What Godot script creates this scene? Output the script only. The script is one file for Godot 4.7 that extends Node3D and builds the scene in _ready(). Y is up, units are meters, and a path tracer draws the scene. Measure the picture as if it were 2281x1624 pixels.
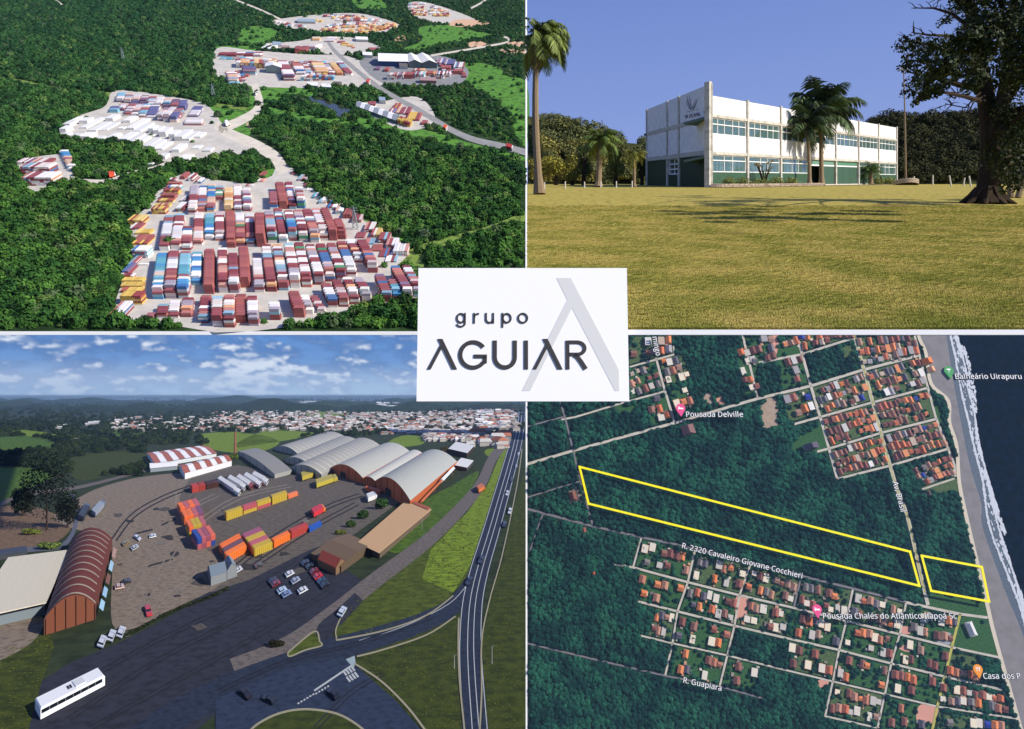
extends Node3D

# One place made of five built things: a forested slope with container yards (upper left), a lawn hill with an office
# building (upper right), a depot valley down to the horizon (lower left), a steep relief map of a coast (lower right)
# and a white signboard that stands where the four meet.

const F := 1742.0     # focal length in the units of the layout (image 2281 x 1624)
const CX := 1140.5
const CY := 880.0     # row of the level horizon

var used := {}
var mats := {}
var texs := {}
var rng := RandomNumberGenerator.new()
var TL: Slope
var TR: Slope
var DP: Slope
var MP: Slope

# offsets and scales of the survey sheets that the layouts below are noted in
const SHEET := {
	0: [0.0, 0.0, 1.0], 1: [0.0, 0.0, 0.2578], 2: [534.6, 0.0, 0.2813], 3: [0.0, 356.4, 0.2578], 4: [534.6, 356.4, 0.2813],
	5: [1167.2, 739.5, 0.2744], 6: [1719.6, 739.5, 0.2743], 7: [1167.2, 1176.0, 0.276], 8: [1719.6, 1176.0, 0.276],
	11: [0.0, 739.5, 0.2743], 12: [570.2, 855.4, 0.2656], 13: [0.0, 1158.3, 0.287], 14: [570.2, 1193.9, 0.2656],
	21: [1167.2, 0.0, 0.2461], 22: [1719.6, 0.0, 0.2461], 23: [1167.2, 338.6, 0.4883], 24: [1390.0, 160.4, 0.2891], 30: [926.7, 588.1, 0.3707],
}


class Slope:   # a plane of ground, tipped about the x axis
	var b: Basis
	var o: Vector3
	var n: Vector3

	func _init(tip: float, origin: Vector3) -> void:
		b = Basis(Vector3.RIGHT, tip)
		o = origin
		n = b.y

	func at(px: float, py: float, h := 0.0) -> Vector3:
		var d := Vector3((px - CX) / F, (CY - py) / F, -1.0)
		return d * ((o.dot(n) + h) / d.dot(n))

	func loc(px: float, py: float, h := 0.0) -> Vector3:
		return b.inverse() * (at(px, py, h) - o)

	func world(p: Vector3) -> Vector3:
		return o + b * p

	func high(px: float, py: float, top: float) -> float:
		var g := at(px, py)
		var k = (CY - top) / F
		return (-k * g.z - g.y) / (n.y + k * n.z)

	func unit(px: float, py: float) -> float:   # metres per layout unit at that spot
		return -at(px, py).z / F

	func frame(p: Vector3, turn := 0.0) -> Transform3D:
		return Transform3D(b * Basis(Vector3.UP, turn), p)


class Mb:      # collects triangles, front faces clockwise
	var v := PackedVector3Array()
	var c := PackedColorArray()
	var t := PackedVector2Array()
	var col := Color.WHITE
	var flat_uv := true

	func paint(k: Color) -> void:
		col = k.srgb_to_linear()

	func tri(a: Vector3, b: Vector3, d: Vector3) -> void:
		v.append(a); v.append(b); v.append(d)
		c.append(col); c.append(col); c.append(col)
		t.append(Vector2(a.x, a.z)); t.append(Vector2(b.x, b.z)); t.append(Vector2(d.x, d.z))

	func quad(a: Vector3, b: Vector3, d: Vector3, e: Vector3) -> void:
		tri(a, b, d)
		tri(a, d, e)

	func hexa(p: Array) -> void:   # 0-3 the lower ring, 4-7 the upper ring, both anticlockwise seen from above
		quad(p[7], p[6], p[5], p[4])
		quad(p[0], p[1], p[2], p[3])
		for i in 4:
			var j := (i + 1) % 4
			quad(p[i], p[i + 4], p[j + 4], p[j])

	func box(m: Vector3, s: Vector3, k := Basis()) -> void:
		var x := k.x * s.x / 2.0
		var y := k.y * s.y / 2.0
		var z = k.z * s.z / 2.0
		hexa([m - x - y + z, m + x - y + z, m + x - y - z, m - x - y - z, m - x + y + z, m + x + y + z, m + x + y - z, m - x + y - z])

	func crate(m: Vector3, s: Vector3, e: float) -> void:   # a box whose upper edges are chamfered
		var x := s.x / 2.0
		var y := s.y / 2.0
		var z = s.z / 2.0
		var lo := []
		var mid = []
		var top = []
		for q in [[-1, 1], [1, 1], [1, -1], [-1, -1]]:
			lo.append(m + Vector3(q[0] * x, -y, q[1] * z))
			mid.append(m + Vector3(q[0] * x, y - e, q[1] * z))
			top.append(m + Vector3(q[0] * (x - e), y, q[1] * (z - e)))
		quad(top[3], top[2], top[1], top[0])
		for i in 4:
			var j := (i + 1) % 4
			quad(lo[i], mid[i], mid[j], lo[j])
			quad(mid[i], top[i], top[j], mid[j])

	func prism(poly: PackedVector2Array, h0: float, h1: float) -> void:
		var p = poly
		if Geometry2D.is_polygon_clockwise(p):
			p = p.duplicate()
			p.reverse()
		var ix := Geometry2D.triangulate_polygon(p)
		for i in range(0, ix.size(), 3):
			tri(Vector3(p[ix[i]].x, h1, p[ix[i]].y), Vector3(p[ix[i + 1]].x, h1, p[ix[i + 1]].y), Vector3(p[ix[i + 2]].x, h1, p[ix[i + 2]].y))
		if h1 > h0:
			for i in p.size():
				var a = p[i]
				var e = p[(i + 1) % p.size()]
				quad(Vector3(a.x, h0, a.y), Vector3(a.x, h1, a.y), Vector3(e.x, h1, e.y), Vector3(e.x, h0, e.y))

	func tube(pts: Array, radii: Array, sides := 7) -> void:
		var rings := []
		for i in pts.size():
			var d: Vector3 = (pts[mini(i + 1, pts.size() - 1)] - pts[maxi(i - 1, 0)]).normalized()
			var x := d.cross(Vector3(0.3, 0.1, 0.95)).normalized()
			if absf(d.z) > 0.9:
				x = d.cross(Vector3.UP).normalized()
			var y := d.cross(x)
			var ring := []
			for k in sides:
				var a = TAU * k / sides
				ring.append(pts[i] + (x * cos(a) + y * sin(a)) * radii[i])
			rings.append(ring)
		for i in pts.size() - 1:
			for k in sides:
				var j := (k + 1) % sides
				quad(rings[i][k], rings[i][j], rings[i + 1][j], rings[i + 1][k])
		for k in range(1, sides - 1):
			tri(rings[-1][0], rings[-1][k], rings[-1][k + 1])
			tri(rings[0][0], rings[0][k + 1], rings[0][k])

	func mesh(m: Material = null) -> ArrayMesh:
		var n := PackedVector3Array()
		n.resize(v.size())
		for i in range(0, v.size(), 3):
			var q = (v[i + 2] - v[i]).cross(v[i + 1] - v[i]).normalized()
			n[i] = q
			n[i + 1] = q
			n[i + 2] = q
		var a = []
		a.resize(Mesh.ARRAY_MAX)
		a[Mesh.ARRAY_VERTEX] = v
		a[Mesh.ARRAY_NORMAL] = n
		a[Mesh.ARRAY_COLOR] = c
		a[Mesh.ARRAY_TEX_UV] = t
		var r := ArrayMesh.new()
		r.add_surface_from_arrays(Mesh.PRIMITIVE_TRIANGLES, a)
		if m:
			r.surface_set_material(0, m)
		return r


func hue(r: float, g: float, b: float) -> Color:
	return Color(r / 255.0, g / 255.0, b / 255.0)


func px(s: int, x: float, y: float) -> Vector2:
	var k = SHEET[s]
	return Vector2(k[0] + k[2] * x, k[1] + k[2] * y)


func path(s: int, pts: Array) -> Array:
	var r := []
	for i in range(0, pts.size(), 2):
		r.append(px(s, pts[i], pts[i + 1]))
	return r


func numbered(called: String) -> String:
	if not used.has(called):
		used[called] = 0
		return called
	used[called] += 1
	return "%s_%03d" % [called, used[called]]


func tag(o: Node, label := "", category := "", group := "", kind := "") -> void:
	if label: o.set_meta("label", label)
	if category: o.set_meta("category", category)
	if group: o.set_meta("group", group)
	if kind: o.set_meta("kind", kind)


func thing(called: String, label: String, category: String, xf: Transform3D, group := "") -> Node3D:
	var o := Node3D.new()
	o.name = numbered(called)
	o.transform = xf
	tag(o, label, category, group)
	add_child(o, true)
	return o


func solo(called: String, label: String, category: String, mesh: Mesh, m: Material, xf: Transform3D, group := "") -> MeshInstance3D:
	var o := MeshInstance3D.new()
	o.name = numbered(called)
	o.mesh = mesh
	if m: o.material_override = m
	o.transform = xf
	tag(o, label, category, group)
	add_child(o, true)
	return o


func part(called: String, mesh: Mesh, m: Material, parent: Node3D, xf := Transform3D()) -> MeshInstance3D:
	var o := MeshInstance3D.new()
	var key := "%d/%s" % [parent.get_instance_id(), called]
	if used.has(key):
		used[key] += 1
		o.name = "%s_%03d" % [called, used[key]]
	else:
		used[key] = 0
		o.name = called
	o.mesh = mesh
	if m: o.material_override = m
	o.transform = xf
	parent.add_child(o, true)
	return o


func setting(called: String, mesh: Mesh, m: Material, xf := Transform3D(), kind := "structure", label := "") -> MeshInstance3D:
	var o := MeshInstance3D.new()
	o.name = numbered(called)
	o.mesh = mesh
	if m: o.material_override = m
	o.transform = xf
	tag(o, label, "", "", kind)
	add_child(o, true)
	return o


func grain(key: String, freq: float, oct: int, stops: Array, size := 512, kind := FastNoiseLite.TYPE_SIMPLEX_SMOOTH) -> NoiseTexture2D:
	if texs.has(key):
		return texs[key]
	var n := FastNoiseLite.new()
	n.seed = hash(key) % 1000
	n.noise_type = kind
	n.frequency = freq
	n.fractal_octaves = oct
	n.fractal_gain = 0.6
	var g := Gradient.new()
	g.offsets = PackedFloat32Array()
	g.colors = PackedColorArray()
	for i in stops.size():
		g.add_point(0.22 + 0.56 * i / maxf(stops.size() - 1.0, 1.0), stops[i])
	var t := NoiseTexture2D.new()
	t.width = size
	t.height = size
	t.seamless = true
	t.noise = n
	t.color_ramp = g
	texs[key] = t
	return t


func mat(key: String, k: Color, rough := 0.9, tex: Texture2D = null, scale := 1.0, tri := false, spec := 0.3) -> StandardMaterial3D:
	if mats.has(key):
		return mats[key]
	var m := StandardMaterial3D.new()
	m.resource_name = key
	m.albedo_color = k
	m.roughness = rough
	m.metallic_specular = spec
	if tex:
		m.albedo_texture = tex
		m.uv1_scale = Vector3.ONE * scale
		m.uv1_triplanar = tri
	mats[key] = m
	return m


func tint(key: String, rough := 0.9, back := 0.0) -> StandardMaterial3D:   # takes its colour from the vertices or copies
	if mats.has(key):
		return mats[key]
	var m := StandardMaterial3D.new()
	m.resource_name = key
	m.vertex_color_use_as_albedo = true
	m.roughness = rough
	m.metallic_specular = 0.25
	if back > 0.0:
		m.backlight_enabled = true
		m.backlight = Color(back, back, back * 0.5)
	mats[key] = m
	return m


func paint(k: Color, rough := 0.6) -> StandardMaterial3D:
	return mat("paint_%s_%.2f" % [k.to_html(false), rough], k, rough)


func curve(pts: Array, closed := false, each := 5) -> Array:   # smooth line through the points
	var r := []
	var n := pts.size()
	var last := n if closed else n - 1
	for i in last:
		var p0: Vector2 = pts[(i - 1 + n) % n] if closed else pts[maxi(i - 1, 0)]
		var p1: Vector2 = pts[i]
		var p2: Vector2 = pts[(i + 1) % n]
		var p3: Vector2 = pts[(i + 2) % n] if closed else pts[mini(i + 2, n - 1)]
		for k in each:
			r.append(p1.cubic_interpolate(p2, p0, p3, float(k) / each))
	if not closed:
		r.append(pts[-1])
	return r


func sheet_mesh(P: Slope, pts: Array, lift: float) -> Mb:
	var poly := PackedVector2Array()
	for p in pts:
		var l = P.loc(p.x, p.y)
		poly.append(Vector2(l.x, l.z))
	var m := Mb.new()
	m.prism(poly, lift, lift)
	return m


func sheet(called: String, P: Slope, pts: Array, lift: float, m: Material, smooth := true) -> void:
	setting(called, sheet_mesh(P, curve(pts, true) if smooth else pts, lift).mesh(), m, Transform3D(P.b, P.o))


func ribbon_poly(pts: Array, w0: float, w1: float, closed_end := true) -> Array:
	var a = []
	var z = []
	for i in pts.size():
		var d: Vector2 = (pts[mini(i + 1, pts.size() - 1)] - pts[maxi(i - 1, 0)]).normalized()
		var s = Vector2(-d.y, d.x) * lerpf(w0, w1, float(i) / maxf(pts.size() - 1.0, 1.0)) / 2.0
		a.append(pts[i] + s)
		z.push_front(pts[i] - s)
	return a + z


func ribbon_mesh(P: Slope, pts: Array, w0: float, w1: float, lift: float) -> Mb:
	var m := Mb.new()
	var q = ribbon_poly(pts, w0, w1)
	var n := pts.size()
	for i in n - 1:
		var c := [q[i], q[i + 1], q[2 * n - 2 - i], q[2 * n - 1 - i]]
		var l = []
		for p in c:
			var k = P.loc(p.x, p.y)
			l.append(Vector3(k.x, lift, k.z))
		m.quad(l[0], l[3], l[2], l[1])
	return m


func ribbon(called: String, P: Slope, pts: Array, w0: float, w1: float, lift: float, m: Material, smooth := true) -> void:
	var c := curve(pts) if smooth and pts.size() > 2 else pts
	setting(called, ribbon_mesh(P, c, w0, w1, lift).mesh(), m, Transform3D(P.b, P.o))


func inside(p: Vector2, polys: Array) -> bool:
	for q in polys:
		if Geometry2D.is_point_in_polygon(p, q):
			return true
	return false


func packed(pts: Array) -> PackedVector2Array:
	return PackedVector2Array(pts)


func crown_mesh(quads: int, leaf: float, sd: int, low := -0.25, lump := 0.25) -> ArrayMesh:   # leaf clumps over an uneven dome of radius 1
	var r := RandomNumberGenerator.new()
	r.seed = sd
	var n := FastNoiseLite.new()
	n.seed = sd
	n.frequency = 1.3
	var m := Mb.new()
	m.col = Color.WHITE
	for i in quads:
		var y := r.randf_range(low, 1.0)
		var a = r.randf() * TAU
		var s = sqrt(maxf(0.0, 1.0 - y * y))
		var d := Vector3(cos(a) * s, y, sin(a) * s)
		var far := (1.0 + lump * 2.0 * n.get_noise_3dv(d * 1.6)) * r.randf_range(0.72, 1.02)
		var up := (d + Vector3(r.randf_range(-1, 1), r.randf_range(-0.6, 1.1), r.randf_range(-1, 1)) * 0.75).normalized()
		var x := up.cross(Vector3(r.randf_range(-1, 1), r.randf_range(-1, 1), r.randf_range(-1, 1))).normalized()
		var z = x.cross(up)
		var e = leaf * r.randf_range(0.6, 1.25)
		var q = d * far
		var g := r.randf_range(0.75, 1.2)
		m.col = Color(g, g, g)
		m.quad(q - x * e, q - z * e * 0.7 + up * e * 0.2, q + x * e, q + z * e * 0.7 + up * e * 0.2)
	return m.mesh()


func many(called: String, mesh: Mesh, m: Material, where: Array, tones: Array, label := "") -> MultiMeshInstance3D:
	var mm := MultiMesh.new()
	mm.transform_format = MultiMesh.TRANSFORM_3D
	mm.use_colors = true
	mm.mesh = mesh
	mm.instance_count = where.size()
	for i in where.size():
		mm.set_instance_transform(i, where[i])
		mm.set_instance_color(i, tones[i])
	var o := MultiMeshInstance3D.new()
	o.name = numbered(called)
	o.multimesh = mm
	o.material_override = m
	tag(o, label, "", "", "stuff")
	add_child(o, true)
	return o


func ordinal(i: int) -> String:
	var w = ["first", "second", "third", "fourth", "fifth", "sixth", "seventh", "eighth", "ninth", "tenth", "eleventh", "twelfth", "thirteenth", "fourteenth", "fifteenth", "sixteenth", "seventeenth", "eighteenth", "nineteenth", "twentieth", "twenty-first", "twenty-second", "twenty-third", "twenty-fourth"]
	return w[i] if i < w.size() else "%dth" % (i + 1)


func rot_px(P: Slope, x: float, y: float, x2: float, y2: float) -> float:   # turn about the ground's normal that sends +x from the first spot to the second
	var d := P.loc(x2, y2) - P.loc(x, y)
	return atan2(-d.z, d.x)


func _ready() -> void:
	rng.seed = 11
	view_and_light()
	TL = Slope.new(atan((CY + 200.0) / F), Vector3((0.0 - CX) / F, (CY - 738.0) / F, -1.0) * 167.0)
	TR = Slope.new(atan((CY - 375.0) / F), Vector3(0.0, (CY - 735.0) / F, -1.0) * 8.0)
	DP = Slope.new(atan(2.0 / F), Vector3(0, -133.0, 0))
	MP = Slope.new(deg_to_rad(69.6), Vector3((1727.0 - CX) / F, (CY - 1185.0) / F, -1.0) * 2170.0)
	slope_ground()
	lawn_ground()
	depot_ground()
	map_ground()
	office_building()
	slope_containers()
	depot_buildings()
	map_houses()
	signboard()
	lawn_plants()
	depot_vehicles()
	map_writing()
	forests()


func view_and_light() -> void:
	var cam := Camera3D.new()
	cam.name = "camera"
	cam.keep_aspect = Camera3D.KEEP_HEIGHT
	cam.set_frustum(0.1 * 1624.0 / F, Vector2(0.0, 0.1 * (CY - 812.0) / F), 0.1, 60000.0)
	add_child(cam)
	cam.current = true
	var env := Environment.new()
	env.background_mode = Environment.BG_SKY
	env.tonemap_mode = Environment.TONE_MAPPER_LINEAR
	env.tonemap_exposure = EXPOSURE
	env.sdfgi_enabled = true
	env.ssao_enabled = true
	env.ssil_enabled = true
	env.fog_enabled = FOG > 0.0
	env.fog_density = FOG
	env.fog_light_color = hue(150, 185, 225)
	var pan := PanoramaSkyMaterial.new()
	pan.panorama = ImageTexture.create_from_image(sky_picture())
	var sky := Sky.new()
	sky.sky_material = pan
	env.sky = sky
	env.background_energy_multiplier = 1.0
	var we := WorldEnvironment.new()
	we.name = "world_environment"
	we.environment = env
	add_child(we)
	var sun := DirectionalLight3D.new()
	sun.name = "sun"
	sun.light_energy = SUN
	sun.light_color = Color(1.0, 0.965, 0.91)
	sun.light_angular_distance = 0.5
	sun.shadow_enabled = true
	add_child(sun)
	sun.look_at_from_position(Vector3(0.76, 0.51, 0.41) * 10.0, Vector3.ZERO)


const EXPOSURE := 1.15
const SUN := 1.6
const FOG := 0.000028


func sky_picture() -> Image:
	var w = 4096
	var h = 2048
	var im := Image.create(w, h, false, Image.FORMAT_RGBF)
	var low := hue(176, 205, 228).srgb_to_linear()
	var mid = hue(140, 160, 214).srgb_to_linear()
	var top = hue(98, 124, 190).srgb_to_linear()
	var zen = hue(56, 80, 146).srgb_to_linear()
	var n := FastNoiseLite.new()
	n.seed = 5
	n.frequency = 1.0
	n.fractal_octaves = 6
	n.fractal_gain = 0.55
	var big := FastNoiseLite.new()
	big.seed = 21
	big.frequency = 0.45
	big.fractal_octaves = 3
	for y in h:
		var el = 90.0 - (y + 0.5) * 180.0 / h
		var k: Color
		if el < 0.0:
			k = low.lerp(hue(64, 74, 72).srgb_to_linear(), clampf(-el / 8.0, 0.0, 1.0))
		elif el < 12.0:
			k = low.lerp(mid, smoothstep(0.0, 9.0, el))
		elif el < 30.0:
			k = mid.lerp(top, (el - 12.0) / 18.0)
		else:
			k = top.lerp(zen, clampf((el - 30.0) / 50.0, 0.0, 1.0))
		im.fill_rect(Rect2i(0, y, w, 1), k)
		if el > -0.6 and el < 9.0:
			var blue = hue(58, 122, 196).srgb_to_linear()
			var fade := 1.0 - smoothstep(6.0, 9.0, el)
			for x in w:
				var az = x * 360.0 / w
				# a strip of broken fair-weather clouds low over the horizon, joined at its two ends
				var s = el + 1.5
				var p = Vector3(cos(deg_to_rad(az)) * 57.3 * 0.3, el * 0.85, sin(deg_to_rad(az)) * 57.3 * 0.3)
				var body := n.get_noise_3dv(p * 0.8) + 0.6 * big.get_noise_3dv(p * 0.7)
				var puff := n.get_noise_3dv(p * 2.2 + Vector3(9, 3, 1))
				var base := k.lerp(blue, smoothstep(0.5, 2.6, el) * 0.85 * fade)
				var cover = smoothstep(-0.02, 0.36, body + 0.35 * puff + 0.46 - 0.02 * el)
				var bright = smoothstep(-0.02, 0.5, body * 0.8 + 0.9 * puff)
				bright = minf(bright + 0.35 * exp(-pow((el - 0.9) / 0.8, 2.0)), 1.0)
				bright *= 1.0 - 0.85 * smoothstep(1.8, 3.4, el) * smoothstep(-0.25, 0.15, big.get_noise_3dv(p * 1.3 + Vector3(3, 8, 5)))
				var shade = hue(64, 110, 172).srgb_to_linear().lerp(hue(244, 248, 252).srgb_to_linear(), bright)
				var veil := 0.7 * exp(-maxf(el, 0.0) * 0.9)
				var c := base.lerp(shade, cover * 0.92 * fade).lerp(hue(196, 220, 236).srgb_to_linear(), veil * fade)
				im.set_pixel(x, y, c)
	return im


# ------------------------------------------------------------------ upper left: container yards in the forest
var tl_fields := []
var tl_clear := []       # polygons without trees
var yard_count := 0
var rest := Mb.new()

func slope_ground() -> void:
	var floor_m := mat("forest_floor", hue(52, 78, 40), 0.95, grain("floor", 0.012, 4, [Color(0.6, 0.65, 0.55), Color(1, 1, 1)]), 0.02)
	var far_left := -260.0
	sheet("forest_ground", TL, [Vector2(far_left, 738), Vector2(1171, 738), Vector2(1171, -70), Vector2(far_left, -70)], 0.0, floor_m, false)
	# white edging along the front and the right-hand side of the slope
	var white := mat("edging", hue(250, 250, 250), 0.6)
	var e = Mb.new()
	var q = []
	for p in [Vector2(far_left, 738), Vector2(1171, 738)]:
		q.append(TL.at(p.x, p.y, 0.05))
	var drop := 167.0 * 8.0 / F
	e.hexa([q[0] + Vector3(0, -drop, 0), q[1] + Vector3(0, -drop, 0), q[1] + Vector3(0, -drop, -0.6), q[0] + Vector3(0, -drop, -0.6), q[0], q[1], q[1] + Vector3(0, 0, -0.6), q[0] + Vector3(0, 0, -0.6)])
	setting("slope_edging", e.mesh(), white)
	var s = Mb.new()
	var w = []
	for p in [Vector2(1170.6, 738), Vector2(1174, 738), Vector2(1174, -70), Vector2(1170.6, -70)]:
		w.append(TL.at(p.x, p.y, -0.3))
	for p in [Vector2(1170.6, 738), Vector2(1174, 738), Vector2(1174, -70), Vector2(1170.6, -70)]:
		w.append(TL.at(p.x, p.y, 0.12))
	s.hexa(w)
	setting("slope_edging", s.mesh(), white)
	var con := mat("yard_concrete", hue(200, 195, 187), 0.9, grain("concrete", 0.01, 5, [Color(0.92, 0.92, 0.91), Color(0.97, 0.97, 0.96), Color(1, 1, 1)]), 0.03)
	var yards := [
		path(0, [383, 396, 420, 384, 470, 400, 560, 410, 606, 392, 618, 366, 648, 370, 690, 418, 760, 466, 812, 492, 862, 520, 906, 547, 913, 566, 884, 592, 935, 640, 960, 690, 925, 676, 850, 676, 742, 704, 690, 722, 565, 738, 480, 741, 382, 724, 330, 716, 250, 720, 258, 668, 282, 600, 294, 545, 290, 492, 328, 462, 350, 428]),
		path(0, [128, 300, 166, 262, 232, 238, 250, 205, 300, 203, 420, 222, 462, 236, 486, 262, 498, 284, 520, 300, 572, 326, 540, 342, 470, 352, 420, 362, 366, 360, 340, 336, 268, 314, 206, 316, 140, 306]),
		path(0, [34, 366, 66, 352, 126, 344, 162, 346, 170, 376, 152, 402, 96, 428, 66, 436, 50, 404]),
		path(0, [482, 108, 560, 112, 640, 118, 700, 122, 770, 124, 826, 150, 850, 190, 690, 196, 540, 190, 480, 168]),
		path(0, [586, 98, 660, 92, 720, 82, 790, 84, 846, 104, 836, 116, 760, 122, 690, 116, 640, 112]),
		path(0, [604, 48, 690, 34, 800, 30, 884, 52, 880, 66, 820, 78, 740, 74, 650, 66]),
		path(0, [908, 10, 940, 4, 1000, 20, 1064, 46, 1050, 58, 1000, 54, 930, 40]),
		path(0, [790, 232, 850, 226, 930, 216, 968, 256, 952, 282, 906, 290, 850, 270]),
	]
	var soft := [0, 1, 2, 3, 4, 5, 6, 7]
	for i in yards.size():
		sheet("container_yard_ground", TL, yards[i], 0.03, con, i > 0)
		tl_clear.append(packed(curve(yards[i], true, 4) if i > 0 else yards[i]))
	var dark := mat("yard_asphalt", hue(140, 142, 144), 0.9, grain("concrete", 0.01, 5, []), 0.03)
	var asph := path(0, [800, 136, 860, 124, 980, 124, 1040, 152, 1036, 178, 1000, 192, 930, 190, 850, 184])
	sheet("asphalt_yard_ground", TL, asph, 0.035, dark)
	tl_clear.append(packed(curve(asph, true, 4)))
	# roads
	var dirt := mat("pale_road", hue(214, 206, 192), 0.95, grain("concrete", 0.01, 5, []), 0.03)
	var tar := mat("slope_road", hue(150, 150, 150), 0.9, grain("concrete", 0.01, 5, []), 0.03)
	var roads := [
		[[632, 385, 612, 350, 566, 322, 520, 302, 496, 288, 530, 272, 566, 252, 578, 232, 572, 204, 566, 186], 26.0, 15.0, dirt],
		[[480, 278, 500, 288], 20.0, 20.0, dirt],
		[[176, 402, 236, 404, 286, 388, 352, 372, 412, 346, 440, 340], 8.0, 8.0, dirt],
		[[150, 392, 176, 402], 12.0, 8.0, dirt],
		[[1180, 342, 1120, 326, 1058, 312, 1010, 292, 970, 268, 930, 244, 886, 220, 846, 196, 808, 168, 770, 136, 744, 112, 730, 92], 14.0, 7.0, tar],
		[[960, 124, 1020, 114, 1080, 104, 1130, 94, 1132, 86, 1122, 82], 4.0, 4.0, dirt],
		[[1046, 20, 1076, 4, 1090, -10], 4.0, 3.0, dirt],
		[[664, 66, 630, 46, 580, 22, 520, -2, 500, -12], 4.0, 3.0, dirt],
		[[140, 12, 120, -4], 3.0, 3.0, dirt],
	]
	for r in roads:
		var c := curve(path(0, r[0]))
		ribbon("road", TL, path(0, r[0]), r[1], r[2], 0.06, r[3])
		tl_clear.append(packed(ribbon_poly(c, r[1] * 1.5 + 4.0, r[2] * 1.7 + 3.0)))
	# bright clearings
	var lush := mat("lush_grass", hue(96, 142, 62), 0.95, grain("lush", 0.02, 5, [Color(0.6, 0.66, 0.6), Color(0.95, 1, 0.95), Color(0.9, 0.95, 0.7)]), 0.02)
	var dry := mat("rough_grass", hue(128, 146, 76), 0.95, grain("lush", 0.02, 5, []), 0.04)
	var fields := [
		[[456, 238, 520, 244, 564, 250, 560, 266, 520, 280, 490, 284, 470, 268], lush],
		[[556, 190, 566, 194, 574, 238, 548, 246, 556, 220], lush],
		[[580, 194, 650, 190, 690, 200, 700, 216, 640, 218, 604, 228, 586, 232], lush],
		[[580, 236, 640, 246, 720, 262, 770, 264, 830, 262, 880, 282, 950, 290, 1040, 316, 1120, 338, 1175, 352, 1175, 360, 1060, 338, 940, 308, 820, 290, 720, 276, 620, 262], lush],
		[[508, 286, 540, 274, 560, 262, 570, 270, 556, 300, 540, 304], lush],
		[[470, 108, 500, 102, 590, 104, 640, 112, 560, 112], lush],
		[[530, 92, 540, 64, 580, 58, 618, 70, 610, 88, 570, 100], lush],
		[[650, 132, 700, 124, 760, 126, 740, 136], lush],
		[[780, 0, 850, 0, 860, 20, 810, 22], lush],
		[[932, 62, 1000, 56, 1060, 70, 1100, 78, 1020, 92, 960, 104, 930, 112, 900, 108, 940, 90], lush],
		[[1020, 150, 1060, 140, 1110, 150, 1130, 170, 1175, 190, 1175, 320, 1150, 300, 1130, 250, 1090, 212, 1050, 190], lush],
		[[900, 572, 930, 548, 1020, 522, 1100, 500, 1175, 470, 1175, 490, 1080, 524, 1000, 548, 960, 560, 950, 590, 990, 600, 925, 604, 890, 590], dry],
		[[586, 382, 610, 376, 616, 390, 596, 398], lush],
		[[810, 490, 840, 500, 900, 534, 912, 548, 880, 530], lush],
		[[0, 172, 60, 180, 150, 198, 250, 206, 330, 216, 500, 232, 560, 242, 560, 247, 480, 238, 320, 222, 200, 208, 90, 192, 0, 179], dry],
	]
	for f in fields:
		var pts := path(0, f[0])
		sheet("grass_clearing", TL, pts, 0.02, f[1])
		tl_fields.append(packed(curve(pts, true, 4)))
	var scrape := mat("bare_earth", hue(206, 170, 140), 0.95)
	for f in [[548, 276, 566, 274, 578, 290, 560, 288], [1016, 44, 1060, 44, 1090, 52, 1040, 60, 1000, 56], [872, 80, 910, 80, 900, 90, 876, 90]]:
		sheet("bare_earth", TL, path(0, f), 0.045, scrape)
	for i in 9:
		var x := 1036.0 + 15.0 * i
		var pts := [Vector2(x, 98), Vector2(x + 20, 92), Vector2(x + 34, 98), Vector2(x + 14, 106)]
		if absf(pts[0].y + 4 - (112 - (x - 1030) * 0.17)) > 5.0:
			sheet("bare_earth", TL, pts, 0.046, scrape, false)
			tl_clear.append(packed(pts))
	for i in 5:
		var pts := [Vector2(1112 + 13 * i, 112), Vector2(1120 + 13 * i, 108), Vector2(1140 + 13 * i, 116), Vector2(1130 + 13 * i, 120)]
		sheet("bare_earth", TL, pts, 0.047, scrape, false)
	var pond := path(2, [540, 765, 610, 775, 690, 790, 760, 825, 850, 855, 880, 885, 830, 915, 780, 920, 740, 885, 690, 845, 620, 815, 560, 795])
	sheet("pond_water", TL, pond, 0.05, mat("pond", hue(58, 66, 52), 0.08, null, 1.0, false, 0.5))
	tl_clear.append(packed(curve(pond, true, 4)))
	var bank := []
	for p in pond: bank.append(p + Vector2(0, 7))
	tl_clear.append(packed(bank))


const MIX := [[236, 234, 232], [226, 226, 226], [138, 70, 76], [152, 88, 94], [158, 92, 96], [140, 74, 82], [232, 228, 230], [190, 124, 116], [140, 172, 190], [84, 118, 166], [170, 160, 172], [236, 232, 228], [156, 94, 98], [142, 80, 86], [226, 216, 212], [150, 86, 92], [206, 186, 186]]
const RED := [[160, 94, 94], [166, 98, 96], [152, 88, 90], [172, 102, 96]]
const SEA := [[84, 146, 196], [140, 188, 206], [160, 100, 106], [240, 238, 236], [100, 164, 182], [218, 184, 160], [74, 124, 182], [166, 106, 110], [240, 238, 236], [190, 190, 196]]
const YEL := [[222, 190, 104], [214, 180, 96], [204, 172, 92], [150, 76, 76], [226, 200, 130], [168, 96, 84]]
const SNOW := [[228, 228, 226], [220, 221, 220], [234, 234, 232]]
const MUTED := [[150, 128, 140], [228, 222, 222], [124, 100, 124], [160, 100, 104], [130, 180, 204], [212, 206, 212], [104, 106, 148], [220, 190, 180]]
const ORANGE := [[222, 176, 130], [232, 196, 150], [206, 150, 104], [236, 226, 214], [170, 96, 90], [214, 186, 120]]
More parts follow.
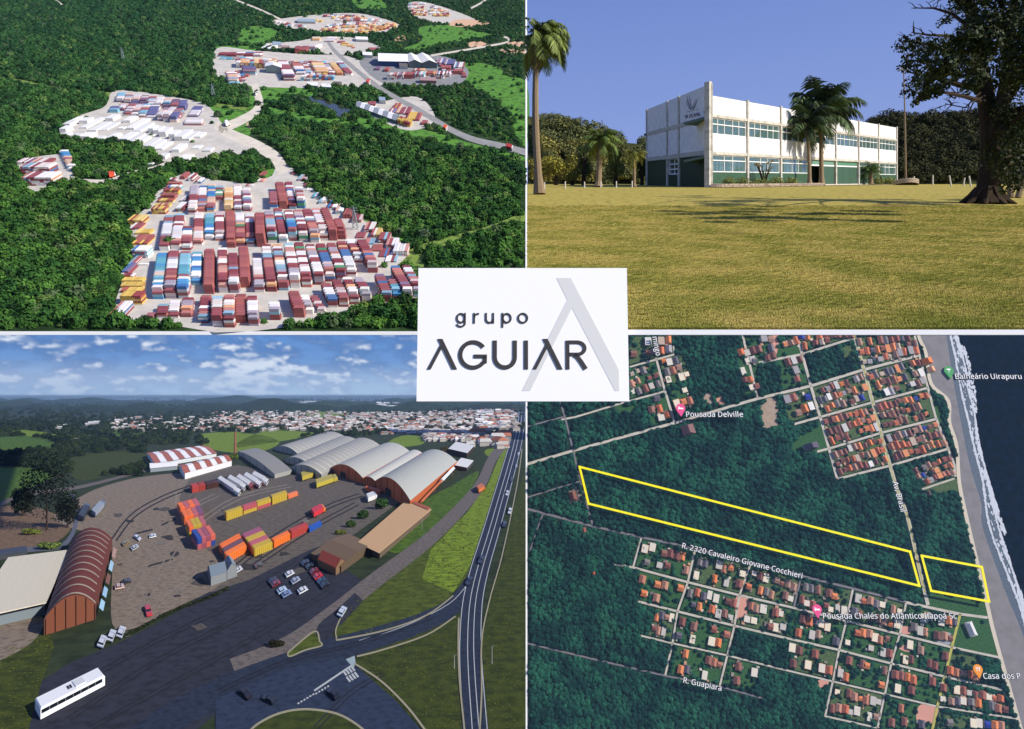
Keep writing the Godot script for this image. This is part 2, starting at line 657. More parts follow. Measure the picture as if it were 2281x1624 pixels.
const MIX2 := [[236, 233, 230], [230, 226, 222], [150, 84, 88], [226, 216, 210], [154, 84, 86], [226, 222, 228], [206, 150, 140], [150, 190, 206], [178, 170, 180]]
const PALETTE := {"mix": MIX, "mix2": MIX2, "red": RED, "sea": SEA, "yel": YEL, "snow": SNOW, "muted": MUTED, "orange": ORANGE}


func shade_name(k: Array) -> String:
	if k[0] > 225 and k[2] > 200: return "white"
	if k[0] < 90 and k[2] > 150: return "blue"
	if k[2] > 180 and k[0] < 160: return "pale blue"
	if k[0] > 195 and k[2] < 140: return "yellow"
	if k[0] > 180 and k[1] < 130: return "orange red"
	if k[0] > 140 and k[1] < 100: return "maroon"
	return "grey"


# one stack of containers, given by its top face: front left x, front right x, front top y, front bottom y, back left x, back right x, back y
func stack(s: int, fx0: float, fx1: float, ft: float, fb: float, bx0: float, bx1: float, by: float, pal := "mix", called := "", tiers := 4, across := false) -> void:
	var f0 := px(s, fx0, ft)
	var f1 := px(s, fx1, ft)
	var b0 := px(s, bx0, by)
	var b1 := px(s, bx1, by)
	var base := px(s, (fx0 + fx1) / 2.0, fb)
	var h = TL.high(base.x, base.y, f0.y)
	var a = TL.loc(f0.x, f0.y, h)
	var e = TL.loc(f1.x, f1.y, h)
	var c := TL.loc(b0.x, b0.y, h)
	var g := TL.loc(b1.x, b1.y, h)
	var n := 1
	if across:
		n = maxi(1, roundi((f1.x - f0.x) / (0.0078 * (f0.y + 200.0))))
	elif pal != "snow":
		n = maxi(1, roundi((f0.y - b0.y) / (0.0066 * ((f0.y + b0.y) / 2.0 + 200.0))))
	var th = h / tiers
	var cols: Array = PALETTE[pal]
	var r := RandomNumberGenerator.new()
	r.seed = hash([s, fx0, ft])
	var size := Vector3.ZERO
	if across:
		size = Vector3((e.x - a.x) / n * 0.95, th * 0.975, absf(a.z - c.z))
	else:
		size = Vector3((e.x - a.x + g.x - c.x) / 2.0 * (1.0 if pal == "snow" else 0.9), th * 0.975, absf(a.z - c.z) / n * 0.985)
	var one := Mb.new()
	var ed := minf(size.x, size.z) * 0.025
	one.crate(Vector3.ZERO, size - Vector3(0.02, 0, 0.02), ed)
	var mesh := one.mesh()
	var step := 1 if not across and n > 4 and r.randf() < 0.45 else 0
	var last := {}
	for i in n:
		var t := (i + 0.5) / n
		var m: Vector3
		if across:
			m = a.lerp(e, t) * 0.5 + c.lerp(g, t) * 0.5
		else:
			m = (a.lerp(c, t) + e.lerp(g, t)) * 0.5
		for k in tiers:
			if k == tiers - 1 and i < step:
				continue
			var seen_top: bool = k == tiers - 1 or (k == tiers - 2 and i < step)
			var p = Vector3(m.x, h - th * (tiers - 1 - k) - th * 0.5, m.z)
			var kc: Array = last[k] if last.has(k) and r.randf() < 0.38 else cols[r.randi() % cols.size()]
			last[k] = kc
			if pal == "mix" and r.randf() < 0.06:
				kc = [[84, 150, 110], [222, 170, 130], [130, 110, 140]][r.randi() % 3]
			var wear := r.randf_range(0.93, 1.03)
			var kk := hue(minf(kc[0] * wear, 252), minf(kc[1] * wear, 252), minf(kc[2] * wear, 252))
			if called and yard_count < 300 and (seen_top or i == 0):
				yard_count += 1
				var lab := "%s container, %s from front atop %s" % [shade_name(kc), ordinal(i), called] if seen_top else "%s container, %s up in front of %s" % [shade_name(kc), ordinal(k), called]
				kk = hue(roundf(kk.r * 40) * 6.375, roundf(kk.g * 40) * 6.375, roundf(kk.b * 40) * 6.375)
				solo("shipping_container", lab, "container", mesh, paint(kk, 0.6), Transform3D(TL.b, TL.world(p)), "containers stacked in the main yard")
			else:
				rest.paint(kk)
				rest.box(p, size - Vector3(0.02, 0, 0.02))


func slope_containers() -> void:
	# main yard, nearest row first
	var D := [
		[3, 1255, 1330, 1345, 1380, 1270, 1340, 1315, "sea", 2], [3, 1347, 1445, 1320, 1370, 1365, 1455, 1240, "mix", 3], [3, 1450, 1545, 1320, 1370, 1465, 1555, 1210, "snow2", 3], [3, 1555, 1655, 1300, 1360, 1575, 1670, 1185, "mix", 3],
		[3, 1705, 1805, 1350, 1410, 1735, 1820, 1165, "mix", 4], [3, 1822, 1918, 1340, 1440, 1832, 1920, 1175, "snow2", 4], [3, 1925, 2020, 1345, 1450, 1932, 2022, 1160, "mix", 5], [3, 2033, 2130, 1340, 1410, 2030, 2122, 1155, "red", 4], [3, 2137, 2232, 1340, 1435, 2130, 2215, 1170, "mix", 5],
		[4, 225, 320, 1180, 1270, 228, 305, 1120, "snow2", 4], [4, 427, 510, 1170, 1250, 372, 465, 1035, "red", 4], [4, 515, 590, 1165, 1225, 475, 530, 1065, "snow2", 3], [4, 612, 690, 1180, 1215, 552, 600, 1070, "mix", 2],
		[4, 697, 778, 1100, 1170, 633, 715, 970, "mix", 4], [4, 785, 865, 1090, 1165, 722, 795, 945, "mix", 4], [4, 870, 950, 1060, 1145, 805, 875, 925, "mix", 4], [4, 965, 1045, 1040, 1130, 892, 965, 925, "snow2", 5],
		[4, 1125, 1205, 1050, 1125, 1055, 1140, 900, "mix", 4], [4, 1210, 1285, 1040, 1115, 1165, 1240, 940, "sea", 4], [4, 1290, 1370, 1020, 1110, 1185, 1260, 835, "mix", 4], [4, 1372, 1448, 995, 1085, 1275, 1345, 830, "mix", 4]]
	var C := [
		[3, 1307, 1405, 1120, 1205, 1355, 1447, 800, "sea", 4], [3, 1415, 1510, 1100, 1200, 1452, 1543, 780, "mix", 4], [3, 1525, 1620, 1090, 1200, 1555, 1642, 785, "sea", 4], [3, 1645, 1733, 1020, 1085, 1658, 1740, 790, "sea", 3],
		[3, 1755, 1845, 1075, 1160, 1765, 1845, 765, "red", 4], [3, 1880, 1965, 1055, 1150, 1880, 1955, 755, "snow2", 4], [3, 1973, 2060, 1050, 1150, 1965, 2045, 800, "mix", 4], [3, 2070, 2155, 1010, 1105, 2058, 2135, 740, "red", 4],
		[4, 113, 193, 985, 1050, 93, 175, 775, "snow2", 3], [4, 207, 290, 965, 1045, 165, 240, 665, "mix", 4], [4, 300, 383, 945, 1035, 250, 325, 665, "mix", 4], [4, 390, 473, 910, 1015, 343, 418, 655, "snow2", 5],
		[4, 487, 565, 920, 1010, 423, 497, 650, "mix", 4], [4, 587, 668, 900, 990, 513, 583, 665, "snow2", 4], [4, 675, 755, 880, 965, 595, 667, 660, "mix", 4], [4, 762, 840, 870, 955, 680, 750, 655, "mix", 4], [4, 845, 925, 850, 925, 758, 830, 640, "mix", 4], [4, 905, 985, 760, 830, 835, 905, 625, "mix", 4], [4, 1010, 1095, 810, 895, 920, 995, 628, "mix", 4]]
	var B := [
		[3, 1373, 1460, 730, 785, 1420, 1502, 475, "mix", 3], [3, 1473, 1557, 715, 775, 1510, 1590, 460, "snow2", 3], [3, 1565, 1650, 720, 780, 1575, 1655, 570, "mix", 3], [3, 1668, 1748, 690, 740, 1677, 1752, 450, "snow2", 3], [3, 1767, 1843, 640, 695, 1770, 1842, 460, "sea", 3],
		[3, 1857, 1932, 640, 700, 1855, 1928, 440, "mix", 3], [3, 1955, 2035, 690, 760, 1947, 2020, 435, "red", 4], [3, 2037, 2113, 680, 750, 2032, 2105, 455, "mix", 4], [3, 2125, 2200, 680, 745, 2113, 2187, 455, "mix", 4],
		[4, 120, 195, 580, 690, 115, 182, 415, "red", 5], [4, 212, 287, 560, 660, 187, 257, 400, "mix", 4], [4, 305, 375, 585, 660, 262, 325, 378, "mix", 4], [4, 385, 445, 545, 640, 342, 415, 395, "sea", 4], [4, 465, 535, 555, 645, 416, 485, 392, "mix", 4], [4, 555, 630, 575, 655, 487, 555, 385, "mix", 4], [4, 632, 700, 560, 640, 560, 628, 380, "snow2", 4], [4, 703, 770, 550, 640, 632, 695, 375, "red", 5], [4, 772, 838, 545, 630, 735, 800, 460, "red", 5]]
	var A := [
		[3, 1623, 1695, 415, 475, 1645, 1710, 215, "snow2", 3], [3, 1703, 1778, 405, 450, 1718, 1783, 220, "mix", 3], [3, 1785, 1852, 400, 450, 1792, 1858, 205, "sea", 3], [3, 1858, 1925, 320, 360, 1860, 1925, 222, "mix", 3], [3, 1937, 2007, 390, 445, 1937, 2005, 235, "orange", 3], [3, 2022, 2090, 405, 450, 2014, 2078, 210, "mix", 3], [3, 2100, 2170, 390, 445, 2092, 2158, 240, "mix", 3],
		[4, 230, 303, 335, 395, 232, 290, 245, "sea", 3], [4, 310, 378, 325, 390, 275, 340, 172, "red", 4], [4, 387, 446, 330, 390, 350, 408, 170, "mix", 3], [4, 450, 512, 300, 385, 432, 490, 210, "mix", 4]]
	var rows := [[D, "front row"], [C, "second row"], [B, "third row"], [A, "back row"]]
	for row in rows:
		for i in row[0].size():
			var q: Array = row[0][i]
			var pal: String = q[8]
			if pal == "snow2": pal = ["mix", "snowmix"][1]
			stack(q[0], q[1], q[2], q[3], q[4], q[5], q[6], q[7], "mix2" if pal == "snowmix" else pal, "%s stack from left, %s of yard" % [ordinal(i), row[1]], q[9])
	# piles along the left-hand fence: long sides to the front
	var L := [
		[1045, 1225, 1175, 1250, 1060, 1240, 1130, "yel", 5], [1047, 1232, 1128, 1150, 1062, 1240, 1095, "yel", 3], [1049, 1236, 1086, 1110, 1064, 1244, 1050, "yel", 3], [1055, 1240, 1040, 1060, 1070, 1248, 1008, "yel", 2], [1030, 1160, 1000, 1030, 1045, 1165, 975, "mix", 3],
		[1165, 1290, 780, 850, 1150, 1290, 735, "sea", 5], [1167, 1298, 718, 740, 1170, 1305, 660, "yel", 2], [1175, 1308, 690, 712, 1172, 1312, 640, "red", 3], [1180, 1310, 628, 648, 1182, 1310, 592, "yel", 2], [1120, 1250, 520, 560, 1130, 1255, 470, "yel", 3], [1140, 1235, 585, 606, 1150, 1230, 540, "mix", 2],
		[985, 1095, 1335, 1395, 1010, 1080, 1215, "mix", 4], [1310, 1430, 420, 470, 1320, 1440, 395, "yel", 3], [1335, 1470, 392, 410, 1345, 1475, 372, "yel", 2], [1360, 1500, 350, 370, 1375, 1505, 328, "yel", 2], [1395, 1515, 305, 340, 1400, 1520, 282, "red", 3], [1415, 1540, 262, 300, 1425, 1560, 240, "yel", 3], [1435, 1560, 228, 258, 1445, 1570, 212, "sea", 3], [1450, 1562, 200, 222, 1455, 1568, 185, "red", 2], [1460, 1535, 172, 190, 1470, 1535, 150, "mix", 2],
		[1140, 1190, 900, 925, 1145, 1185, 820, "mix", 3], [1090, 1150, 960, 1000, 1095, 1135, 885, "mix", 3], [1200, 1280, 900, 915, 1205, 1285, 890, "sea", 1], [1540, 1612, 412, 450, 1550, 1610, 360, "mix", 3], [1575, 1615, 345, 365, 1585, 1620, 300, "mix", 2], [1575, 1615, 140, 170, 1578, 1612, 100, "red", 3], [1645, 1685, 150, 185, 1648, 1685, 110, "mix", 3], [1700, 1750, 180, 205, 1705, 1750, 150, "mix", 2]]
	for q in L:
		stack(3, q[0], q[1], q[2], q[3], q[4], q[5], q[6], q[7], "", q[8], true)
	# along the right-hand fence
	for q in [
		[585, 660, 290, 305, 575, 650, 255, "sea", 1], [640, 700, 330, 352, 620, 680, 300, "sea", 2], [650, 735, 318, 345, 660, 745, 280, "mix", 2], [705, 770, 370, 400, 712, 790, 315, "sea", 3], [770, 825, 400, 430, 770, 835, 340, "sea", 3], [830, 890, 430, 465, 820, 895, 380, "red", 3], [890, 970, 470, 500, 900, 970, 420, "mix", 3],
		[985, 1060, 545, 575, 1000, 1080, 488, "mix2", 3], [1045, 1120, 590, 620, 1045, 1125, 535, "orange", 3], [1100, 1185, 625, 660, 1110, 1190, 570, "mix2", 3], [1160, 1250, 670, 705, 1165, 1255, 615, "mix2", 3], [1220, 1330, 720, 765, 1220, 1340, 655, "mix2", 4],
		[930, 1000, 612, 622, 915, 985, 568, "mix", 1], [990, 1080, 660, 672, 985, 1060, 615, "mix", 1], [1060, 1150, 715, 727, 1040, 1120, 665, "red", 1], [1120, 1200, 760, 772, 1100, 1175, 700, "mix", 1], [1160, 1250, 800, 812, 1160, 1250, 730, "mix", 1],
		[470, 540, 150, 168, 470, 535, 112, "mix2", 2], [510, 570, 200, 210, 510, 560, 175, "mix", 1], [535, 605, 238, 246, 530, 590, 205, "mix2", 1], [415, 450, 108, 118, 412, 440, 82, "red", 1], [165, 205, 120, 135, 170, 195, 85, "red", 2], [140, 190, 165, 176, 150, 200, 140, "mix2", 1], [45, 105, 202, 210, 55, 105, 188, "mix2", 1], [60, 130, 1110, 1120, 60, 130, 1100, "mix", 1]]:
		if q[7] == "mix" and q[0] == 60: continue
		stack(4, q[0], q[1], q[2], q[3], q[4], q[5], q[6], q[7], "", q[8], true)
	# second yard: coloured stacks behind, white containers in front
	for i in 9:
		stack(1, 1005 + i * 67, 1068 + i * 67, 848 + i * 8.0, 884 + i * 9.0, 1018 + i * 67, 1082 + i * 67, 798 + i * 8.0, "muted", "", 3)
	for q in [[943, 1023, 945, 975, 955, 1035, 915, 2], [1030, 1078, 925, 960, 1040, 1085, 890, 3], [1072, 1130, 965, 1000, 1120, 1180, 885, 3], [1133, 1190, 970, 1000, 1180, 1240, 890, 3], [1195, 1255, 985, 1015, 1235, 1300, 895, 3], [1260, 1345, 1000, 1025, 1300, 1380, 905, 3], [1350, 1400, 985, 1045, 1420, 1470, 925, 4], [1403, 1450, 995, 1050, 1470, 1520, 925, 4], [1455, 1530, 1005, 1060, 1525, 1580, 932, 4], [1640, 1700, 985, 1012, 1660, 1765, 915, 2], [1585, 1760, 1060, 1085, 1600, 1750, 1025, 2]]:
		stack(1, q[0], q[1], q[2], q[3], q[4], q[5], q[6], "muted", "", q[7])
	for q in [[705, 760, 1100, 1115, 850, 905, 1010], [762, 825, 1125, 1140, 890, 970, 1050], [1105, 1175, 1105, 1125, 1215, 1280, 1020], [1172, 1240, 1130, 1150, 1245, 1305, 1055], [930, 990, 1190, 1215, 980, 1040, 1145], [1035, 1110, 1200, 1230, 1120, 1190, 1135], [1112, 1160, 1218, 1240, 1195, 1240, 1146], [1164, 1225, 1232, 1255, 1243, 1290, 1170], [1250, 1310, 1260, 1280, 1310, 1370, 1190], [1312, 1352, 1268, 1286, 1372, 1424, 1202], [1356, 1410, 1285, 1300, 1428, 1490, 1220],
		[1475, 1522, 1160, 1203, 1490, 1550, 1120], [1527, 1600, 1180, 1220, 1570, 1640, 1115], [1605, 1670, 1200, 1220, 1645, 1695, 1130], [1685, 1745, 1180, 1195, 1710, 1770, 1140], [1295, 1338, 1110, 1150, 1310, 1350, 1080], [1342, 1385, 1125, 1160, 1355, 1410, 1087], [1388, 1450, 1140, 1185, 1412, 1470, 1097], [925, 990, 1020, 1050, 950, 1020, 985], [1085, 1150, 1040, 1065, 1100, 1165, 1000], [540, 600, 1165, 1185, 550, 610, 1140], [620, 690, 1172, 1190, 630, 700, 1150], [700, 800, 1178, 1205, 715, 810, 1140],
		[565, 630, 1070, 1100, 580, 640, 1035], [527, 590, 1112, 1150, 550, 600, 1082], [640, 690, 1035, 1062, 650, 685, 1005], [695, 770, 1042, 1075, 720, 790, 1012], [1490, 1550, 1292, 1320, 1540, 1612, 1238], [1555, 1640, 1372, 1392, 1580, 1670, 1332], [1375, 1440, 1350, 1378, 1400, 1450, 1320], [490, 545, 1165, 1185, 500, 550, 1150], [830, 880, 1195, 1212, 850, 910, 1170], [1290, 1330, 1172, 1178, 1290, 1340, 1160], [1760, 1830, 1300, 1316, 1780, 1840, 1270], [1660, 1735, 1280, 1290, 1680, 1740, 1252], [1265, 1320, 1415, 1424, 1275, 1330, 1402], [1030, 1080, 1108, 1120, 1030, 1080, 1092]]:
		stack(1, q[0], q[1], q[2], q[3], q[4], q[5], q[6], "snow", "", 2)
	for i in 5:
		stack(1, 830 + i * 28, 855 + i * 28, 1128 - i * 2.0, 1138 - i * 2.0, 880 + i * 24, 905 + i * 24, 1060 - i * 2.0, "snow", "", 1)
	# little yard on the far left
	stack(3, 235, 490, 150, 225, 225, 480, 98, "mix", "", 5, true)
	stack(3, 215, 460, 60, 125, 200, 450, 20, "mix", "", 4, true)
	stack(3, 180, 450, 18, 40, 165, 445, -20, "mix", "", 2, true)
	stack(3, 590, 655, 60, 95, 515, 580, -90, "sea", "", 3)
	# far yards
	for i in 5:
		stack(1, 1890 + i * 75, 1962 + i * 75, 468, 490, 1895 + i * 75, 1965 + i * 75, 448, "mix", "", 2)
		stack(1, 1900 + i * 55, 1950 + i * 55, 505, 518, 1905 + i * 55, 1955 + i * 55, 490, "sea", "", 2)
	for i in 9:
		stack(2, -30 + i * 36, 4 + i * 36, 492 + i, 538 + i, -32 + i * 35, 0 + i * 35, 462, "orange" if i % 3 else "mix2", "", 4)
	for q in [[20, 130, 562, 598, 10, 120, 520, "muted", 3], [-90, -10, 640, 680, -110, -30, 570, "sea", 3], [340, 440, 592, 640, 290, 365, 478, "mix", 4], [445, 520, 565, 592, 400, 475, 490, "mix", 3], [525, 570, 570, 588, 490, 530, 500, "mix2", 3], [600, 705, 565, 590, 555, 650, 485, "orange", 4], [712, 752, 578, 600, 650, 690, 498, "mix", 3], [765, 820, 575, 598, 705, 745, 490, "orange", 3], [838, 892, 575, 600, 760, 810, 485, "mix", 3], [440, 520, 540, 556, 420, 480, 515, "mix2", 2],
		[1165, 1240, 590, 632, 1175, 1245, 574, "mix2", 3], [1245, 1300, 592, 630, 1250, 1300, 568, "muted", 3], [1307, 1370, 590, 625, 1310, 1370, 566, "red", 3], [1376, 1460, 588, 622, 1385, 1465, 562, "mix2", 3], [1465, 1540, 580, 600, 1470, 1540, 560, "orange", 3], [1545, 1618, 585, 625, 1545, 1615, 560, "mix", 3], [1625, 1670, 580, 610, 1625, 1665, 562, "mix2", 3], [1680, 1770, 562, 590, 1690, 1765, 545, "red", 3], [1565, 1640, 495, 520, 1555, 1625, 460, "muted", 2], [1630, 1710, 505, 530, 1615, 1690, 468, "muted", 2], [1705, 1785, 530, 555, 1690, 1765, 490, "muted", 2], [1590, 1665, 535, 560, 1600, 1670, 515, "red", 2], [1430, 1480, 455, 466, 1425, 1480, 444, "red", 2], [1375, 1460, 555, 575, 1380, 1465, 540, "orange", 2], [1060, 1110, 545, 560, 1080, 1115, 522, "muted", 2], [1145, 1180, 550, 570, 1150, 1180, 530, "red", 2],
		[435, 475, 385, 425, 440, 480, 362, "red", 3], [478, 535, 392, 425, 490, 540, 362, "red", 3], [540, 600, 365, 395, 545, 605, 345, "muted", 3], [605, 632, 372, 395, 605, 632, 345, "snow", 3], [200, 240, 380, 395, 175, 215, 350, "snow", 2], [245, 290, 385, 402, 220, 265, 352, "snow", 2], [570, 640, 310, 325, 570, 630, 290, "orange", 3], [680, 740, 320, 335, 690, 780, 290, "mix", 3], [765, 830, 336, 342, 775, 830, 322, "red", 1], [800, 862, 355, 362, 800, 860, 336, "yel", 1], [848, 898, 365, 372, 850, 896, 352, "orange", 1], [880, 910, 380, 384, 885, 910, 370, "red", 1], [1000, 1090, 395, 405, 1010, 1100, 375, "red", 1],
		[1015, 1075, 825, 850, 1015, 1075, 800, "mix", 3], [1220, 1290, 855, 872, 1220, 1240, 815, "orange", 2], [1190, 1280, 890, 905, 1190, 1260, 845, "sea", 2], [1290, 1380, 895, 912, 1260, 1320, 845, "mix", 2], [1340, 1420, 940, 958, 1310, 1370, 885, "yel", 2], [1420, 1450, 945, 960, 1370, 1420, 890, "red", 2], [1440, 1485, 975, 992, 1440, 1480, 950, "red", 2]]:
		stack(2, q[0], q[1], q[2], q[3], q[4], q[5], q[6], q[7], "", q[8], q[0] > 1100 and q[0] < 1800)
	for i in 4:
		stack(2, 1237 + i * 27, 1262 + i * 27, 945 + i * 9.0, 985 + i * 8.0, 1270 + i * 24, 1294 + i * 24, 918 + i * 8.0, "yel", "", 3)
	for i in 11:
		stack(2, 482 + i * 24, 504 + i * 24, 602, 642 - i * 0.5, 482 + i * 24, 505 + i * 24, 592, "mix" if i % 2 else "sea", "", 3)
	for row in 6:
		for i in 8:
			var sx := 395.0 + row * 14.0 + i * (37.0 + row * 2.4)
			var sy := 498.0 + row * 19.0
			if rng.randf() < 0.85: stack(2, sx, sx + 33, sy, sy + 14, sx - 8, sx + 25, sy - 17, ["mix", "orange", "mix2", "muted"][(i + row) % 4], "", 3)
	for row in 6:
		for i in 5:
			var sx := 1560.0 + row * 10.0 + i * 38.0
			var sy := 478.0 + row * 20.0 + i * 6.0
			if rng.randf() < 0.85: stack(2, sx, sx + 34, sy, sy + 14, sx - 4, sx + 30, sy - 14, ["mix", "muted", "red"][(i + row) % 3], "", 2)
	for row in 4:
		for i in 7:
			var sx := -110.0 + i * 36.0 + row * 6.0
			var sy := 575.0 + row * 20.0
			if i < 5 - row / 2: stack(2, sx, sx + 32, sy, sy + 15, sx - 6, sx + 26, sy - 16, ["muted", "sea", "red"][(i + row) % 3], "", 3)
	var far_rows := [[640, 235, 1040, 262, "orange"], [700, 222, 1230, 190, "orange"], [680, 205, 1100, 182, "mix2"], [660, 125, 940, 130, "mix"], [700, 140, 1000, 150, "orange"], [760, 160, 1120, 165, "mix2"], [270, 170, 420, 205, "mix2"], [820, 245, 1240, 200, "orange"], [350, 195, 520, 215, "snow2"], [560, 160, 660, 170, "orange"], [940, 262, 1240, 210, "yel"],
		[1335, 36, 1470, 30, "mix2"], [1345, 60, 1490, 60, "mix2"], [1350, 82, 1490, 86, "orange"], [1360, 112, 1480, 122, "yel"], [1370, 100, 1490, 106, "mix2"], [1510, 60, 1600, 72, "mix"], [1510, 84, 1640, 92, "orange"], [1500, 104, 1660, 106, "mix2"], [1500, 122, 1660, 124, "yel"]]
	for q in far_rows:
		var n := int((q[2] - q[0]) / 26.0)
		for i in n:
			var t := float(i) / n
			var x := lerpf(q[0], q[2], t)
			var y := lerpf(q[1], q[3], t)
			if rng.randf() < 0.88:
				stack(2, x, x + 23, y - 2.0, y + rng.randf_range(7, 12), x + 4, x + 26, y - rng.randf_range(12, 18), "mix2" if q[4] == "snow2" else q[4], "", 2)
	var m := tint("container_paint", 0.6)
	setting("stacked_containers", rest.mesh(), m, Transform3D(TL.b, TL.o), "stuff", "shipping containers stacked in the lower tiers and the farther yards")
	# sheds of the slope
	gable(TL, [px(2, 205, 575), px(2, 335, 585), px(2, 335, 560), px(2, 210, 550)], 605.0 * 0.2813, 3.4, 0.0, "storage_shed", "white gabled shed among container stacks", hue(236, 240, 240), hue(150, 165, 160))
	gable(TL, [px(2, 1100, 525), px(2, 1330, 530), px(2, 1330, 480), px(2, 1105, 470)], 0.0, 3.0, 1.0, "warehouse", "long white warehouse with a blue side wall", hue(240, 242, 246), hue(60, 86, 130), 4.0)
	gable(TL, [px(2, 1335, 535), px(2, 1440, 540), px(2, 1400, 480), px(2, 1310, 480)], 0.0, 3.0, 0.0, "warehouse", "pale gabled warehouse beside the blue-walled one", hue(236, 234, 226), hue(110, 120, 124), 2.6)
	gable(TL, [px(2, 1445, 540), px(2, 1560, 542), px(2, 1490, 478), px(2, 1400, 478)], 0.0, 3.0, 0.0, "warehouse", "rightmost pale gabled warehouse on the dark asphalt yard", hue(240, 238, 230), hue(110, 120, 124), 2.6)
	gable(TL, [px(2, 922, 866), px(2, 1238, 982), px(2, 1262, 938), px(2, 950, 828)], 0.0, 1.5, 1.0, "storage_shed", "long narrow shed with grey and white striped roof by the pond", hue(150, 158, 166), hue(96, 110, 104), 1.6, 9)
	for q in [[460, 600, 185, "long blue grey shed in the far yard", [465, 175]], [1265, 1330, 545, "small dark gabled shed before the blue-walled warehouse", [1, 1]], [1430, 1555, 660, "maroon flat shed behind the right-hand containers", [1, 1]], [540, 620, 700, "white flat-roofed hut left of the pond trees", [1, 1]], [650, 725, 712, "small pale hut beside the pond road", [1, 1]], [750, 810, 695, "dark hut under the trees above the pond", [1, 1]], [265, 330, 370, "small grey hut in the middle yard", [1, 1]], [330, 400, 400, "grey shed beside the maroon containers", [1, 1]], [920, 1015, 330, "white shed at the edge of the pale yard", [1, 1]], [975, 1050, 455, "white shed by the tree clump", [1, 1]], [1105, 1155, 820, "low grey hut behind the striped shed", [1, 1]]]:
		var up: float = 18.0
		var rc := hue(236, 236, 236)
		if "dark" in q[3]: rc = hue(110, 104, 100)
		elif "maroon" in q[3]: rc = hue(170, 140, 140)
		elif "grey" in q[3]: rc = hue(150, 170, 186)
		gable(TL, [px(2, q[0], q[2]), px(2, q[1], q[2] + 4), px(2, q[1] - 6, q[2] - up), px(2, q[0] - 6, q[2] - up - 3)], 0.0, 1.6, 1.0, "hut", q[3], rc, hue(140, 110, 106) if "maroon" in q[3] else hue(200, 200, 196), 1.6)
	# lattice pylons
	for q in [[1, 1072, 530, 405, "lattice power pylon standing in the forest above the white containers"], [1, 1850, 850, 720, "lattice power pylon at the forest edge beside the pale road"], [4, 915, 545, 362, "lattice power pylon beside the containers at the right-hand fence"]]:
		var p = px(q[0], q[1], q[2])
		var g := TL.at(p.x, p.y)
		var h = TL.high(p.x, p.y, px(q[0], q[1], q[3]).y)
		var py := thing("power_pylon", q[4], "pylon", TL.frame(g), "")
		var m2 := Mb.new()
		var w = h * 0.11
		for sx in [-1, 1]:
			for sz in [-1, 1]:
				m2.tube([Vector3(sx * w, 0, sz * w), Vector3(sx * w * 0.35, h * 0.7, sz * w * 0.35), Vector3(0, h, 0)], [0.09, 0.08, 0.05], 4)
		for i in 6:
			var k = 1.0 - 0.65 * i / 4.2
			var k2 := 1.0 - 0.65 * (i + 1) / 4.2
			if k2 < 0.2: continue
			for s2 in [[-1, -1, 1, -1], [1, -1, 1, 1], [1, 1, -1, 1], [-1, 1, -1, -1]]:
				m2.tube([Vector3(s2[0] * w * k, h * 0.7 * i / 4.2, s2[1] * w * k), Vector3(s2[2] * w * k2, h * 0.7 * (i + 1) / 4.2, s2[3] * w * k2)], [0.05, 0.05], 4)
		part("lattice", m2.mesh(), paint(hue(150, 165, 170), 0.5), py)
		for hh in [0.68, 0.8, 0.9]:
			var a2 := Mb.new()
			a2.tube([Vector3(-w * 1.5, h * hh, 0), Vector3(w * 1.5, h * hh, 0)], [0.07, 0.07], 4)
			part("arm", a2.mesh(), paint(hue(150, 165, 170), 0.5), py)
	# lorries on the roads
	for q in [[2, 1615, 1020, 1640, 1035, [210, 96, 40], "orange lorry on the grey road below the yellow containers"], [2, 2105, 1172, 2160, 1186, [170, 60, 50], "red lorry near the right end of the grey road"], [3, 945, 145, 1000, 130, [214, 86, 60], "orange red lorry on the pale track through the forest"], [1, 1950, 1085, 1980, 1075, [236, 236, 236], "white lorry at the road junction beside the white containers"], [2, 1005, 660, 1030, 672, [190, 80, 60], "red lorry on the road past the asphalt yard"], [2, 128, 742, 136, 752, [60, 60, 66], "dark van on the bend of the pale road"]]:
		truck(TL, px(q[0], q[1], q[2]), px(q[0], q[3], q[4]), hue(q[5][0], q[5][1], q[5][2]), hue(230, 230, 230), q[6])


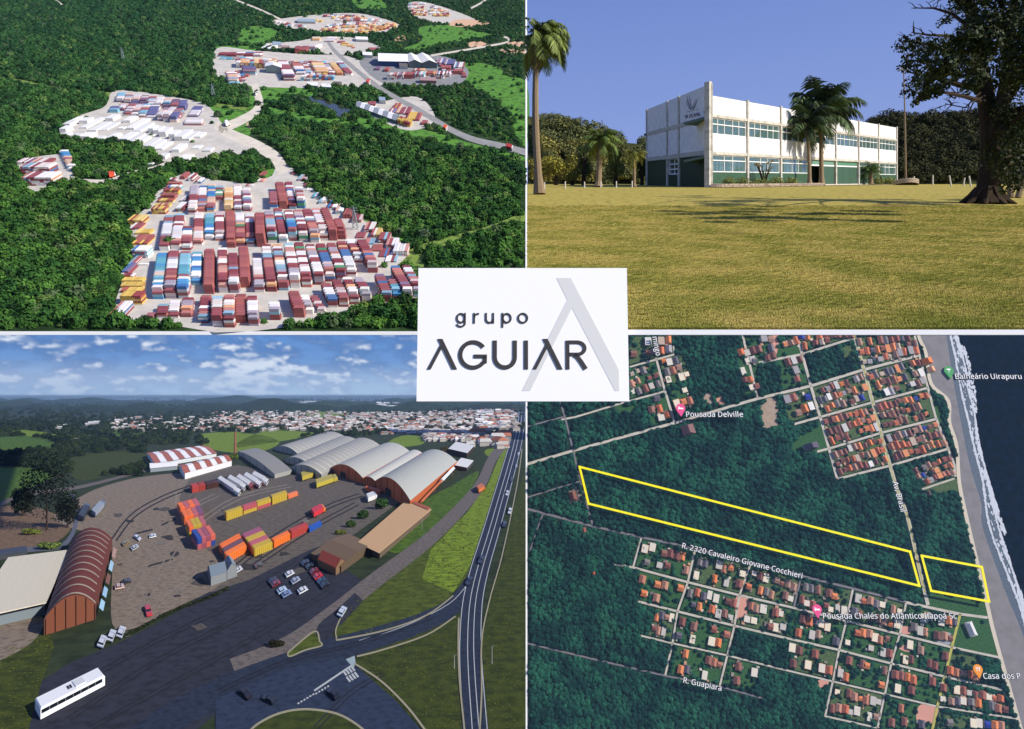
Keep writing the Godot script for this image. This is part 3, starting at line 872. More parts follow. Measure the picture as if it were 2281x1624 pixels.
# a house or shed on a quad of ground: a-b is the near side, c-d the far one; ridge 0 runs from near to far, 1 along the near side
func gable(P: Slope, q: Array, eave_px: float, wall: float, ridge: float, called: String, label: String, roof_k: Color, wall_k: Color, rise := 2.0, bands := 0, cat := "shed") -> Node3D:
	var base: Vector3 = P.loc(q[0].x, q[0].y)
	var g := []
	for p in q:
		g.append(P.loc(p.x, p.y) - base)
	var o := thing(called, label, cat, Transform3D(P.b, P.world(base)))
	if P == DP:
		wall *= 1.67
		rise *= 1.67
	else:
		wall *= 0.95
		rise *= 0.6
	var up = Vector3(0, wall, 0)
	var w = Mb.new()
	w.hexa([g[0], g[1], g[2], g[3], g[0] + up, g[1] + up, g[2] + up, g[3] + up])
	var r0: Vector3
	var r1: Vector3
	var e = []
	var mid: Vector3 = (g[0] + g[1] + g[2] + g[3]) / 4.0
	for p in g:
		var out: Vector3 = p - mid
		e.append(mid + out * 1.03 + up + Vector3(0, 0.03, 0))
	if ridge == 0.0:
		r0 = (e[0] + e[1]) / 2.0 + Vector3(0, rise, 0)
		r1 = (e[3] + e[2]) / 2.0 + Vector3(0, rise, 0)
		w.tri(g[0] + up, (g[0] + g[1]) / 2.0 + up + Vector3(0, rise * 0.97, 0), g[1] + up)
		w.tri(g[2] + up, (g[3] + g[2]) / 2.0 + up + Vector3(0, rise * 0.97, 0), g[3] + up)
	else:
		r0 = (e[0] + e[3]) / 2.0 + Vector3(0, rise, 0)
		r1 = (e[1] + e[2]) / 2.0 + Vector3(0, rise, 0)
		w.tri(g[3] + up, (g[0] + g[3]) / 2.0 + up + Vector3(0, rise * 0.97, 0), g[0] + up)
		w.tri(g[1] + up, (g[1] + g[2]) / 2.0 + up + Vector3(0, rise * 0.97, 0), g[2] + up)
	part("wall", w.mesh(), paint(wall_k, 0.85), o)
	var sides := [[e[0], r0, r1, e[3]], [e[2], r1, r0, e[1]]] if ridge == 0.0 else [[e[0], r0, r1, e[1]], [e[2], r1, r0, e[3]]]
	for s in sides:
		if bands == 0:
			var r := Mb.new()
			r.quad(s[0], s[1], s[2], s[3])
			part("roof", r.mesh(), paint(roof_k, 0.6), o)
		else:
			for i in bands:
				var r := Mb.new()
				var t0 := float(i) / bands
				var t1 := (i + 0.96) / bands
				r.quad(s[0].lerp(s[3], t0), s[1].lerp(s[2], t0), s[1].lerp(s[2], t1), s[0].lerp(s[3], t1))
				part("roof_panel", r.mesh(), paint(hue(240, 240, 240) if i % 2 else roof_k, 0.6), o)
	return o


func skewed(m: Mb, ax: Vector3, az: Vector3) -> ArrayMesh:   # x along one ground direction, z along another
	for i in m.v.size():
		var p := m.v[i]
		m.v[i] = ax * p.x + Vector3.UP * p.y + az * p.z
	return m.mesh()


func span(P: Slope, a: Vector2, e: Vector2, wide_px: float) -> Array:   # [middle, length, width, length direction, width direction] on the ground
	var p := P.loc(a.x, a.y)
	var q := P.loc(e.x, e.y)
	var m := (a + e) / 2.0
	var s := (e - a).normalized().orthogonal() * wide_px / 2.0
	if s.y < 0.0: s = -s
	s.y *= 0.8
	var u := P.loc(m.x + s.x, m.y + s.y) - P.loc(m.x - s.x, m.y - s.y)
	return [(p + q) / 2.0, p.distance_to(q), u.length(), (q - p).normalized(), u.normalized()]


func truck(P: Slope, a: Vector2, e: Vector2, body_k: Color, cab_k: Color, label: String, group := "", wide := 9.0, called := "lorry") -> void:
	var k := span(P, a, e, wide)
	var l: float = k[1]
	var w: float = k[2]
	var ax: Vector3 = k[3]
	var az: Vector3 = k[4]
	var h: float = wide * 0.9 * P.unit(a.x, a.y)
	var o := thing(called, label, "lorry", Transform3D(P.b, P.world(k[0])), group)
	var b := Mb.new()
	b.crate(Vector3(-l * 0.1, h * 0.62, 0), Vector3(l * 0.8, h * 0.76, w), h * 0.06)
	part("load_body", skewed(b, ax, az), paint(body_k, 0.5), o)
	var c := Mb.new()
	c.crate(Vector3(l * 0.41, h * 0.5, 0), Vector3(l * 0.17, h * 0.7, w * 0.95), h * 0.15)
	part("cab", skewed(c, ax, az), paint(cab_k, 0.4), o)
	var ws := Mb.new()
	ws.box(Vector3(l * 0.496, h * 0.62, 0), Vector3(0.02 * l, h * 0.26, w * 0.8))
	part("windscreen", skewed(ws, ax, az), paint(hue(30, 36, 42), 0.1), o)
	for x in [-0.4, -0.3, 0.28, 0.42]:
		for z in [-0.42, 0.42]:
			var t := Mb.new()
			t.tube([Vector3(l * x, h * 0.17, w * z - w * 0.08), Vector3(l * x, h * 0.17, w * z + w * 0.08)], [h * 0.17, h * 0.17], 8)
			part("wheel", skewed(t, ax, az), paint(hue(30, 30, 30), 0.9), o)


# ------------------------------------------------------------------ upper right: lawn hill with the office building
func lawn_ground() -> void:
	var g := mat("lawn", hue(184, 168, 94), 0.95, grain("lawn", 0.012, 7, [Color(0.68, 0.72, 0.56), Color(0.88, 0.88, 0.74), Color(1.0, 0.97, 0.9), Color(0.84, 0.9, 0.64)], 1024), 0.13)
	# the lawn: from the front edge at eight metres to the foot of the wooded hill
	var m := Mb.new()
	var zs := [8.0, 8.6, 9.3, 10.2, 11.3, 12.6, 14.2, 16.0, 18.5, 21.5, 25.0, 29.0, 34.0, 40.0, 48.0, 56.0, 62.0, 75.0, 100.0, 130.0]
	var rows := []
	for z in zs:
		var row := []
		for i in 25:
			var t := i / 24.0
			var x := lerpf((1174.3 - CX) / F * z, 0.74 * z + 4.0, t)
			var k = Vector3(x, 0, -z)
			k.y = lawn_y(z)
			row.append(k)
		rows.append(row)
	for j in zs.size() - 1:
		for i in 24:
			m.quad(rows[j][i], rows[j + 1][i], rows[j + 1][i + 1], rows[j][i + 1])
	setting("lawn", m.mesh(), g)
	# white edging along the front of the lawn
	var e = Mb.new()
	var y1 := lawn_y(8.0) + 0.002
	var y0 := y1 - 8.0 * 11.5 / F
	var x0 := (1174.3 - CX) / F * 8.0
	e.hexa([Vector3(x0, y0, -7.985), Vector3(9.9, y0, -7.985), Vector3(9.9, y0, -8.06), Vector3(x0, y0, -8.06), Vector3(x0, y1, -7.985), Vector3(9.9, y1, -7.985), Vector3(9.9, y1, -8.06), Vector3(x0, y1, -8.06)])
	setting("lawn_edging", e.mesh(), mat("edging", Color.WHITE))
	# short grass: blades in small tufts, near the front where they can be told apart
	var b := Mb.new()
	for i in 7:
		var a = TAU * i / 7.0 + 0.3
		var d := Vector3(cos(a), 0, sin(a))
		var s = Vector3(-d.z, 0, d.x) * 0.0035
		var f := d * 0.012
		var gg := 0.85 + 0.05 * i
		b.col = Color(gg, gg, gg)
		b.tri(f - s, f + d * 0.018 + Vector3(0, 0.018 + 0.003 * (i % 3), 0), f + s)
	var where = []
	var tones := []
	var r := RandomNumberGenerator.new()
	r.seed = 77
	var nz := FastNoiseLite.new()
	nz.seed = 3
	nz.frequency = 0.5
	for i in 90000:
		var z = 8.03 + pow(r.randf(), 1.6) * 26.0
		var x := lerpf((1175.0 - CX) / F * z, 0.68 * z + 1.5, r.randf())
		var s = r.randf_range(0.6, 1.4) * (1.0 + 0.02 * (z - 8.0))
		where.append(Transform3D(TR.b * Basis(Vector3.UP, r.randf() * TAU).scaled(Vector3(s * 1.4, s, s * 1.4)), Vector3(x, lawn_y(z), -z)))
		var k = clampf(0.5 + nz.get_noise_2d(x, z) * 1.1 + 0.25 * (x / z - 0.35) + r.randf_range(-0.3, 0.3), 0, 1)
		tones.append(hue(198, 180, 104).lerp(hue(138, 142, 62), k).srgb_to_linear())
	many("lawn_grass", b.mesh(), tint("grass_blades", 0.9, 0.3), where, tones, "short brownish green grass of the lawn")
	# worn earth patches
	for q in [[1640, 520, 34], [1590, 521, 16], [1630, 594, 20], [1990, 458, 46], [2100, 510, 30], [2110, 630, 26], [1680, 700, 30]]:
		var pts := []
		for i in 9:
			var a = TAU * i / 9.0
			pts.append(Vector2(q[0] + cos(a) * q[2] * r.randf_range(0.6, 1.1), q[1] + sin(a) * q[2] * 0.09 * r.randf_range(0.6, 1.2)))
		lawn_sheet("bare_patch", pts, 0.008, mat("worn_earth", hue(150, 126, 74), 0.95, grain("lawn", 0.006, 6, []), 0.4))
	# paved strip in front of the building
	# paving lies along the front; see office_building


func lawn_sheet(called: String, pts: Array, lift: float, m: Material, _smooth := true) -> void:
	var b := Mb.new()
	var q := []
	var mid := Vector3.ZERO
	for p in pts:
		q.append(lawn_at(p.x, p.y) + Vector3(0, lift, 0))
		mid += q[-1] / pts.size()
	var poly := PackedVector2Array()
	for p in q: poly.append(Vector2(p.x, p.z))
	if Geometry2D.is_polygon_clockwise(poly):
		q.reverse()
		poly.reverse()
	var ix := Geometry2D.triangulate_polygon(poly)
	for i in range(0, ix.size(), 3):
		b.tri(q[ix[i]], q[ix[i + 1]], q[ix[i + 2]])
	setting(called, b.mesh(), m)


func lawn_y(z: float) -> float:   # the lawn climbs from the front edge and bulges a little towards the building
	return 0.2759 * z - lerpf(1.541, 0.71, smoothstep(8.0, 62.0, z))


func lawn_at(x: float, y: float) -> Vector3:
	var lo := 7.0
	var hi := 126.0
	for i in 40:
		var m := (lo + hi) / 2.0
		if CY - lawn_y(m) / m * F > y: lo = m
		else: hi = m
	return Vector3((x - CX) / F * lo, lawn_y(lo), -lo)


var CN: Vector3      # near corner of the building
var DR: Vector3      # along the long front
var DL: Vector3      # along the short side
var NR: Vector3
var NL: Vector3
var BH := 0.0

func along(right: bool, x: float) -> float:
	var k = (x - CX) / F
	var d := DR if right else DL
	return (-k * CN.z - CN.x) / (d.x + k * d.z)


func wall_box(right: bool, s0: float, s1: float, h0: float, h1: float, d0: float, d1: float, m: Mb) -> void:
	var d := DR if right else DL
	var n := NR if right else NL
	var p = []
	for h in [h0, h1]:
		var ring := [d * s0 + n * d1, d * s1 + n * d1, d * s1 + n * d0, d * s0 + n * d0]
		if not right:
			ring = [d * s1 + n * d1, d * s0 + n * d1, d * s0 + n * d0, d * s1 + n * d0]
		for q in ring:
			p.append(q + Vector3(0, h, 0))
	m.hexa(p)


func wall_part(called: String, o: Node3D, right: bool, s0: float, s1: float, h0: float, h1: float, d0: float, d1: float, k: Material) -> MeshInstance3D:
	var m := Mb.new()
	wall_box(right, s0, s1, h0, h1, d0, d1, m)
	return part(called, m.mesh(), k, o)


func office_building() -> void:
	var spot := func(px_x: float, z: float) -> Vector3: return Vector3((px_x - CX) / F * z, lawn_y(z), -z)
	CN = spot.call(1580.0, 68.0)
	var far: Vector3 = spot.call(1997.0, 111.0)
	DR = (far - CN)
	DR = DR / Vector2(DR.x, DR.z).length()
	var leftp: Vector3 = spot.call(1441.0, 93.0)
	DL = (leftp - CN)
	DL = DL / Vector2(DL.x, DL.z).length()
	NR = Vector3(-DR.z, 0, DR.x).normalized()
	if NR.z < 0: NR = -NR
	NL = Vector3(-DL.z, 0, DL.x).normalized()
	if NL.x > 0: NL = -NL
	var pave := []
	for q in [[1576, 1.0], [1640, 5.6], [1740, 7.0], [1840, 7.4], [1930, 7.0], [2030, 9.0]]:
		var g := front(q[0], q[1])
		pave.append(Vector2(g.x, g.z))
	for q in [[2030, 0.1], [1780, 0.1], [1582, 0.05]]:
		var g := front(q[0], q[1])
		pave.append(Vector2(g.x, g.z))
	var pm := Mb.new()
	if Geometry2D.is_polygon_clockwise(PackedVector2Array(pave)): pave.reverse()
	var ix := Geometry2D.triangulate_polygon(PackedVector2Array(pave))
	for i in range(0, ix.size(), 3):
		var t := []
		for e in 3:
			var q: Vector2 = pave[ix[i + e]]
			t.append(Vector3(q.x, lawn_y(-q.y) + 0.05, q.y))
		pm.tri(t[0], t[1], t[2])
	setting("paving", pm.mesh(), mat("paving", hue(206, 186, 160), 0.9, grain("concrete", 0.01, 5, []), 0.2))
	BH = (417.5 - 185.8) * -CN.z / F
	var o := thing("office_building", "two-storey white office building with concrete columns and a green tiled base", "building", Transform3D(Basis(), CN))
	var conc := mat("weathered_concrete", hue(206, 202, 192), 0.9, grain("stain", 0.02, 5, [Color(0.82, 0.81, 0.79), Color(0.95, 0.95, 0.93), Color(1, 1, 1)]), 0.12, true)
	var white := mat("white_panel", hue(240, 238, 236), 0.7, grain("panel", 0.01, 4, [Color(0.93, 0.93, 0.93), Color(1, 1, 1)]), 0.2, true)
	var frame := paint(hue(240, 240, 238), 0.4)
	var glass := mat("window_glass", Color(0.42, 0.56, 0.54, 0.35), 0.04, null, 1.0, false, 0.6)
	glass.transparency = BaseMaterial3D.TRANSPARENCY_ALPHA
	var tile := mat("green_tile", hue(84, 102, 88), 0.5, tile_picture(), 1.0)
	tile.uv1_scale = Vector3.ONE * 0.9
	tile.uv1_triplanar = true
	var room := paint(hue(96, 118, 112), 0.9)
	var green := paint(hue(66, 94, 76), 0.35)
	var lr := along(true, 1997)
	var ll = along(false, 1441)
	var f := func(y: float) -> float: return (417.5 - y) / (417.5 - 185.8) * BH
	var h_top: float = f.call(211.9)
	var hb1: float = f.call(252.9)
	var hw1: float = f.call(260.0)
	var hw0: float = f.call(297.5)
	var hm: float = f.call(336.8)
	var hl1: float = f.call(344.0)
	var hl0: float = f.call(383.0)
	var ht: float = f.call(410.5)
	# core: floors, back walls of the rooms and the two hidden sides
	var core := Mb.new()
	var A := Vector3.ZERO
	var inset := -2.4
	var c0 := DR * 1.6 + NR * inset + NL * -0.5
	var rb := DR * lr + NR * inset
	var bk = DL * ll - NL * 0.6
	var far_c := DR * lr + DL * 14.0
	var base := [DR * 3.0 + NR * inset, rb, far_c, DL * ll + NL * -0.4]
	var p = []
	for h in [-1.2, h_top - 0.25]:
		for q in base:
			p.append(q + Vector3(0, h, 0))
	core.hexa(p)
	part("inner_wall", core.mesh(), room, o)
	for h in [hb1 - 0.1, hl1 + 0.05, 0.02]:
		wall_part("floor_slab", o, true, 0.4, lr, h - 0.22, h, inset - 0.3, -0.3, room)
	var roof := Mb.new()
	p = []
	for h in [h_top - 0.24, h_top - 0.06]:
		for q in [DR * 0.3 + NR * -0.25, DR * lr + NR * -0.25, far_c, DL * ll + NL * -0.4]:
			p.append(q + Vector3(0, h, 0))
	roof.hexa(p)
	part("roof", roof.mesh(), conc, o)
	# long front: seven bays
	var cols := [658.0, 950.0, 1207.0, 1432.0, 1631.0, 1806.0, 1960.0, 2102.0]
	var at := []
	for c in cols:
		at.append(along(true, 1390.0 + 0.2891 * c))
	at[0] = 0.0
	at[7] = lr
	for i in 8:
		var w = 0.17 if i else 0.24
		wall_part("column", o, true, at[i] - w, at[i] + w, -0.6, (h_top + 0.12) if i else BH + 0.15, -0.35, 0.12, conc)
	wall_part("beam", o, true, 0.2, lr, hw1, hb1, -0.2, 0.08, conc)
	wall_part("beam", o, true, 0.2, lr, hl1, hm, -0.2, 0.08, conc)
	wall_part("kerb", o, true, 0.2, lr, -0.5, ht * 0.55, -0.2, 0.05, conc)
	for i in 7:
		var s0: float = at[i] + 0.25
		var s1: float = at[i + 1] - 0.25
		wall_part("wall_panel", o, true, s0, s1, hb1, h_top, -0.2, 0.0, white)
		wall_part("wall_panel", o, true, s0, s1, hm, hw0, -0.2, 0.0, white)
		bay_window(o, s0, s1, hw0, hw1, 0.62, [0.2, 0.385, 0.62, 0.8], frame, glass)
		if i < 3 or i >= 5:
			wall_part("tile_wall", o, true, s0, s1, ht * 0.4, hl0, -0.2, -0.02, tile)
			bay_window(o, s0, s1, hl0, hl1, 0.7, [0.385, 0.62], frame, glass)
			for k in 22:
				if rng.randf() < 0.75:
					var t0 := lerpf(s0, s1, k / 22.0)
					wall_part("blind_slat", o, true, t0, t0 + (s1 - s0) / 30.0, hl0 + 0.1, hl1 - 0.15, -0.62, -0.58, paint(hue(150, 178, 172), 0.8))
		elif i == 3:
			wall_part("door_recess", o, true, s0, s1, 0.0, hl1, -1.4, -1.3, paint(hue(40, 62, 50), 0.6))
			var dm := wall_part("door", o, true, s0 + (s1 - s0) * 0.52, s1, 0.0, hl0 + 0.9, -0.2, -0.12, green)
			wall_part("transom_panel", o, true, s0, s1, hl0 + 1.0, hl1, -0.2, -0.12, paint(hue(112, 150, 128), 0.3))
			wall_part("door_bar", o, true, s0, s1, hl0 + 0.88, hl0 + 1.02, -0.2, -0.08, frame)
			dm.set_meta("label", "dark green entrance door beside the palm trunks")
		else:
			for k in 3:
				wall_part("shutter_panel", o, true, lerpf(s0, s1, k / 3.0) + 0.02, lerpf(s0, s1, (k + 1) / 3.0) - 0.02, 0.0, hl0 + 0.9, -0.2, -0.12, green)
			wall_part("transom_panel", o, true, s0, s1, hl0 + 1.0, hl1, -0.2, -0.12, paint(hue(92, 138, 108), 0.3))
			wall_part("door_bar", o, true, s0, s1, hl0 + 0.88, hl0 + 1.02, -0.2, -0.08, frame)
	# short side with the tall parapet, in shade
	var lc := [184.0, 335.0, 425.0, 655.0]
	var ls := []
	for c in lc:
		ls.append(along(false, 1390.0 + 0.2891 * c))
	ls[3] = 0.0
	ls[0] = ll
	var hl_b1: float = f.call(257.0)
	var hl_b0: float = f.call(267.5)
	var hl_m1: float = f.call(333.5)
	var hl_m0: float = f.call(344.5)
	for i in 4:
		if i == 3: continue
		wall_part("column", o, false, ls[i] - 0.22, ls[i] + 0.22, -0.6, BH, -0.3, 0.1, conc)
	wall_part("column", o, false, -0.05, 0.4, -0.6, BH + 0.02, -0.3, 0.14, conc)
	wall_part("beam", o, false, 0.3, ll, hl_b0, hl_b1, -0.25, 0.07, conc)
	wall_part("beam", o, false, 0.3, ll, hl_m0, hl_m1, -0.25, 0.07, conc)
	var shaded_tile := mat("shaded_tile_wall", hue(58, 70, 60), 0.6, tile_picture(), 1.0)  # same tile as the front, shade of this side put into its colour
	shaded_tile.uv1_scale = Vector3.ONE * 0.9
	shaded_tile.uv1_triplanar = true
	for i in 3:
		var s0: float = ls[i + 1] + 0.3
		var s1: float = ls[i] - 0.3
		wall_part("wall_panel", o, false, s0, s1, hl_b1, BH - 0.05, -0.25, 0.0, white)
		wall_part("wall_panel", o, false, s0, s1, hl_m1, hl_b0, -0.25, 0.0, white)
		if i == 1:
			wall_part("tile_wall", o, false, s0, s1, -0.5, hl_m0 * 0.42, -0.25, -0.03, shaded_tile)
			var w = wall_part("window", o, false, s0, s1, hl_m0 * 0.42, hl_m0, -0.3, -0.2, mat("dark_glass", hue(40, 56, 52), 0.06, null, 1.0, false, 0.6))
			for t in [0.0, 0.3, 0.62, 0.96]:
				wall_part("window_bar", o, false, s0, s1, lerpf(hl_m0 * 0.42, hl_m0, t), lerpf(hl_m0 * 0.42, hl_m0, t) + 0.12, -0.2, -0.12, frame)
			for t in [0.0, 0.5, 0.97]:
				wall_part("window_bar", o, false, lerpf(s0, s1, t), lerpf(s0, s1, t) + 0.12, hl_m0 * 0.42, hl_m0, -0.2, -0.13, frame)
		else:
			wall_part("tile_wall", o, false, s0, s1, -0.5, hl_m0, -0.25, -0.03, shaded_tile)
	# floodlights and small fittings
	for q in [[false, 0.2, f.call(252.0), 0.3], [false, ll - 0.2, f.call(267.0), 0.3]]:
		var m := Mb.new()
		wall_box(q[0], q[1], q[1] + 0.3, q[2], q[2] + 0.25, 0.12, 0.34, m)
		part("floodlight", m.mesh(), paint(hue(70, 72, 76), 0.4), o)
	# emblem and lettering on the parapet wall: five tapering strokes that spread upwards, a rule, seven letters
	var ink := paint(hue(92, 96, 112), 0.6)
	var to := func(x: float, y: float, d: float) -> Vector3:
		var s = along(false, 1390.0 + 0.2891 * x)
		var q = CN + DL * s
		var hgt := (160.4 + 0.2891 * y)
		return DL * s + NL * d + Vector3(0, (CY - hgt) / F * -q.z - q.y, 0)
	var strokes := [[487, 185, 500, 255, 520, 290, 9.0], [505, 175, 512, 240, 528, 284, 6.0], [566, 208, 556, 255, 532, 290, 9.0], [553, 205, 545, 245, 530, 280, 5.0], [480, 215, 492, 268, 515, 290, 5.0]]
	for q in strokes:
		var m := Mb.new()
		var prev := []
		for i in 9:
			var t := i / 8.0
			var a = Vector2(q[0], q[1]).lerp(Vector2(q[2], q[3]), t).lerp(Vector2(q[2], q[3]).lerp(Vector2(q[4], q[5]), t), t)
			var w: float = q[6] * (0.25 + 0.9 * t - 0.5 * t * t) * 0.5
			var cur := [to.call(a.x - w, a.y, 0.06), to.call(a.x + w, a.y, 0.06)]
			if prev:
				m.quad(prev[0], prev[1], cur[1], cur[0])
			prev = cur
		part("emblem_stroke", m.mesh(), ink, o)
	var rule := Mb.new()
	rule.quad(to.call(488, 306, 0.06), to.call(580, 286, 0.06), to.call(580, 288.5, 0.06), to.call(488, 308.5, 0.06))
	part("emblem_rule", rule.mesh(), ink, o)
	var glyphs := {"V": [[0, 0, 0.5, 1], [0.5, 1, 1, 0]], "I": [[0.5, 0, 0.5, 1]], "Z": [[0, 0.06, 1, 0.06], [1, 0.06, 0, 0.94], [0, 0.94, 1, 0.94]], "C": [[1, 0.08, 0.3, 0.06], [0.3, 0.06, 0.05, 0.5], [0.05, 0.5, 0.3, 0.94], [0.3, 0.94, 1, 0.92]], "A": [[0, 1, 0.5, 0], [0.5, 0, 1, 1], [0.25, 0.66, 0.75, 0.66]], "Y": [[0, 0, 0.5, 0.5], [1, 0, 0.2, 1]]}
	var spell := ["V", "I", "Z", "C", "A", "Y", "A"]
	var xs := [474, 491, 506, 523, 541, 558, 573]
	for i in 7:
		var x0: float = xs[i]
		var w = 5.0 if spell[i] == "I" else 14.0 - i * 0.1
		var y0 := 331.0 - (x0 - 474.0) * 0.2
		var m := Mb.new()
		for l in glyphs[spell[i]]:
			var a = Vector2(x0 + l[0] * w, y0 + l[1] * 27.0)
			var b := Vector2(x0 + l[2] * w, y0 + l[3] * 27.0)
			var sd := (b - a).normalized()
			var n := Vector2(-sd.y, sd.x) * 1.9
			m.quad(to.call(a.x - n.x, a.y - n.y, 0.06), to.call(a.x + n.x, a.y + n.y, 0.06), to.call(b.x + n.x, b.y + n.y, 0.06), to.call(b.x - n.x, b.y - n.y, 0.06))
		part("letter", m.mesh(), ink, o)


func bay_window(o: Node3D, s0: float, s1: float, h0: float, h1: float, split: float, bars: Array, frame: Material, glass: Material) -> void:
	var g := wall_part("window_pane", o, true, s0, s1, h0, h1, -0.13, -0.11, glass)
	var m := Mb.new()
	for t in [0.0, split, 1.0]:
		var h = lerpf(h0, h1 - 0.08, t)
		wall_box(true, s0, s1, h, h + 0.08, -0.16, -0.04, m)
	for t in [0.0] + bars + [1.0]:
		var s = lerpf(s0, s1 - 0.07, t)
		wall_box(true, s, s + 0.07, h0, h1, -0.15, -0.05, m)
	part("window_frame", m.mesh(), frame, g)


func tile_picture() -> Texture2D:
	if texs.has("tile"):
		return texs["tile"]
	var im := Image.create(64, 64, false, Image.FORMAT_RGB8)
	im.fill(Color(0.72, 0.76, 0.72))
	var r := RandomNumberGenerator.new()
	r.seed = 4
	for y in 4:
		for x in 4:
			var g := r.randf_range(0.85, 1.0)
			im.fill_rect(Rect2i(x * 16 + 2, y * 16 + 2, 13, 13), Color(g * 0.8, g, g * 0.86))
	texs["tile"] = ImageTexture.create_from_image(im)
	return texs["tile"]


# a leafy mass of single leaves inside a squashed ball
func leaf_ball(m: Mb, at: Vector3, r: Vector3, n: int, leaf: float, tone: Color, spread := 0.22, rr: RandomNumberGenerator = null) -> void:
	var g := rr if rr else rng
	for i in n:
		var d := Vector3(g.randfn(), g.randfn(), g.randfn()).normalized() * pow(g.randf(), 0.4)
		var q = at + d * r
		var up := (d + Vector3(g.randf_range(-1, 1), g.randf_range(-0.3, 1.4), g.randf_range(-1, 1))).normalized()
		var x := up.cross(Vector3(g.randf_range(-1, 1), g.randf_range(-1, 1), g.randf_range(-1, 1))).normalized() * leaf * g.randf_range(0.6, 1.3)
		var z = x.cross(up) * 0.55
		var k = g.randf_range(1.0 - spread, 1.0 + spread)
		m.col = (tone * k).srgb_to_linear()
		m.quad(q - x, q - z, q + x, q + z)


func front(x: float, gap: float) -> Vector3:   # a spot on the ground before the long front
	var s := along(true, x)
	var k := (x - CX) / F
	var q := CN + DR * s
	var z := -q.z - gap
	return Vector3(k * z, lawn_y(z), -z)


func palm(called: String, label: String, foot: Vector2, head: Vector2, girth: float, fronds: int, reach: float, tone: Color, droop: float, up_share: float, group := "", left_stop := -INF, skirt := 0, sd := 1, lean := 0.0, leaflets := 26) -> void:
	var r := RandomNumberGenerator.new()
	r.seed = sd
	var g := lawn_at(foot.x, foot.y) if foot.y > 0 else front(foot.x, -foot.y)
	var z = -g.z
	var k = z / F
	var top = Vector3((head.x - CX) / F, (CY - head.y) / F, -1.0) * z - g
	var o := thing(called, label, "palm tree", Transform3D(Basis(), g), group)
	var t := Mb.new()
	var pts := []
	var rad = []
	for i in 9:
		var s = i / 8.0
		pts.append(Vector3(top.x * s + sin(s * PI) * lean * k, top.y * s, top.z * s))
		rad.append(girth * k * (0.62 - 0.22 * s + (0.35 if i == 0 else 0.0)))
	t.tube(pts, rad, 9)
	part("trunk", t.mesh(), mat("palm_trunk", hue(170, 150, 122), 0.95, grain("bark", 0.03, 4, [Color(0.6, 0.58, 0.54), Color(1, 1, 1)]), 1.2, true), o)
	var leaf_m := tint("palm_leaf", 0.55, 0.25)
	for i in fronds:
		var a = i * 2.39996 + r.randf_range(-0.2, 0.2)
		var rise := lerpf(up_share, -0.35, float(i) / fronds) + r.randf_range(-0.1, 0.1)
		var l = reach * k * r.randf_range(0.8, 1.05)
		var d := Vector3(cos(a), 0, sin(a))
		var m := Mb.new()
		var p = top
		var el = rise
		var steps := 12
		var spine := [p]
		for s in steps:
			var dir := d * cos(el) + Vector3.UP * sin(el)
			p = p + dir * l / steps
			el -= droop / steps * (0.6 + 1.2 * s / steps)
			el = maxf(el, -1.45)
			spine.append(p)
		var tw = girth * k * 0.06
		var rachis := []
		for s in spine.size():
			rachis.append(tw * (1.0 - 0.75 * s / steps) + 0.004)
		var kk := tone * r.randf_range(0.8, 1.2)
		m.col = (kk * 1.1).srgb_to_linear()
		if left_stop == -INF or spine[-1].x + g.x > left_stop * z:
			m.tube(spine, rachis, 4)
		var side := d.cross(Vector3.UP).normalized()
		for j in leaflets:
			var u := 0.1 + 0.9 * j / leaflets
			var fi := u * steps
			var q: Vector3 = spine[int(fi)].lerp(spine[mini(int(fi) + 1, steps)], fi - int(fi))
			var ll = l * 0.30 * sin(PI * clampf(u * 0.86 + 0.12, 0, 1)) + 0.06 * l
			var fw: Vector3 = (spine[mini(int(fi) + 1, steps)] - spine[int(fi)]).normalized()
			for sg in [-1.0, 1.0]:
				var dir: Vector3 = (side * sg * 0.8 + fw * 0.55 + Vector3.DOWN * r.randf_range(0.25, 0.85)).normalized()
				var mid = q + dir * ll * 0.5
				var tip = mid + (dir + Vector3.DOWN * 0.5).normalized() * ll * 0.5
				if tip.x + g.x < left_stop * z:
					continue
				var w = fw * ll * 0.055
				m.col = (kk * r.randf_range(0.8, 1.2)).srgb_to_linear()
				m.quad(q - w, mid - w * 1.1, mid + w * 1.1, q + w)
				m.tri(mid - w * 1.1, tip, mid + w * 1.1)
		if m.v.size():
			part("frond", m.mesh(), leaf_m, o)
	for i in skirt:   # dry fronds that hang along the trunk
		var m := Mb.new()
		var a = TAU * i / skirt
		var d := Vector3(cos(a), 0, sin(a))
		var q0 = top + d * girth * k * 0.5
		for j in 16:
			var q = q0 + Vector3.DOWN * reach * k * 0.6 * j / 16.0 + d * 0.2 * girth * k
			m.col = hue(150, 140, 70).srgb_to_linear() * r.randf_range(0.6, 1.1)
			var e = Vector3(r.randf_range(-1, 1), -1.6, r.randf_range(-1, 1)) * girth * k * 0.8
			if q.x + e.x + g.x > left_stop * z:
				m.tri(q, q + e, q + Vector3(0.06, -0.1, 0))
		if m.v.size():
			part("dry_frond", m.mesh(), leaf_m, o)


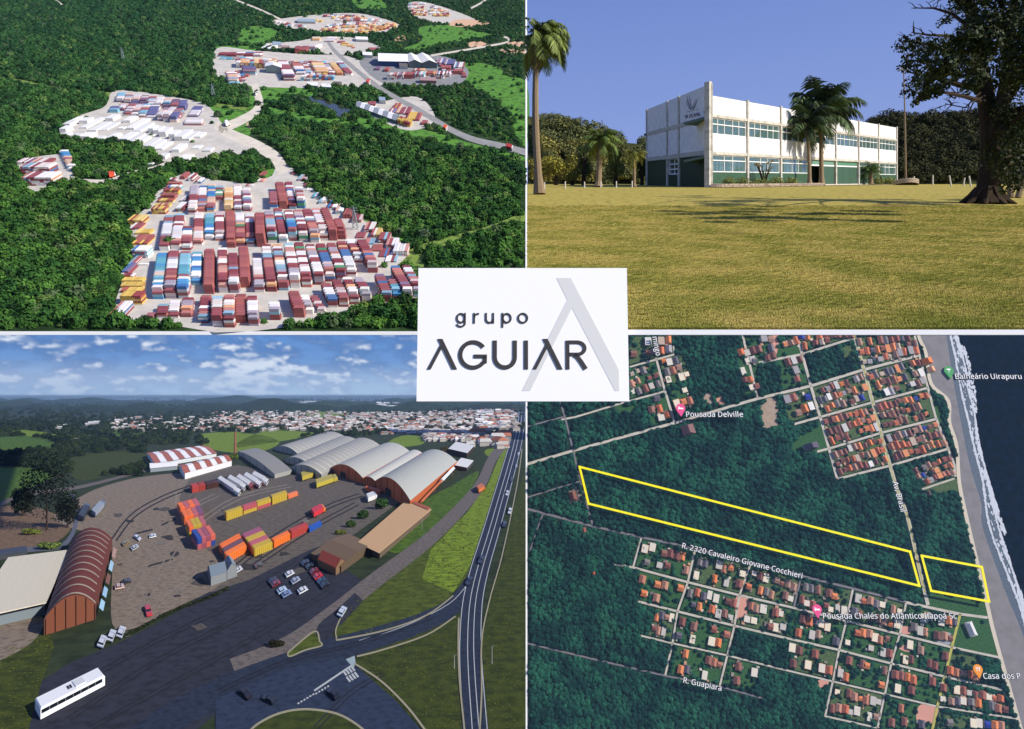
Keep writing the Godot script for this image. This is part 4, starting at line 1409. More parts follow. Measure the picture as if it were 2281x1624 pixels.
func lawn_plants() -> void:
	var leaf := tint("leaf", 0.6, 0.2)
	var bark := mat("dark_bark", hue(70, 58, 46), 0.95, grain("bark", 0.03, 4, [Color(0.6, 0.58, 0.54), Color(1, 1, 1)]), 0.8, true)
	var stop := (1174.5 - CX) / F
	palm("palm_tree", "tall slender palm with drooping feathery fronds at the left edge of the lawn", Vector2(1202, 433), Vector2(1196, 88), 15.0, 34, 104.0, hue(120, 134, 72), 2.1, 1.15, "", stop, 7, 3, -6.0, 34)
	palm("palm_tree", "taller palm with a broad crown in front of the building", Vector2(1830, -3.0), Vector2(1828, 256), 9.0, 26, 112.0, hue(84, 100, 64), 1.6, 1.5, "", -INF, 0, 8, 0.0, 34)
	palm("palm_tree", "shorter palm in front of the building, left of the taller one", Vector2(1803, -3.6), Vector2(1797, 280), 7.5, 20, 84.0, hue(74, 90, 56), 1.8, 1.3, "", -INF, 0, 9, 2.0, 30)
	palm("palm_tree", "squat date palm by the right-hand bays of the building", Vector2(1940, -2.6), Vector2(1939, 382), 9.0, 26, 34.0, hue(96, 118, 66), 1.5, 1.4, "", -INF, 0, 12, 0.0, 18)
	palm("palm_tree", "bushy palm among the trees left of the building", Vector2(1333, 417), Vector2(1337, 318), 12.0, 22, 62.0, hue(96, 112, 56), 1.9, 1.3, "", -INF, 4, 14, 0.0, 22)
	palm("palm_tree", "small palm with hanging dry fronds close to the building's left corner", Vector2(1413, 417), Vector2(1413, 348), 6.0, 16, 40.0, hue(124, 128, 62), 2.0, 1.1, "", -INF, 4, 15, 0.0, 16)
	palm("palm_tree", "small pale palm before the dark trees, right of the lamp post", Vector2(2045, 409), Vector2(2040, 302), 8.0, 14, 36.0, hue(96, 116, 74), 2.1, 1.0, "", -INF, 5, 16, 4.0, 16)
	# hedges and planting in the bed along the front
	var beds := [[1610, 1636, 405, 21, "clipped rounded bush at the left end of the planting bed"], [1638, 1672, 405, 20, "second rounded bush from the left in the planting bed"], [1676, 1712, 406, 17, "low dark bush in the middle of the planting bed"], [1714, 1745, 406, 19, "rounded bush right of the thin flowering shrub"], [1748, 1776, 406, 18, "bush at the right end of the long planting bed"], [1946, 1968, 404, 15, "small bush right of the squat date palm"], [1970, 1992, 404, 15, "small bush at the right corner of the building"]]
	for q in beds:
		var g := front((q[0] + q[1]) / 2.0, 2.2)
		var k = -g.z / F
		var m := Mb.new()
		leaf_ball(m, Vector3(0, q[3] * 0.5 * k, 0), Vector3((q[1] - q[0]) * 0.6, q[3] * 0.62, 11.0) * k, 900, 1.7 * k, hue(134, 142, 80))
		var o := thing("bush", q[4], "bush", Transform3D(Basis(), g), "bushes in front of the building")
		part("foliage", m.mesh(), leaf, o)
	var sg := front(1702.0, 2.6)
	var sk := -sg.z / F
	var so := thing("shrub", "thin open shrub with yellowish leaves before the second bay", "shrub", Transform3D(Basis(), sg))
	var tw = Mb.new()
	var lf := Mb.new()
	for i in 9:
		var a = TAU * i / 9.0
		var tip = Vector3(cos(a) * 17, rng.randf_range(36, 58), sin(a) * 14) * sk
		tw.tube([Vector3.ZERO, tip * 0.5 + Vector3(0, 4 * sk, 0), tip], [0.07, 0.05, 0.03], 5)
		leaf_ball(lf, tip, Vector3(6, 4, 6) * sk, 34, 1.6 * sk, hue(140, 122, 60))
	part("stem", tw.mesh(), bark, so)
	part("foliage", lf.mesh(), leaf, so)
	# stone edging of the planting bed: single stones along the curve
	var bed := thing("stone_border", "low border of pale rough stones along the planting bed", "border", Transform3D(Basis(), front(1586.0, 2.0)))
	var line := curve(path(0, [1584, 0.6, 1620, 3.2, 1680, 4.6, 1740, 5.0, 1790, 4.8, 1832, 4.2]), false, 18)
	var og := front(1586.0, 2.0)
	var stone_m := mat("border_stone", hue(196, 178, 158), 0.9, grain("stain", 0.02, 5, []), 0.6, true)
	for i in line.size():
		for row in 2:
			var g := front(line[i].x + row * 1.4, line[i].y)
			var m := Mb.new()
			m.crate(Vector3.ZERO, Vector3(0.19 * rng.randf_range(0.8, 1.1) * -g.z / 68.0, 0.16, 0.22), 0.03)
			part("stone", m.mesh(), stone_m, bed, Transform3D(Basis(Vector3.UP, rng.randf_range(-0.4, 0.4)), g - og + Vector3(0, 0.06 + 0.16 * row, 0)))
	# lamp post in its ring of stones
	var lg := Vector3((2018 - CX) / F * 96.0, lawn_y(96.0), -96.0)
	var lk := -lg.z / F
	var lamp := thing("lamp_post", "tall thin lamp post with floodlights beside the right end of the building", "lamp post", Transform3D(Basis(), lg))
	var pm := Mb.new()
	pm.tube([Vector3.ZERO, Vector3(-1.5 * lk, 120 * lk, 0), Vector3(-5 * lk, 257 * lk, 0)], [2.2 * lk, 1.7 * lk, 1.1 * lk], 8)
	part("post", pm.mesh(), paint(hue(128, 108, 82), 0.7), lamp)
	for q in [[-9, 258, -0.3], [-3, 260, 0.2], [3, 257, 0.5]]:
		var hm := Mb.new()
		hm.box(Vector3(q[0] - 2, q[1], 0) * lk, Vector3(6.5, 4.5, 5) * lk, Basis(Vector3.FORWARD, q[2]))
		part("floodlight", hm.mesh(), paint(hue(150, 152, 158), 0.4), lamp)
	var ring := thing("stone_ring", "round raised bed of pale stones at the foot of the lamp post", "planter", Transform3D(Basis(), Vector3((2018 - CX) / F * 96.0, lawn_y(96.0), -96.0)))
	var rr := 25.0 * lk
	for row in 3:
		for i in 26:
			var a = TAU * (i + row * 0.5) / 26.0
			var m := Mb.new()
			m.crate(Vector3.ZERO, Vector3(TAU * rr / 26.0 * 0.93, 3.0 * lk, 3.0 * lk), 0.5 * lk)
			part("stone", m.mesh(), stone_m, ring, Transform3D(Basis(Vector3.UP, -a + PI / 2.0), Vector3(cos(a) * rr, 1.2 * lk + row * 3.3 * lk, sin(a) * rr * 0.9)))
	var soil := Mb.new()
	soil.tube([Vector3(0, 0, 0), Vector3(0, 9 * lk, 0)], [rr * 0.9, rr * 0.9], 16)
	part("soil", soil.mesh(), paint(hue(96, 84, 60), 0.95), ring)
	# concrete fence posts
	var posts := [[1213, 422, 406, 0], [1259, 421, 404, 0], [1302, 420, 405, 0], [1338, 419, 404, 0], [1373, 419, 404, 0], [1408, 418, 403, 0], [2037, 412, 393, -1], [2078, 413, 390, 0], [2119, 415, 391, -4], [2146, 415, 396, 3], [2163, 416, 392, -4], [1981, 411, 402, -9]]
	for i in posts.size():
		var q: Array = posts[i]
		var g := lawn_at(q[0], q[1])
		var k = -g.z / F
		var m := Mb.new()
		m.tube([Vector3.ZERO, Vector3(q[3] * k, (q[1] - q[2]) * k, 0)], [1.6 * k, 1.5 * k], 6)
		var left: bool = q[0] < 1500
		solo("fence_post", "pale concrete fence post, %s from the left of those %s the building" % [ordinal(i if left else i - 6), "left of" if left else "right of"], "post", m.mesh(), paint(hue(206, 200, 186), 0.9), Transform3D(Basis(), g), "concrete fence posts along the lawn")
	big_tree(leaf, bark)
	wooded_hill(leaf, bark)


func big_tree(leaf: Material, bark: Material) -> void:
	var g := lawn_at(2200, 453)
	var z = -g.z
	var k = z / F
	var o := thing("broad_tree", "huge dark spreading tree with flared roots at the right edge of the lawn", "tree", Transform3D(Basis(), g))
	var w = func(x: float, y: float, dz := 0.0) -> Vector3: return Vector3((x - CX) / F, (CY - y) / F, -1.0) * (z + dz) - g
	var t := Mb.new()
	t.tube([w.call(2200, 460), w.call(2200, 440), w.call(2202, 415), w.call(2206, 360), w.call(2204, 280), w.call(2196, 210), w.call(2184, 150), w.call(2174, 80), w.call(2160, 10), w.call(2150, -60)], [40 * k, 30 * k, 24 * k, 21 * k, 19 * k, 18 * k, 16 * k, 14 * k, 12 * k, 10 * k], 11)
	t.tube([w.call(2208, 330), w.call(2228, 260, -0.5), w.call(2242, 180, -0.8), w.call(2250, 90, -0.6), w.call(2262, 0)], [18 * k, 17 * k, 14 * k, 11 * k, 8 * k], 9)
	for a in 9:
		var an := a * TAU / 9.0
		var out := Vector3(cos(an) * 52 * k, 0, sin(an) * 40 * k)
		var ground := Vector3(0, -out.z * 0.29, 0)
		t.tube([Vector3(0, 26 * k, 0) + out * 0.35, out * 0.72 + ground + Vector3(0, 9 * k, 0), out * 1.15 + ground + Vector3(0, -2 * k, 0)], [15 * k, 9 * k, 3 * k], 7)
	part("trunk", t.mesh(), bark, o)
	var limbs := [
		[2196, 200, 2140, 190, 2080, 172, 2020, 160, 9], [2190, 160, 2130, 120, 2070, 100, 2012, 90, 8], [2180, 120, 2120, 80, 2070, 78, 2030, 72, 5], [2172, 70, 2120, 30, 2080, 18, 2030, 18, 5], [2200, 230, 2150, 215, 2100, 205, 2050, 196, 6],
		[2230, 250, 2260, 200, 2290, 150, 2330, 120, 9], [2240, 180, 2270, 130, 2300, 80, 2340, 40, 8], [2206, 300, 2250, 280, 2290, 240, 2330, 230, 7], [2240, 200, 2300, 160, 2360, 140, 2440, 120, 10], [2230, 250, 2290, 240, 2350, 220, 2420, 210, 8], [2200, 190, 2150, 240, 2110, 232, 2090, 240, 2], [2196, 170, 2140, 200, 2128, 220, 2110, 212, 2], [2180, 20, 2130, 0, 2100, -10, 2070, 6, 3], [2200, 210, 2168, 226, 2160, 252, 2150, 250, 2]]
	var twigs := RandomNumberGenerator.new()
	twigs.seed = 5
	for i in limbs.size():
		var q: Array = limbs[i]
		var m := Mb.new()
		var dz := twigs.randf_range(-6.0, 2.0)
		var p = [w.call(q[0], q[1]), w.call(q[2], q[3], dz * 0.5), w.call(q[4], q[5], dz), w.call(q[6], q[7], dz)]
		m.tube(p, [q[8] * k, q[8] * 0.7 * k, q[8] * 0.45 * k, q[8] * 0.15 * k], 6)
		for s in 10:
			var u := twigs.randf_range(1.0, 2.95)
			var b: Vector3 = p[int(u)].lerp(p[mini(int(u) + 1, 3)], u - int(u))
			var tip = b + Vector3(twigs.randf_range(-30, 12), twigs.randf_range(-22, 22), twigs.randf_range(-20, 20)) * k
			m.tube([b, b.lerp(tip, 0.5) + Vector3(0, 3 * k, 0), tip], [1.3 * k, 0.9 * k, 0.4 * k], 4)
		part("limb", m.mesh(), bark, o)
	var clumps := [
		[2020, 95, 26, 12], [2045, 108, 34, 20], [2085, 104, 34, 22], [2120, 112, 40, 30], [2030, 140, 24, 16], [2062, 138, 30, 18], [2100, 150, 34, 24], [2140, 146, 34, 30], [2042, 176, 24, 14], [2074, 172, 26, 14], [2110, 180, 26, 14], [2030, 200, 18, 12], [2060, 206, 22, 16], [2048, 222, 9, 8], [2080, 204, 22, 12], [2094, 194, 18, 10],
		[2150, 90, 34, 34], [2180, 60, 44, 44], [2210, 30, 44, 44], [2240, 70, 46, 50], [2270, 40, 44, 50], [2280, 110, 44, 44], [2230, 130, 40, 40], [2200, 100, 34, 30], [2250, 170, 40, 36], [2290, 180, 40, 40], [2170, 180, 20, 30], [2130, 20, 22, 26], [2160, -10, 40, 30], [2230, -20, 60, 30], [2300, -10, 50, 40], [2110, 40, 14, 10], [2180, 140, 30, 24],
		[2212, 240, 26, 40], [2222, 300, 30, 46], [2250, 250, 34, 40], [2270, 300, 40, 50], [2240, 360, 34, 44], [2280, 380, 40, 40], [2212, 340, 14, 40], [2300, 260, 30, 50], [2256, 410, 24, 20], [2190, 250, 10, 40], [2330, 60, 56, 50], [2380, 130, 60, 50], [2430, 80, 60, 50], [2360, 210, 54, 40], [2440, 180, 56, 44], [2320, 330, 40, 50], [2480, 120, 50, 50], [2400, 290, 50, 36]]  # clumps past the right edge added, unseen, to widen the lawn shadow
	for q in clumps:
		var m := Mb.new()
		var dz := twigs.randf_range(-15.0 if q[1] < 235 else -3.0, 2.5)
		var n := int(q[2] * q[3] * 0.36) + 40
		leaf_ball(m, w.call(q[0], q[1], dz), Vector3(q[2], q[3], 46.0) * k * (z + dz) / z, n, 4.0 * k, hue(46, 56, 28), 0.35, twigs)  # backlit shade of the crown is put into this dark leaf tone
		part("leaf_clump", m.mesh(), leaf, o)
	# slim palm stems behind its foot
	for q in [[2252, 440, 2246, 330, "slim pale palm stem just right of the great tree's foot"], [2268, 441, 2292, 350, "leaning pale stem at the right edge behind the great tree"]]:
		var pg := lawn_at(q[0], q[1])
		var pk := -pg.z / F
		var m := Mb.new()
		m.tube([Vector3.ZERO, Vector3((q[2] - q[0]) * pk, (q[1] - q[3]) * pk, 0)], [7 * pk, 5 * pk], 8)
		solo("tree_stem", q[4], "tree", m.mesh(), mat("palm_trunk", Color.WHITE), Transform3D(Basis(), pg))


func wooded_hill(leaf: Material, bark: Material) -> void:
	# skyline rows of the hill on the left and of the wood on the right
	var sky_l := [1160, 244, 1200, 252, 1250, 256, 1290, 264, 1330, 275, 1372, 292, 1388, 304, 1420, 306, 1450, 303, 1520, 312]
	var sky_r := [1900, 275, 1930, 262, 1960, 250, 1990, 242, 2010, 246, 2030, 252, 2060, 246, 2085, 243, 2110, 250, 2140, 244, 2180, 241, 2240, 240, 2330, 250, 2500, 260]
	var hm := Mb.new()
	var hill := mat("hill_ground", hue(70, 74, 40), 0.95, grain("floor", 0.012, 4, []), 0.1, true)
	for side in [sky_l, sky_r]:
		var pts := []
		for i in range(0, side.size(), 2):
			pts.append(Vector2(side[i], side[i + 1]))
		var prev := []
		for p in pts:
			var col := []
			for z in [112.0, 119.0, 124.0]:
				var foot := lawn_y(z) - 0.5
				var top: float = (CY - p.y - 14.0) / F * z
				var y := lerpf(foot, top, {112.0: 0.0, 119.0: 0.62, 124.0: 1.0}[z])
				col.append(Vector3((maxf(p.x, 1176) - CX) / F * z, y, -z))
			col.append(Vector3(col[2].x, lawn_y(126.0) - 1.0, -126.0))
			if prev:
				for j in 3:
					hm.quad(prev[j], prev[j + 1], col[j + 1], col[j])
			prev = col
	setting("hills", hm.mesh(), hill)
	var balls := []
	for i in 3:
		balls.append(crown_mesh(420, 0.13, 30 + i, -0.6, 0.3))
	var where = [[], [], []]
	var tones := [[], [], []]
	var r := RandomNumberGenerator.new()
	r.seed = 9
	var skyline := func(side: Array, x: float) -> float:
		for i in range(0, side.size() - 2, 2):
			if x <= side[i + 2]:
				return lerpf(side[i + 1], side[i + 3], (x - side[i]) / (side[i + 2] - side[i]))
		return side[-1]
	for side in [sky_l, sky_r]:
		var x0: float = 1178.0 if side == sky_l else 1925.0
		var x1: float = 1450.0 if side == sky_l else 2400.0
		for row in 9:
			var z = 121.0 - row * 1.0
			var x := x0
			while x < x1:
				var s = r.randf_range(8, 22) * (1.0 + 0.02 * row)
				var top: float = skyline.call(side, x) + s * 0.8
				var foot := 405.0
				var y := lerpf(top, foot, clampf((row + r.randf_range(-0.9, 0.9)) / 9.0, 0, 1))
				if x - s > 1174.5 and not (side == sky_l and x > 1384 and x < 1425 and row < 3):
					var k = z / F
					var i := r.randi() % 3
					where[i].append(Transform3D(Basis(Vector3.UP, r.randf() * TAU).scaled(Vector3(s, s * r.randf_range(0.75, 1.0), s) * k), Vector3((x - CX) / F, (CY - y) / F, -1) * z))
					var warm := r.randf()
					var c := hue(104, 112, 70).lerp(hue(164, 154, 78), warm * (0.9 if side == sky_l and row > 3 else 0.3))
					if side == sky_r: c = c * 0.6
					tones[i].append(c.srgb_to_linear())
				x += s * r.randf_range(0.6, 1.1)
	for i in 3:
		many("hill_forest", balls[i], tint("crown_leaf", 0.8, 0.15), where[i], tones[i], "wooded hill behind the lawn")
	# trees that stand out one by one
	var singles := [
		[1200, 418, 340, 34, [150, 140, 62], "yellowish bushy tree behind the slender palm's trunk"], [1238, 418, 332, 36, [152, 144, 60], "yellow green feathery tree, second from the left behind the fence"], [1275, 418, 345, 30, [132, 128, 58], "olive green tree left of the bushy palm"], [1300, 418, 300, 26, [70, 80, 42], "taller dark green tree rising behind the bushy palm"], [1372, 418, 330, 30, [112, 118, 56], "mid green tree right of the bushy palm"], [1430, 416, 345, 20, [70, 78, 38], "dark tree touching the building's left end"],
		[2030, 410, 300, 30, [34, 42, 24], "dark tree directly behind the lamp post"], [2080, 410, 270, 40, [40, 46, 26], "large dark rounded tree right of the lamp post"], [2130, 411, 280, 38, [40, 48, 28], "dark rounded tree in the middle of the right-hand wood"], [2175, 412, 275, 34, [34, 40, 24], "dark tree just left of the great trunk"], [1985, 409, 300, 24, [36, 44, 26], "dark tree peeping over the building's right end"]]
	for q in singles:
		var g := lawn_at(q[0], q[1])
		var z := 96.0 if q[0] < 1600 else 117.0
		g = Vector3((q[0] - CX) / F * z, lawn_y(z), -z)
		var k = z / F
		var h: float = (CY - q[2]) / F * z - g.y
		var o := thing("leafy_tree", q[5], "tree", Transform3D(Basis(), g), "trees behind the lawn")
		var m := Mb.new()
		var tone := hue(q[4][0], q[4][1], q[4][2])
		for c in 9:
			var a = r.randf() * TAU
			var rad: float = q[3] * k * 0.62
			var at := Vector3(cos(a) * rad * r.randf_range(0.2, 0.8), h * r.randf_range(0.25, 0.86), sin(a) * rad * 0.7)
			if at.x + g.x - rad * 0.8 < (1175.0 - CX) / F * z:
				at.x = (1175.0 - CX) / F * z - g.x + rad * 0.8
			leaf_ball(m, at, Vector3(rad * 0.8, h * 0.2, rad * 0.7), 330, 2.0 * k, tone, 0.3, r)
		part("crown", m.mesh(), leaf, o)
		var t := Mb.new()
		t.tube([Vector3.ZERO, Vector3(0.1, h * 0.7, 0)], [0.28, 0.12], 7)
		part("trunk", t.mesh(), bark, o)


# ------------------------------------------------------------------ the signboard at the middle
func signboard() -> void:
	var z = 7.9
	var k = z / F
	var to := func(x: float, y: float, d := 0.0) -> Vector3: return Vector3((x - CX) * k, (CY - y) * k, d)
	var c: Vector3 = to.call(1164.5, 744.0)
	var o := thing("sign_board", "white rectangular signboard with grey lettering standing at the middle", "sign", Transform3D(Basis(Vector3.RIGHT, -deg_to_rad(7.0)), Vector3(c.x, c.y, -z)))
	var b := Mb.new()
	b.box(Vector3(0, 0, -0.02), Vector3(469.0 * k, 302.0 * k, 0.04))
	part("board", b.mesh(), mat("sign_white", hue(255, 255, 255), 0.5), o)
	for x in [-0.3, 0.55]:
		var p = Mb.new()
		p.box(Vector3(x, -0.35, -0.07), Vector3(0.06, 0.6, 0.05))
		part("bracket", p.mesh(), paint(hue(225, 225, 225), 0.5), o)
	var grey := paint(hue(66, 66, 68), 0.6)
	var pale := paint(hue(222, 223, 222), 0.6)
	var rel := func(pts: Array, m: Material, called: String, depth := 0.006) -> void:
		var poly := []
		for i in range(0, pts.size(), 2):
			poly.append(to.call(pts[i], pts[i + 1]) - c)
		var mm := Mb.new()
		var flat := PackedVector2Array()
		for q in poly: flat.append(Vector2(q.x, -q.y))
		mm.prism(flat, 0.0, depth)
		part(called, mm.mesh(), m, o, Transform3D(Basis(Vector3.RIGHT, PI / 2.0), Vector3(0, 0, 0.001)))
	var pen := func(pts: Array, w: float, called := "letter") -> void:   # a stroke of even width along the points, noted on the board's own sheet
		var q := path(30, pts)
		var r := ribbon_poly(q, w * 0.3707, w * 0.3707)
		var n := q.size()
		var mm := Mb.new()
		var f := func(p: Vector2, d: float) -> Vector3: return to.call(p.x, p.y, d) - c
		for i in n - 1:
			var a: Vector2 = r[i]
			var b2: Vector2 = r[i + 1]
			var e: Vector2 = r[2 * n - 2 - i]
			var g: Vector2 = r[2 * n - 1 - i]
			mm.quad(f.call(g, 0.008), f.call(e, 0.008), f.call(b2, 0.008), f.call(a, 0.008))
			mm.quad(f.call(a, 0.0), f.call(a, 0.008), f.call(b2, 0.008), f.call(b2, 0.0))
			mm.quad(f.call(e, 0.0), f.call(e, 0.008), f.call(g, 0.008), f.call(g, 0.0))
		part(called, mm.mesh(), grey, o)
	var on := func(pts: Array) -> Array:
		var r := []
		for p in path(30, pts):
			r.append(p.x)
			r.append(p.y)
		return r
	var bow := func(cx: float, cy: float, rx: float, ry: float, a0: float, a1: float, n := 22) -> Array:
		var r := []
		for i in n + 1:
			var a := deg_to_rad(lerpf(a0, a1, float(i) / n))
			r.append(cx + cos(a) * rx)
			r.append(cy - sin(a) * ry)
		return r
	# the large pale lambda behind the lettering
	rel.call(on.call([846, 75, 933, 75, 1215, 638, 1215, 765, 1190, 765, 939, 262, 911, 212]), pale, "emblem_bar", 0.001)
	rel.call(on.call([911, 212, 939, 262, 685, 765, 636, 765]), pale, "emblem_leg", 0.0014)
	# upper line
	pen.call(bow.call(269, 324, 23, 27, 0, 360), 11.0)
	pen.call([294, 292, 294, 352] + bow.call(269, 354, 25, 22, 0, -165, 12), 10.0)
	pen.call([349, 292, 349, 356], 11.0)
	pen.call(bow.call(374, 322, 24, 25, 180, 80, 8), 10.0)
	pen.call([421, 292, 421, 330] + bow.call(442, 331, 21, 21, 180, 360, 12), 11.0)
	pen.call([464, 292, 464, 356], 11.0)
	pen.call([520, 292, 520, 381], 11.0)
	pen.call(bow.call(546, 324, 24, 27, 0, 360), 11.0)
	pen.call(bow.call(642, 324, 27, 28, 0, 360), 11.0)
	# lower line: both A without a bar
	for x in [0.0, 630.5]:
		rel.call(on.call([131 + x, 451, 160 + x, 451, 249 + x, 635, 220 + x, 635]), grey, "letter", 0.008)
		rel.call(on.call([148 + x, 485, 158 + x, 505, 92 + x, 635, 71 + x, 635]), grey, "letter", 0.0086)
	pen.call(bow.call(344, 548, 76, 77, 36, 322, 34) + [415, 594, 415, 557], 24.0)
	pen.call([348, 557, 427, 557], 22.0)
	pen.call([474, 461, 474, 560] + bow.call(534, 562, 60, 62, 180, 360, 16) + [594, 461], 25.0)
	pen.call([661, 461, 661, 635], 24.0)
	pen.call([910, 461, 910, 635], 22.0)
	pen.call([915, 471, 968, 471] + bow.call(968, 508, 45, 37, 88, -88, 14) + [915, 545], 21.0)
	pen.call([950, 549, 968, 560, 990, 590, 1018, 635], 26.0)


# ------------------------------------------------------------------ lower left: depot beside a highway
var dp_grass := []

func depot_ground() -> void:
	var turf := grain("turf", 0.008, 6, [Color(0.7, 0.74, 0.7), Color(0.88, 0.9, 0.82), Color(1, 1, 0.92)], 1024)
	var base := mat("valley_ground", hue(52, 64, 44), 0.95, turf, 0.006)
	var right := 1171.0
	sheet("valley_ground", DP, [Vector2(-200, 1640), Vector2(right, 1640), Vector2(right, 900), Vector2(right, 893.4), Vector2(-900, 893.4), Vector2(-500, 1000)], 0.0, base, false)
	var rough := grain("tarmac", 0.01, 6, [Color(0.76, 0.75, 0.74), Color(0.9, 0.9, 0.9), Color(0.96, 0.95, 0.94), Color(1, 1, 1)], 1024)
	var tar := mat("depot_tarmac", hue(50, 53, 66), 0.9, rough, 0.012)  # dim bluish skylight put into this and the road tarmac colours
	var tar2 := mat("yard_tarmac", hue(104, 98, 92), 0.9, rough, 0.012)
	var dusty := mat("yard_gravel", hue(136, 124, 112), 0.95, rough, 0.015)
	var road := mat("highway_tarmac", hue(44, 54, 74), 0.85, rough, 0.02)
	var gravel := mat("service_road", hue(112, 106, 104), 0.9, rough, 0.02)
	var g1 := mat("meadow", hue(82, 112, 40), 0.95, turf, 0.01)
	var g2 := mat("verge_grass", hue(124, 146, 46), 0.95, turf, 0.012)
	var g3 := mat("dark_grass", hue(66, 76, 30), 0.95, turf, 0.012)  # grass darkened in its colour for the same dim foreground light
	var g4 := mat("olive_grass", hue(84, 96, 36), 0.95, turf, 0.012)
	# fields up the valley
	for q in [[[-300, 985, 60, 972, 120, 984, 122, 1000, 40, 1008, -300, 1006], g1], [[-300, 1050, 40, 1040, 90, 1046, 120, 1060, 60, 1090, 0, 1120, -300, 1130], g1], [[0, 966, 60, 958, 150, 974, 100, 976], g2], [[160, 1020, 250, 1005, 320, 1010, 340, 1030, 260, 1050, 200, 1070, 160, 1060], g3], [[440, 970, 520, 962, 600, 974, 620, 990, 560, 1010, 470, 1000], g2], [[590, 960, 680, 962, 700, 968, 620, 984, 520, 996], g2],
		[[680, 916, 730, 908, 780, 916, 760, 930, 700, 934], g2], [[780, 908, 850, 904, 890, 914, 840, 924], g2], [[866, 984, 900, 970, 940, 974, 940, 990, 880, 996], g2], [[640, 910, 670, 906, 690, 914, 650, 920], g1], [[240, 960, 300, 956, 320, 966, 260, 972], g1], [[1080, 1004, 1130, 990, 1150, 1000, 1100, 1020], g2]]:
		sheet("meadow", DP, path(0, q[0]), 0.06, q[1])
	# paved yards
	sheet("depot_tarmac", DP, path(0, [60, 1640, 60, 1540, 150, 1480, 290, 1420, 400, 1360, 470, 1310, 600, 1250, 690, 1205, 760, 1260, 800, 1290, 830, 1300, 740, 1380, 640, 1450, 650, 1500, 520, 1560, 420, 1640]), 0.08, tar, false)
	sheet("yard_tarmac", DP, path(0, [400, 1060, 530, 1036, 640, 1060, 735, 1046, 850, 1092, 900, 1110, 860, 1140, 790, 1190, 690, 1225, 560, 1290, 470, 1320, 400, 1250, 350, 1140]), 0.12, tar2, false)
	sheet("yard_gravel", DP, path(0, [170, 1112, 230, 1084, 320, 1062, 420, 1058, 400, 1110, 420, 1180, 480, 1240, 520, 1260, 480, 1310, 400, 1350, 300, 1400, 250, 1390, 250, 1260, 240, 1190, 170, 1180, 120, 1150]), 0.16, dusty)
	sheet("bare_ground", DP, path(0, [-60, 1150, 40, 1125, 110, 1140, 160, 1170, 120, 1210, 40, 1225, -60, 1230]), 0.14, mat("bare_soil", hue(120, 100, 82), 0.95, rough, 0.015))
	sheet("bare_ground", DP, path(0, [-40, 1400, 60, 1370, 100, 1385, 60, 1440, -40, 1480]), 0.14, dusty)
	# roads
	var hw := path(0, [1160, 905, 1157, 940, 1148, 990, 1132, 1050, 1112, 1120, 1092, 1190, 1068, 1270, 1053, 1340, 1048, 1420, 1050, 1500, 1060, 1640])
	sheet("verge_grass", DP, grass(path(0, [1144, 985, 1110, 1022, 1086, 1080, 1040, 1142, 960, 1225, 940, 1290, 1010, 1320, 1046, 1262, 1074, 1190, 1100, 1120, 1124, 1050])), 0.15, g2, false)
	sheet("verge_grass", DP, grass(path(0, [752, 1420, 762, 1370, 830, 1305, 920, 1240, 1010, 1160, 1056, 1170, 1060, 1260, 1020, 1310, 950, 1370, 860, 1405])), 0.13, g4)
	sheet("verge_grass", DP, grass(path(0, [940, 1120, 1010, 1080, 1066, 1050, 1040, 1100, 960, 1185, 900, 1230, 860, 1220, 900, 1170])), 0.13, g1)
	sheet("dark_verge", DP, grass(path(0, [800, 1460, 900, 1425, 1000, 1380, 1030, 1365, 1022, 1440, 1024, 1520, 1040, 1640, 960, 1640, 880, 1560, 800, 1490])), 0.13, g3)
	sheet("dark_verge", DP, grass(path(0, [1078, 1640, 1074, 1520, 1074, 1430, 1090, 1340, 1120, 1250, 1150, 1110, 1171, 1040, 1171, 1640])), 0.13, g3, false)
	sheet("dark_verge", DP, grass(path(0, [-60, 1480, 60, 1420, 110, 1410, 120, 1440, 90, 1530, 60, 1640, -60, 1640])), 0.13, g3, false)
	ribbon("service_road", DP, path(0, [1130, 985, 1098, 1020, 1070, 1080, 1020, 1140, 940, 1215, 840, 1290, 740, 1370, 640, 1440, 520, 1490]), 16.0, 46.0, 0.18, gravel)
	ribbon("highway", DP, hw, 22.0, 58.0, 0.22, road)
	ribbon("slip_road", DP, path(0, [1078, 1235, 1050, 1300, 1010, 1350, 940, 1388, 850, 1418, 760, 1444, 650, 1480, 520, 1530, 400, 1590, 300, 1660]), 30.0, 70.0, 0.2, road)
	ribbon("slip_road", DP, path(0, [745, 1450, 720, 1410, 760, 1370, 800, 1330]), 40.0, 26.0, 0.19, mat("depot_tarmac", Color.WHITE))
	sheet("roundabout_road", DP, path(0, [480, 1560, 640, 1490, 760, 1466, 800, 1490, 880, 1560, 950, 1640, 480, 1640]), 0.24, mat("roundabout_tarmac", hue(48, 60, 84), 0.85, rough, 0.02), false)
	# roundabout lawn with its pale kerb, triangular island, other kerbs
	var kerb := mat("pale_kerb", hue(150, 146, 124), 0.9)
	var round := [540, 1650, 570, 1618, 620, 1592, 680, 1582, 750, 1592, 800, 1620, 830, 1650]
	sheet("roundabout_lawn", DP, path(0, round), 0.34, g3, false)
	var tri := [641, 1456, 700, 1408, 712, 1430, 716, 1440, 680, 1450, 646, 1464]
	sheet("traffic_island", DP, path(0, tri), 0.3, g4, false)
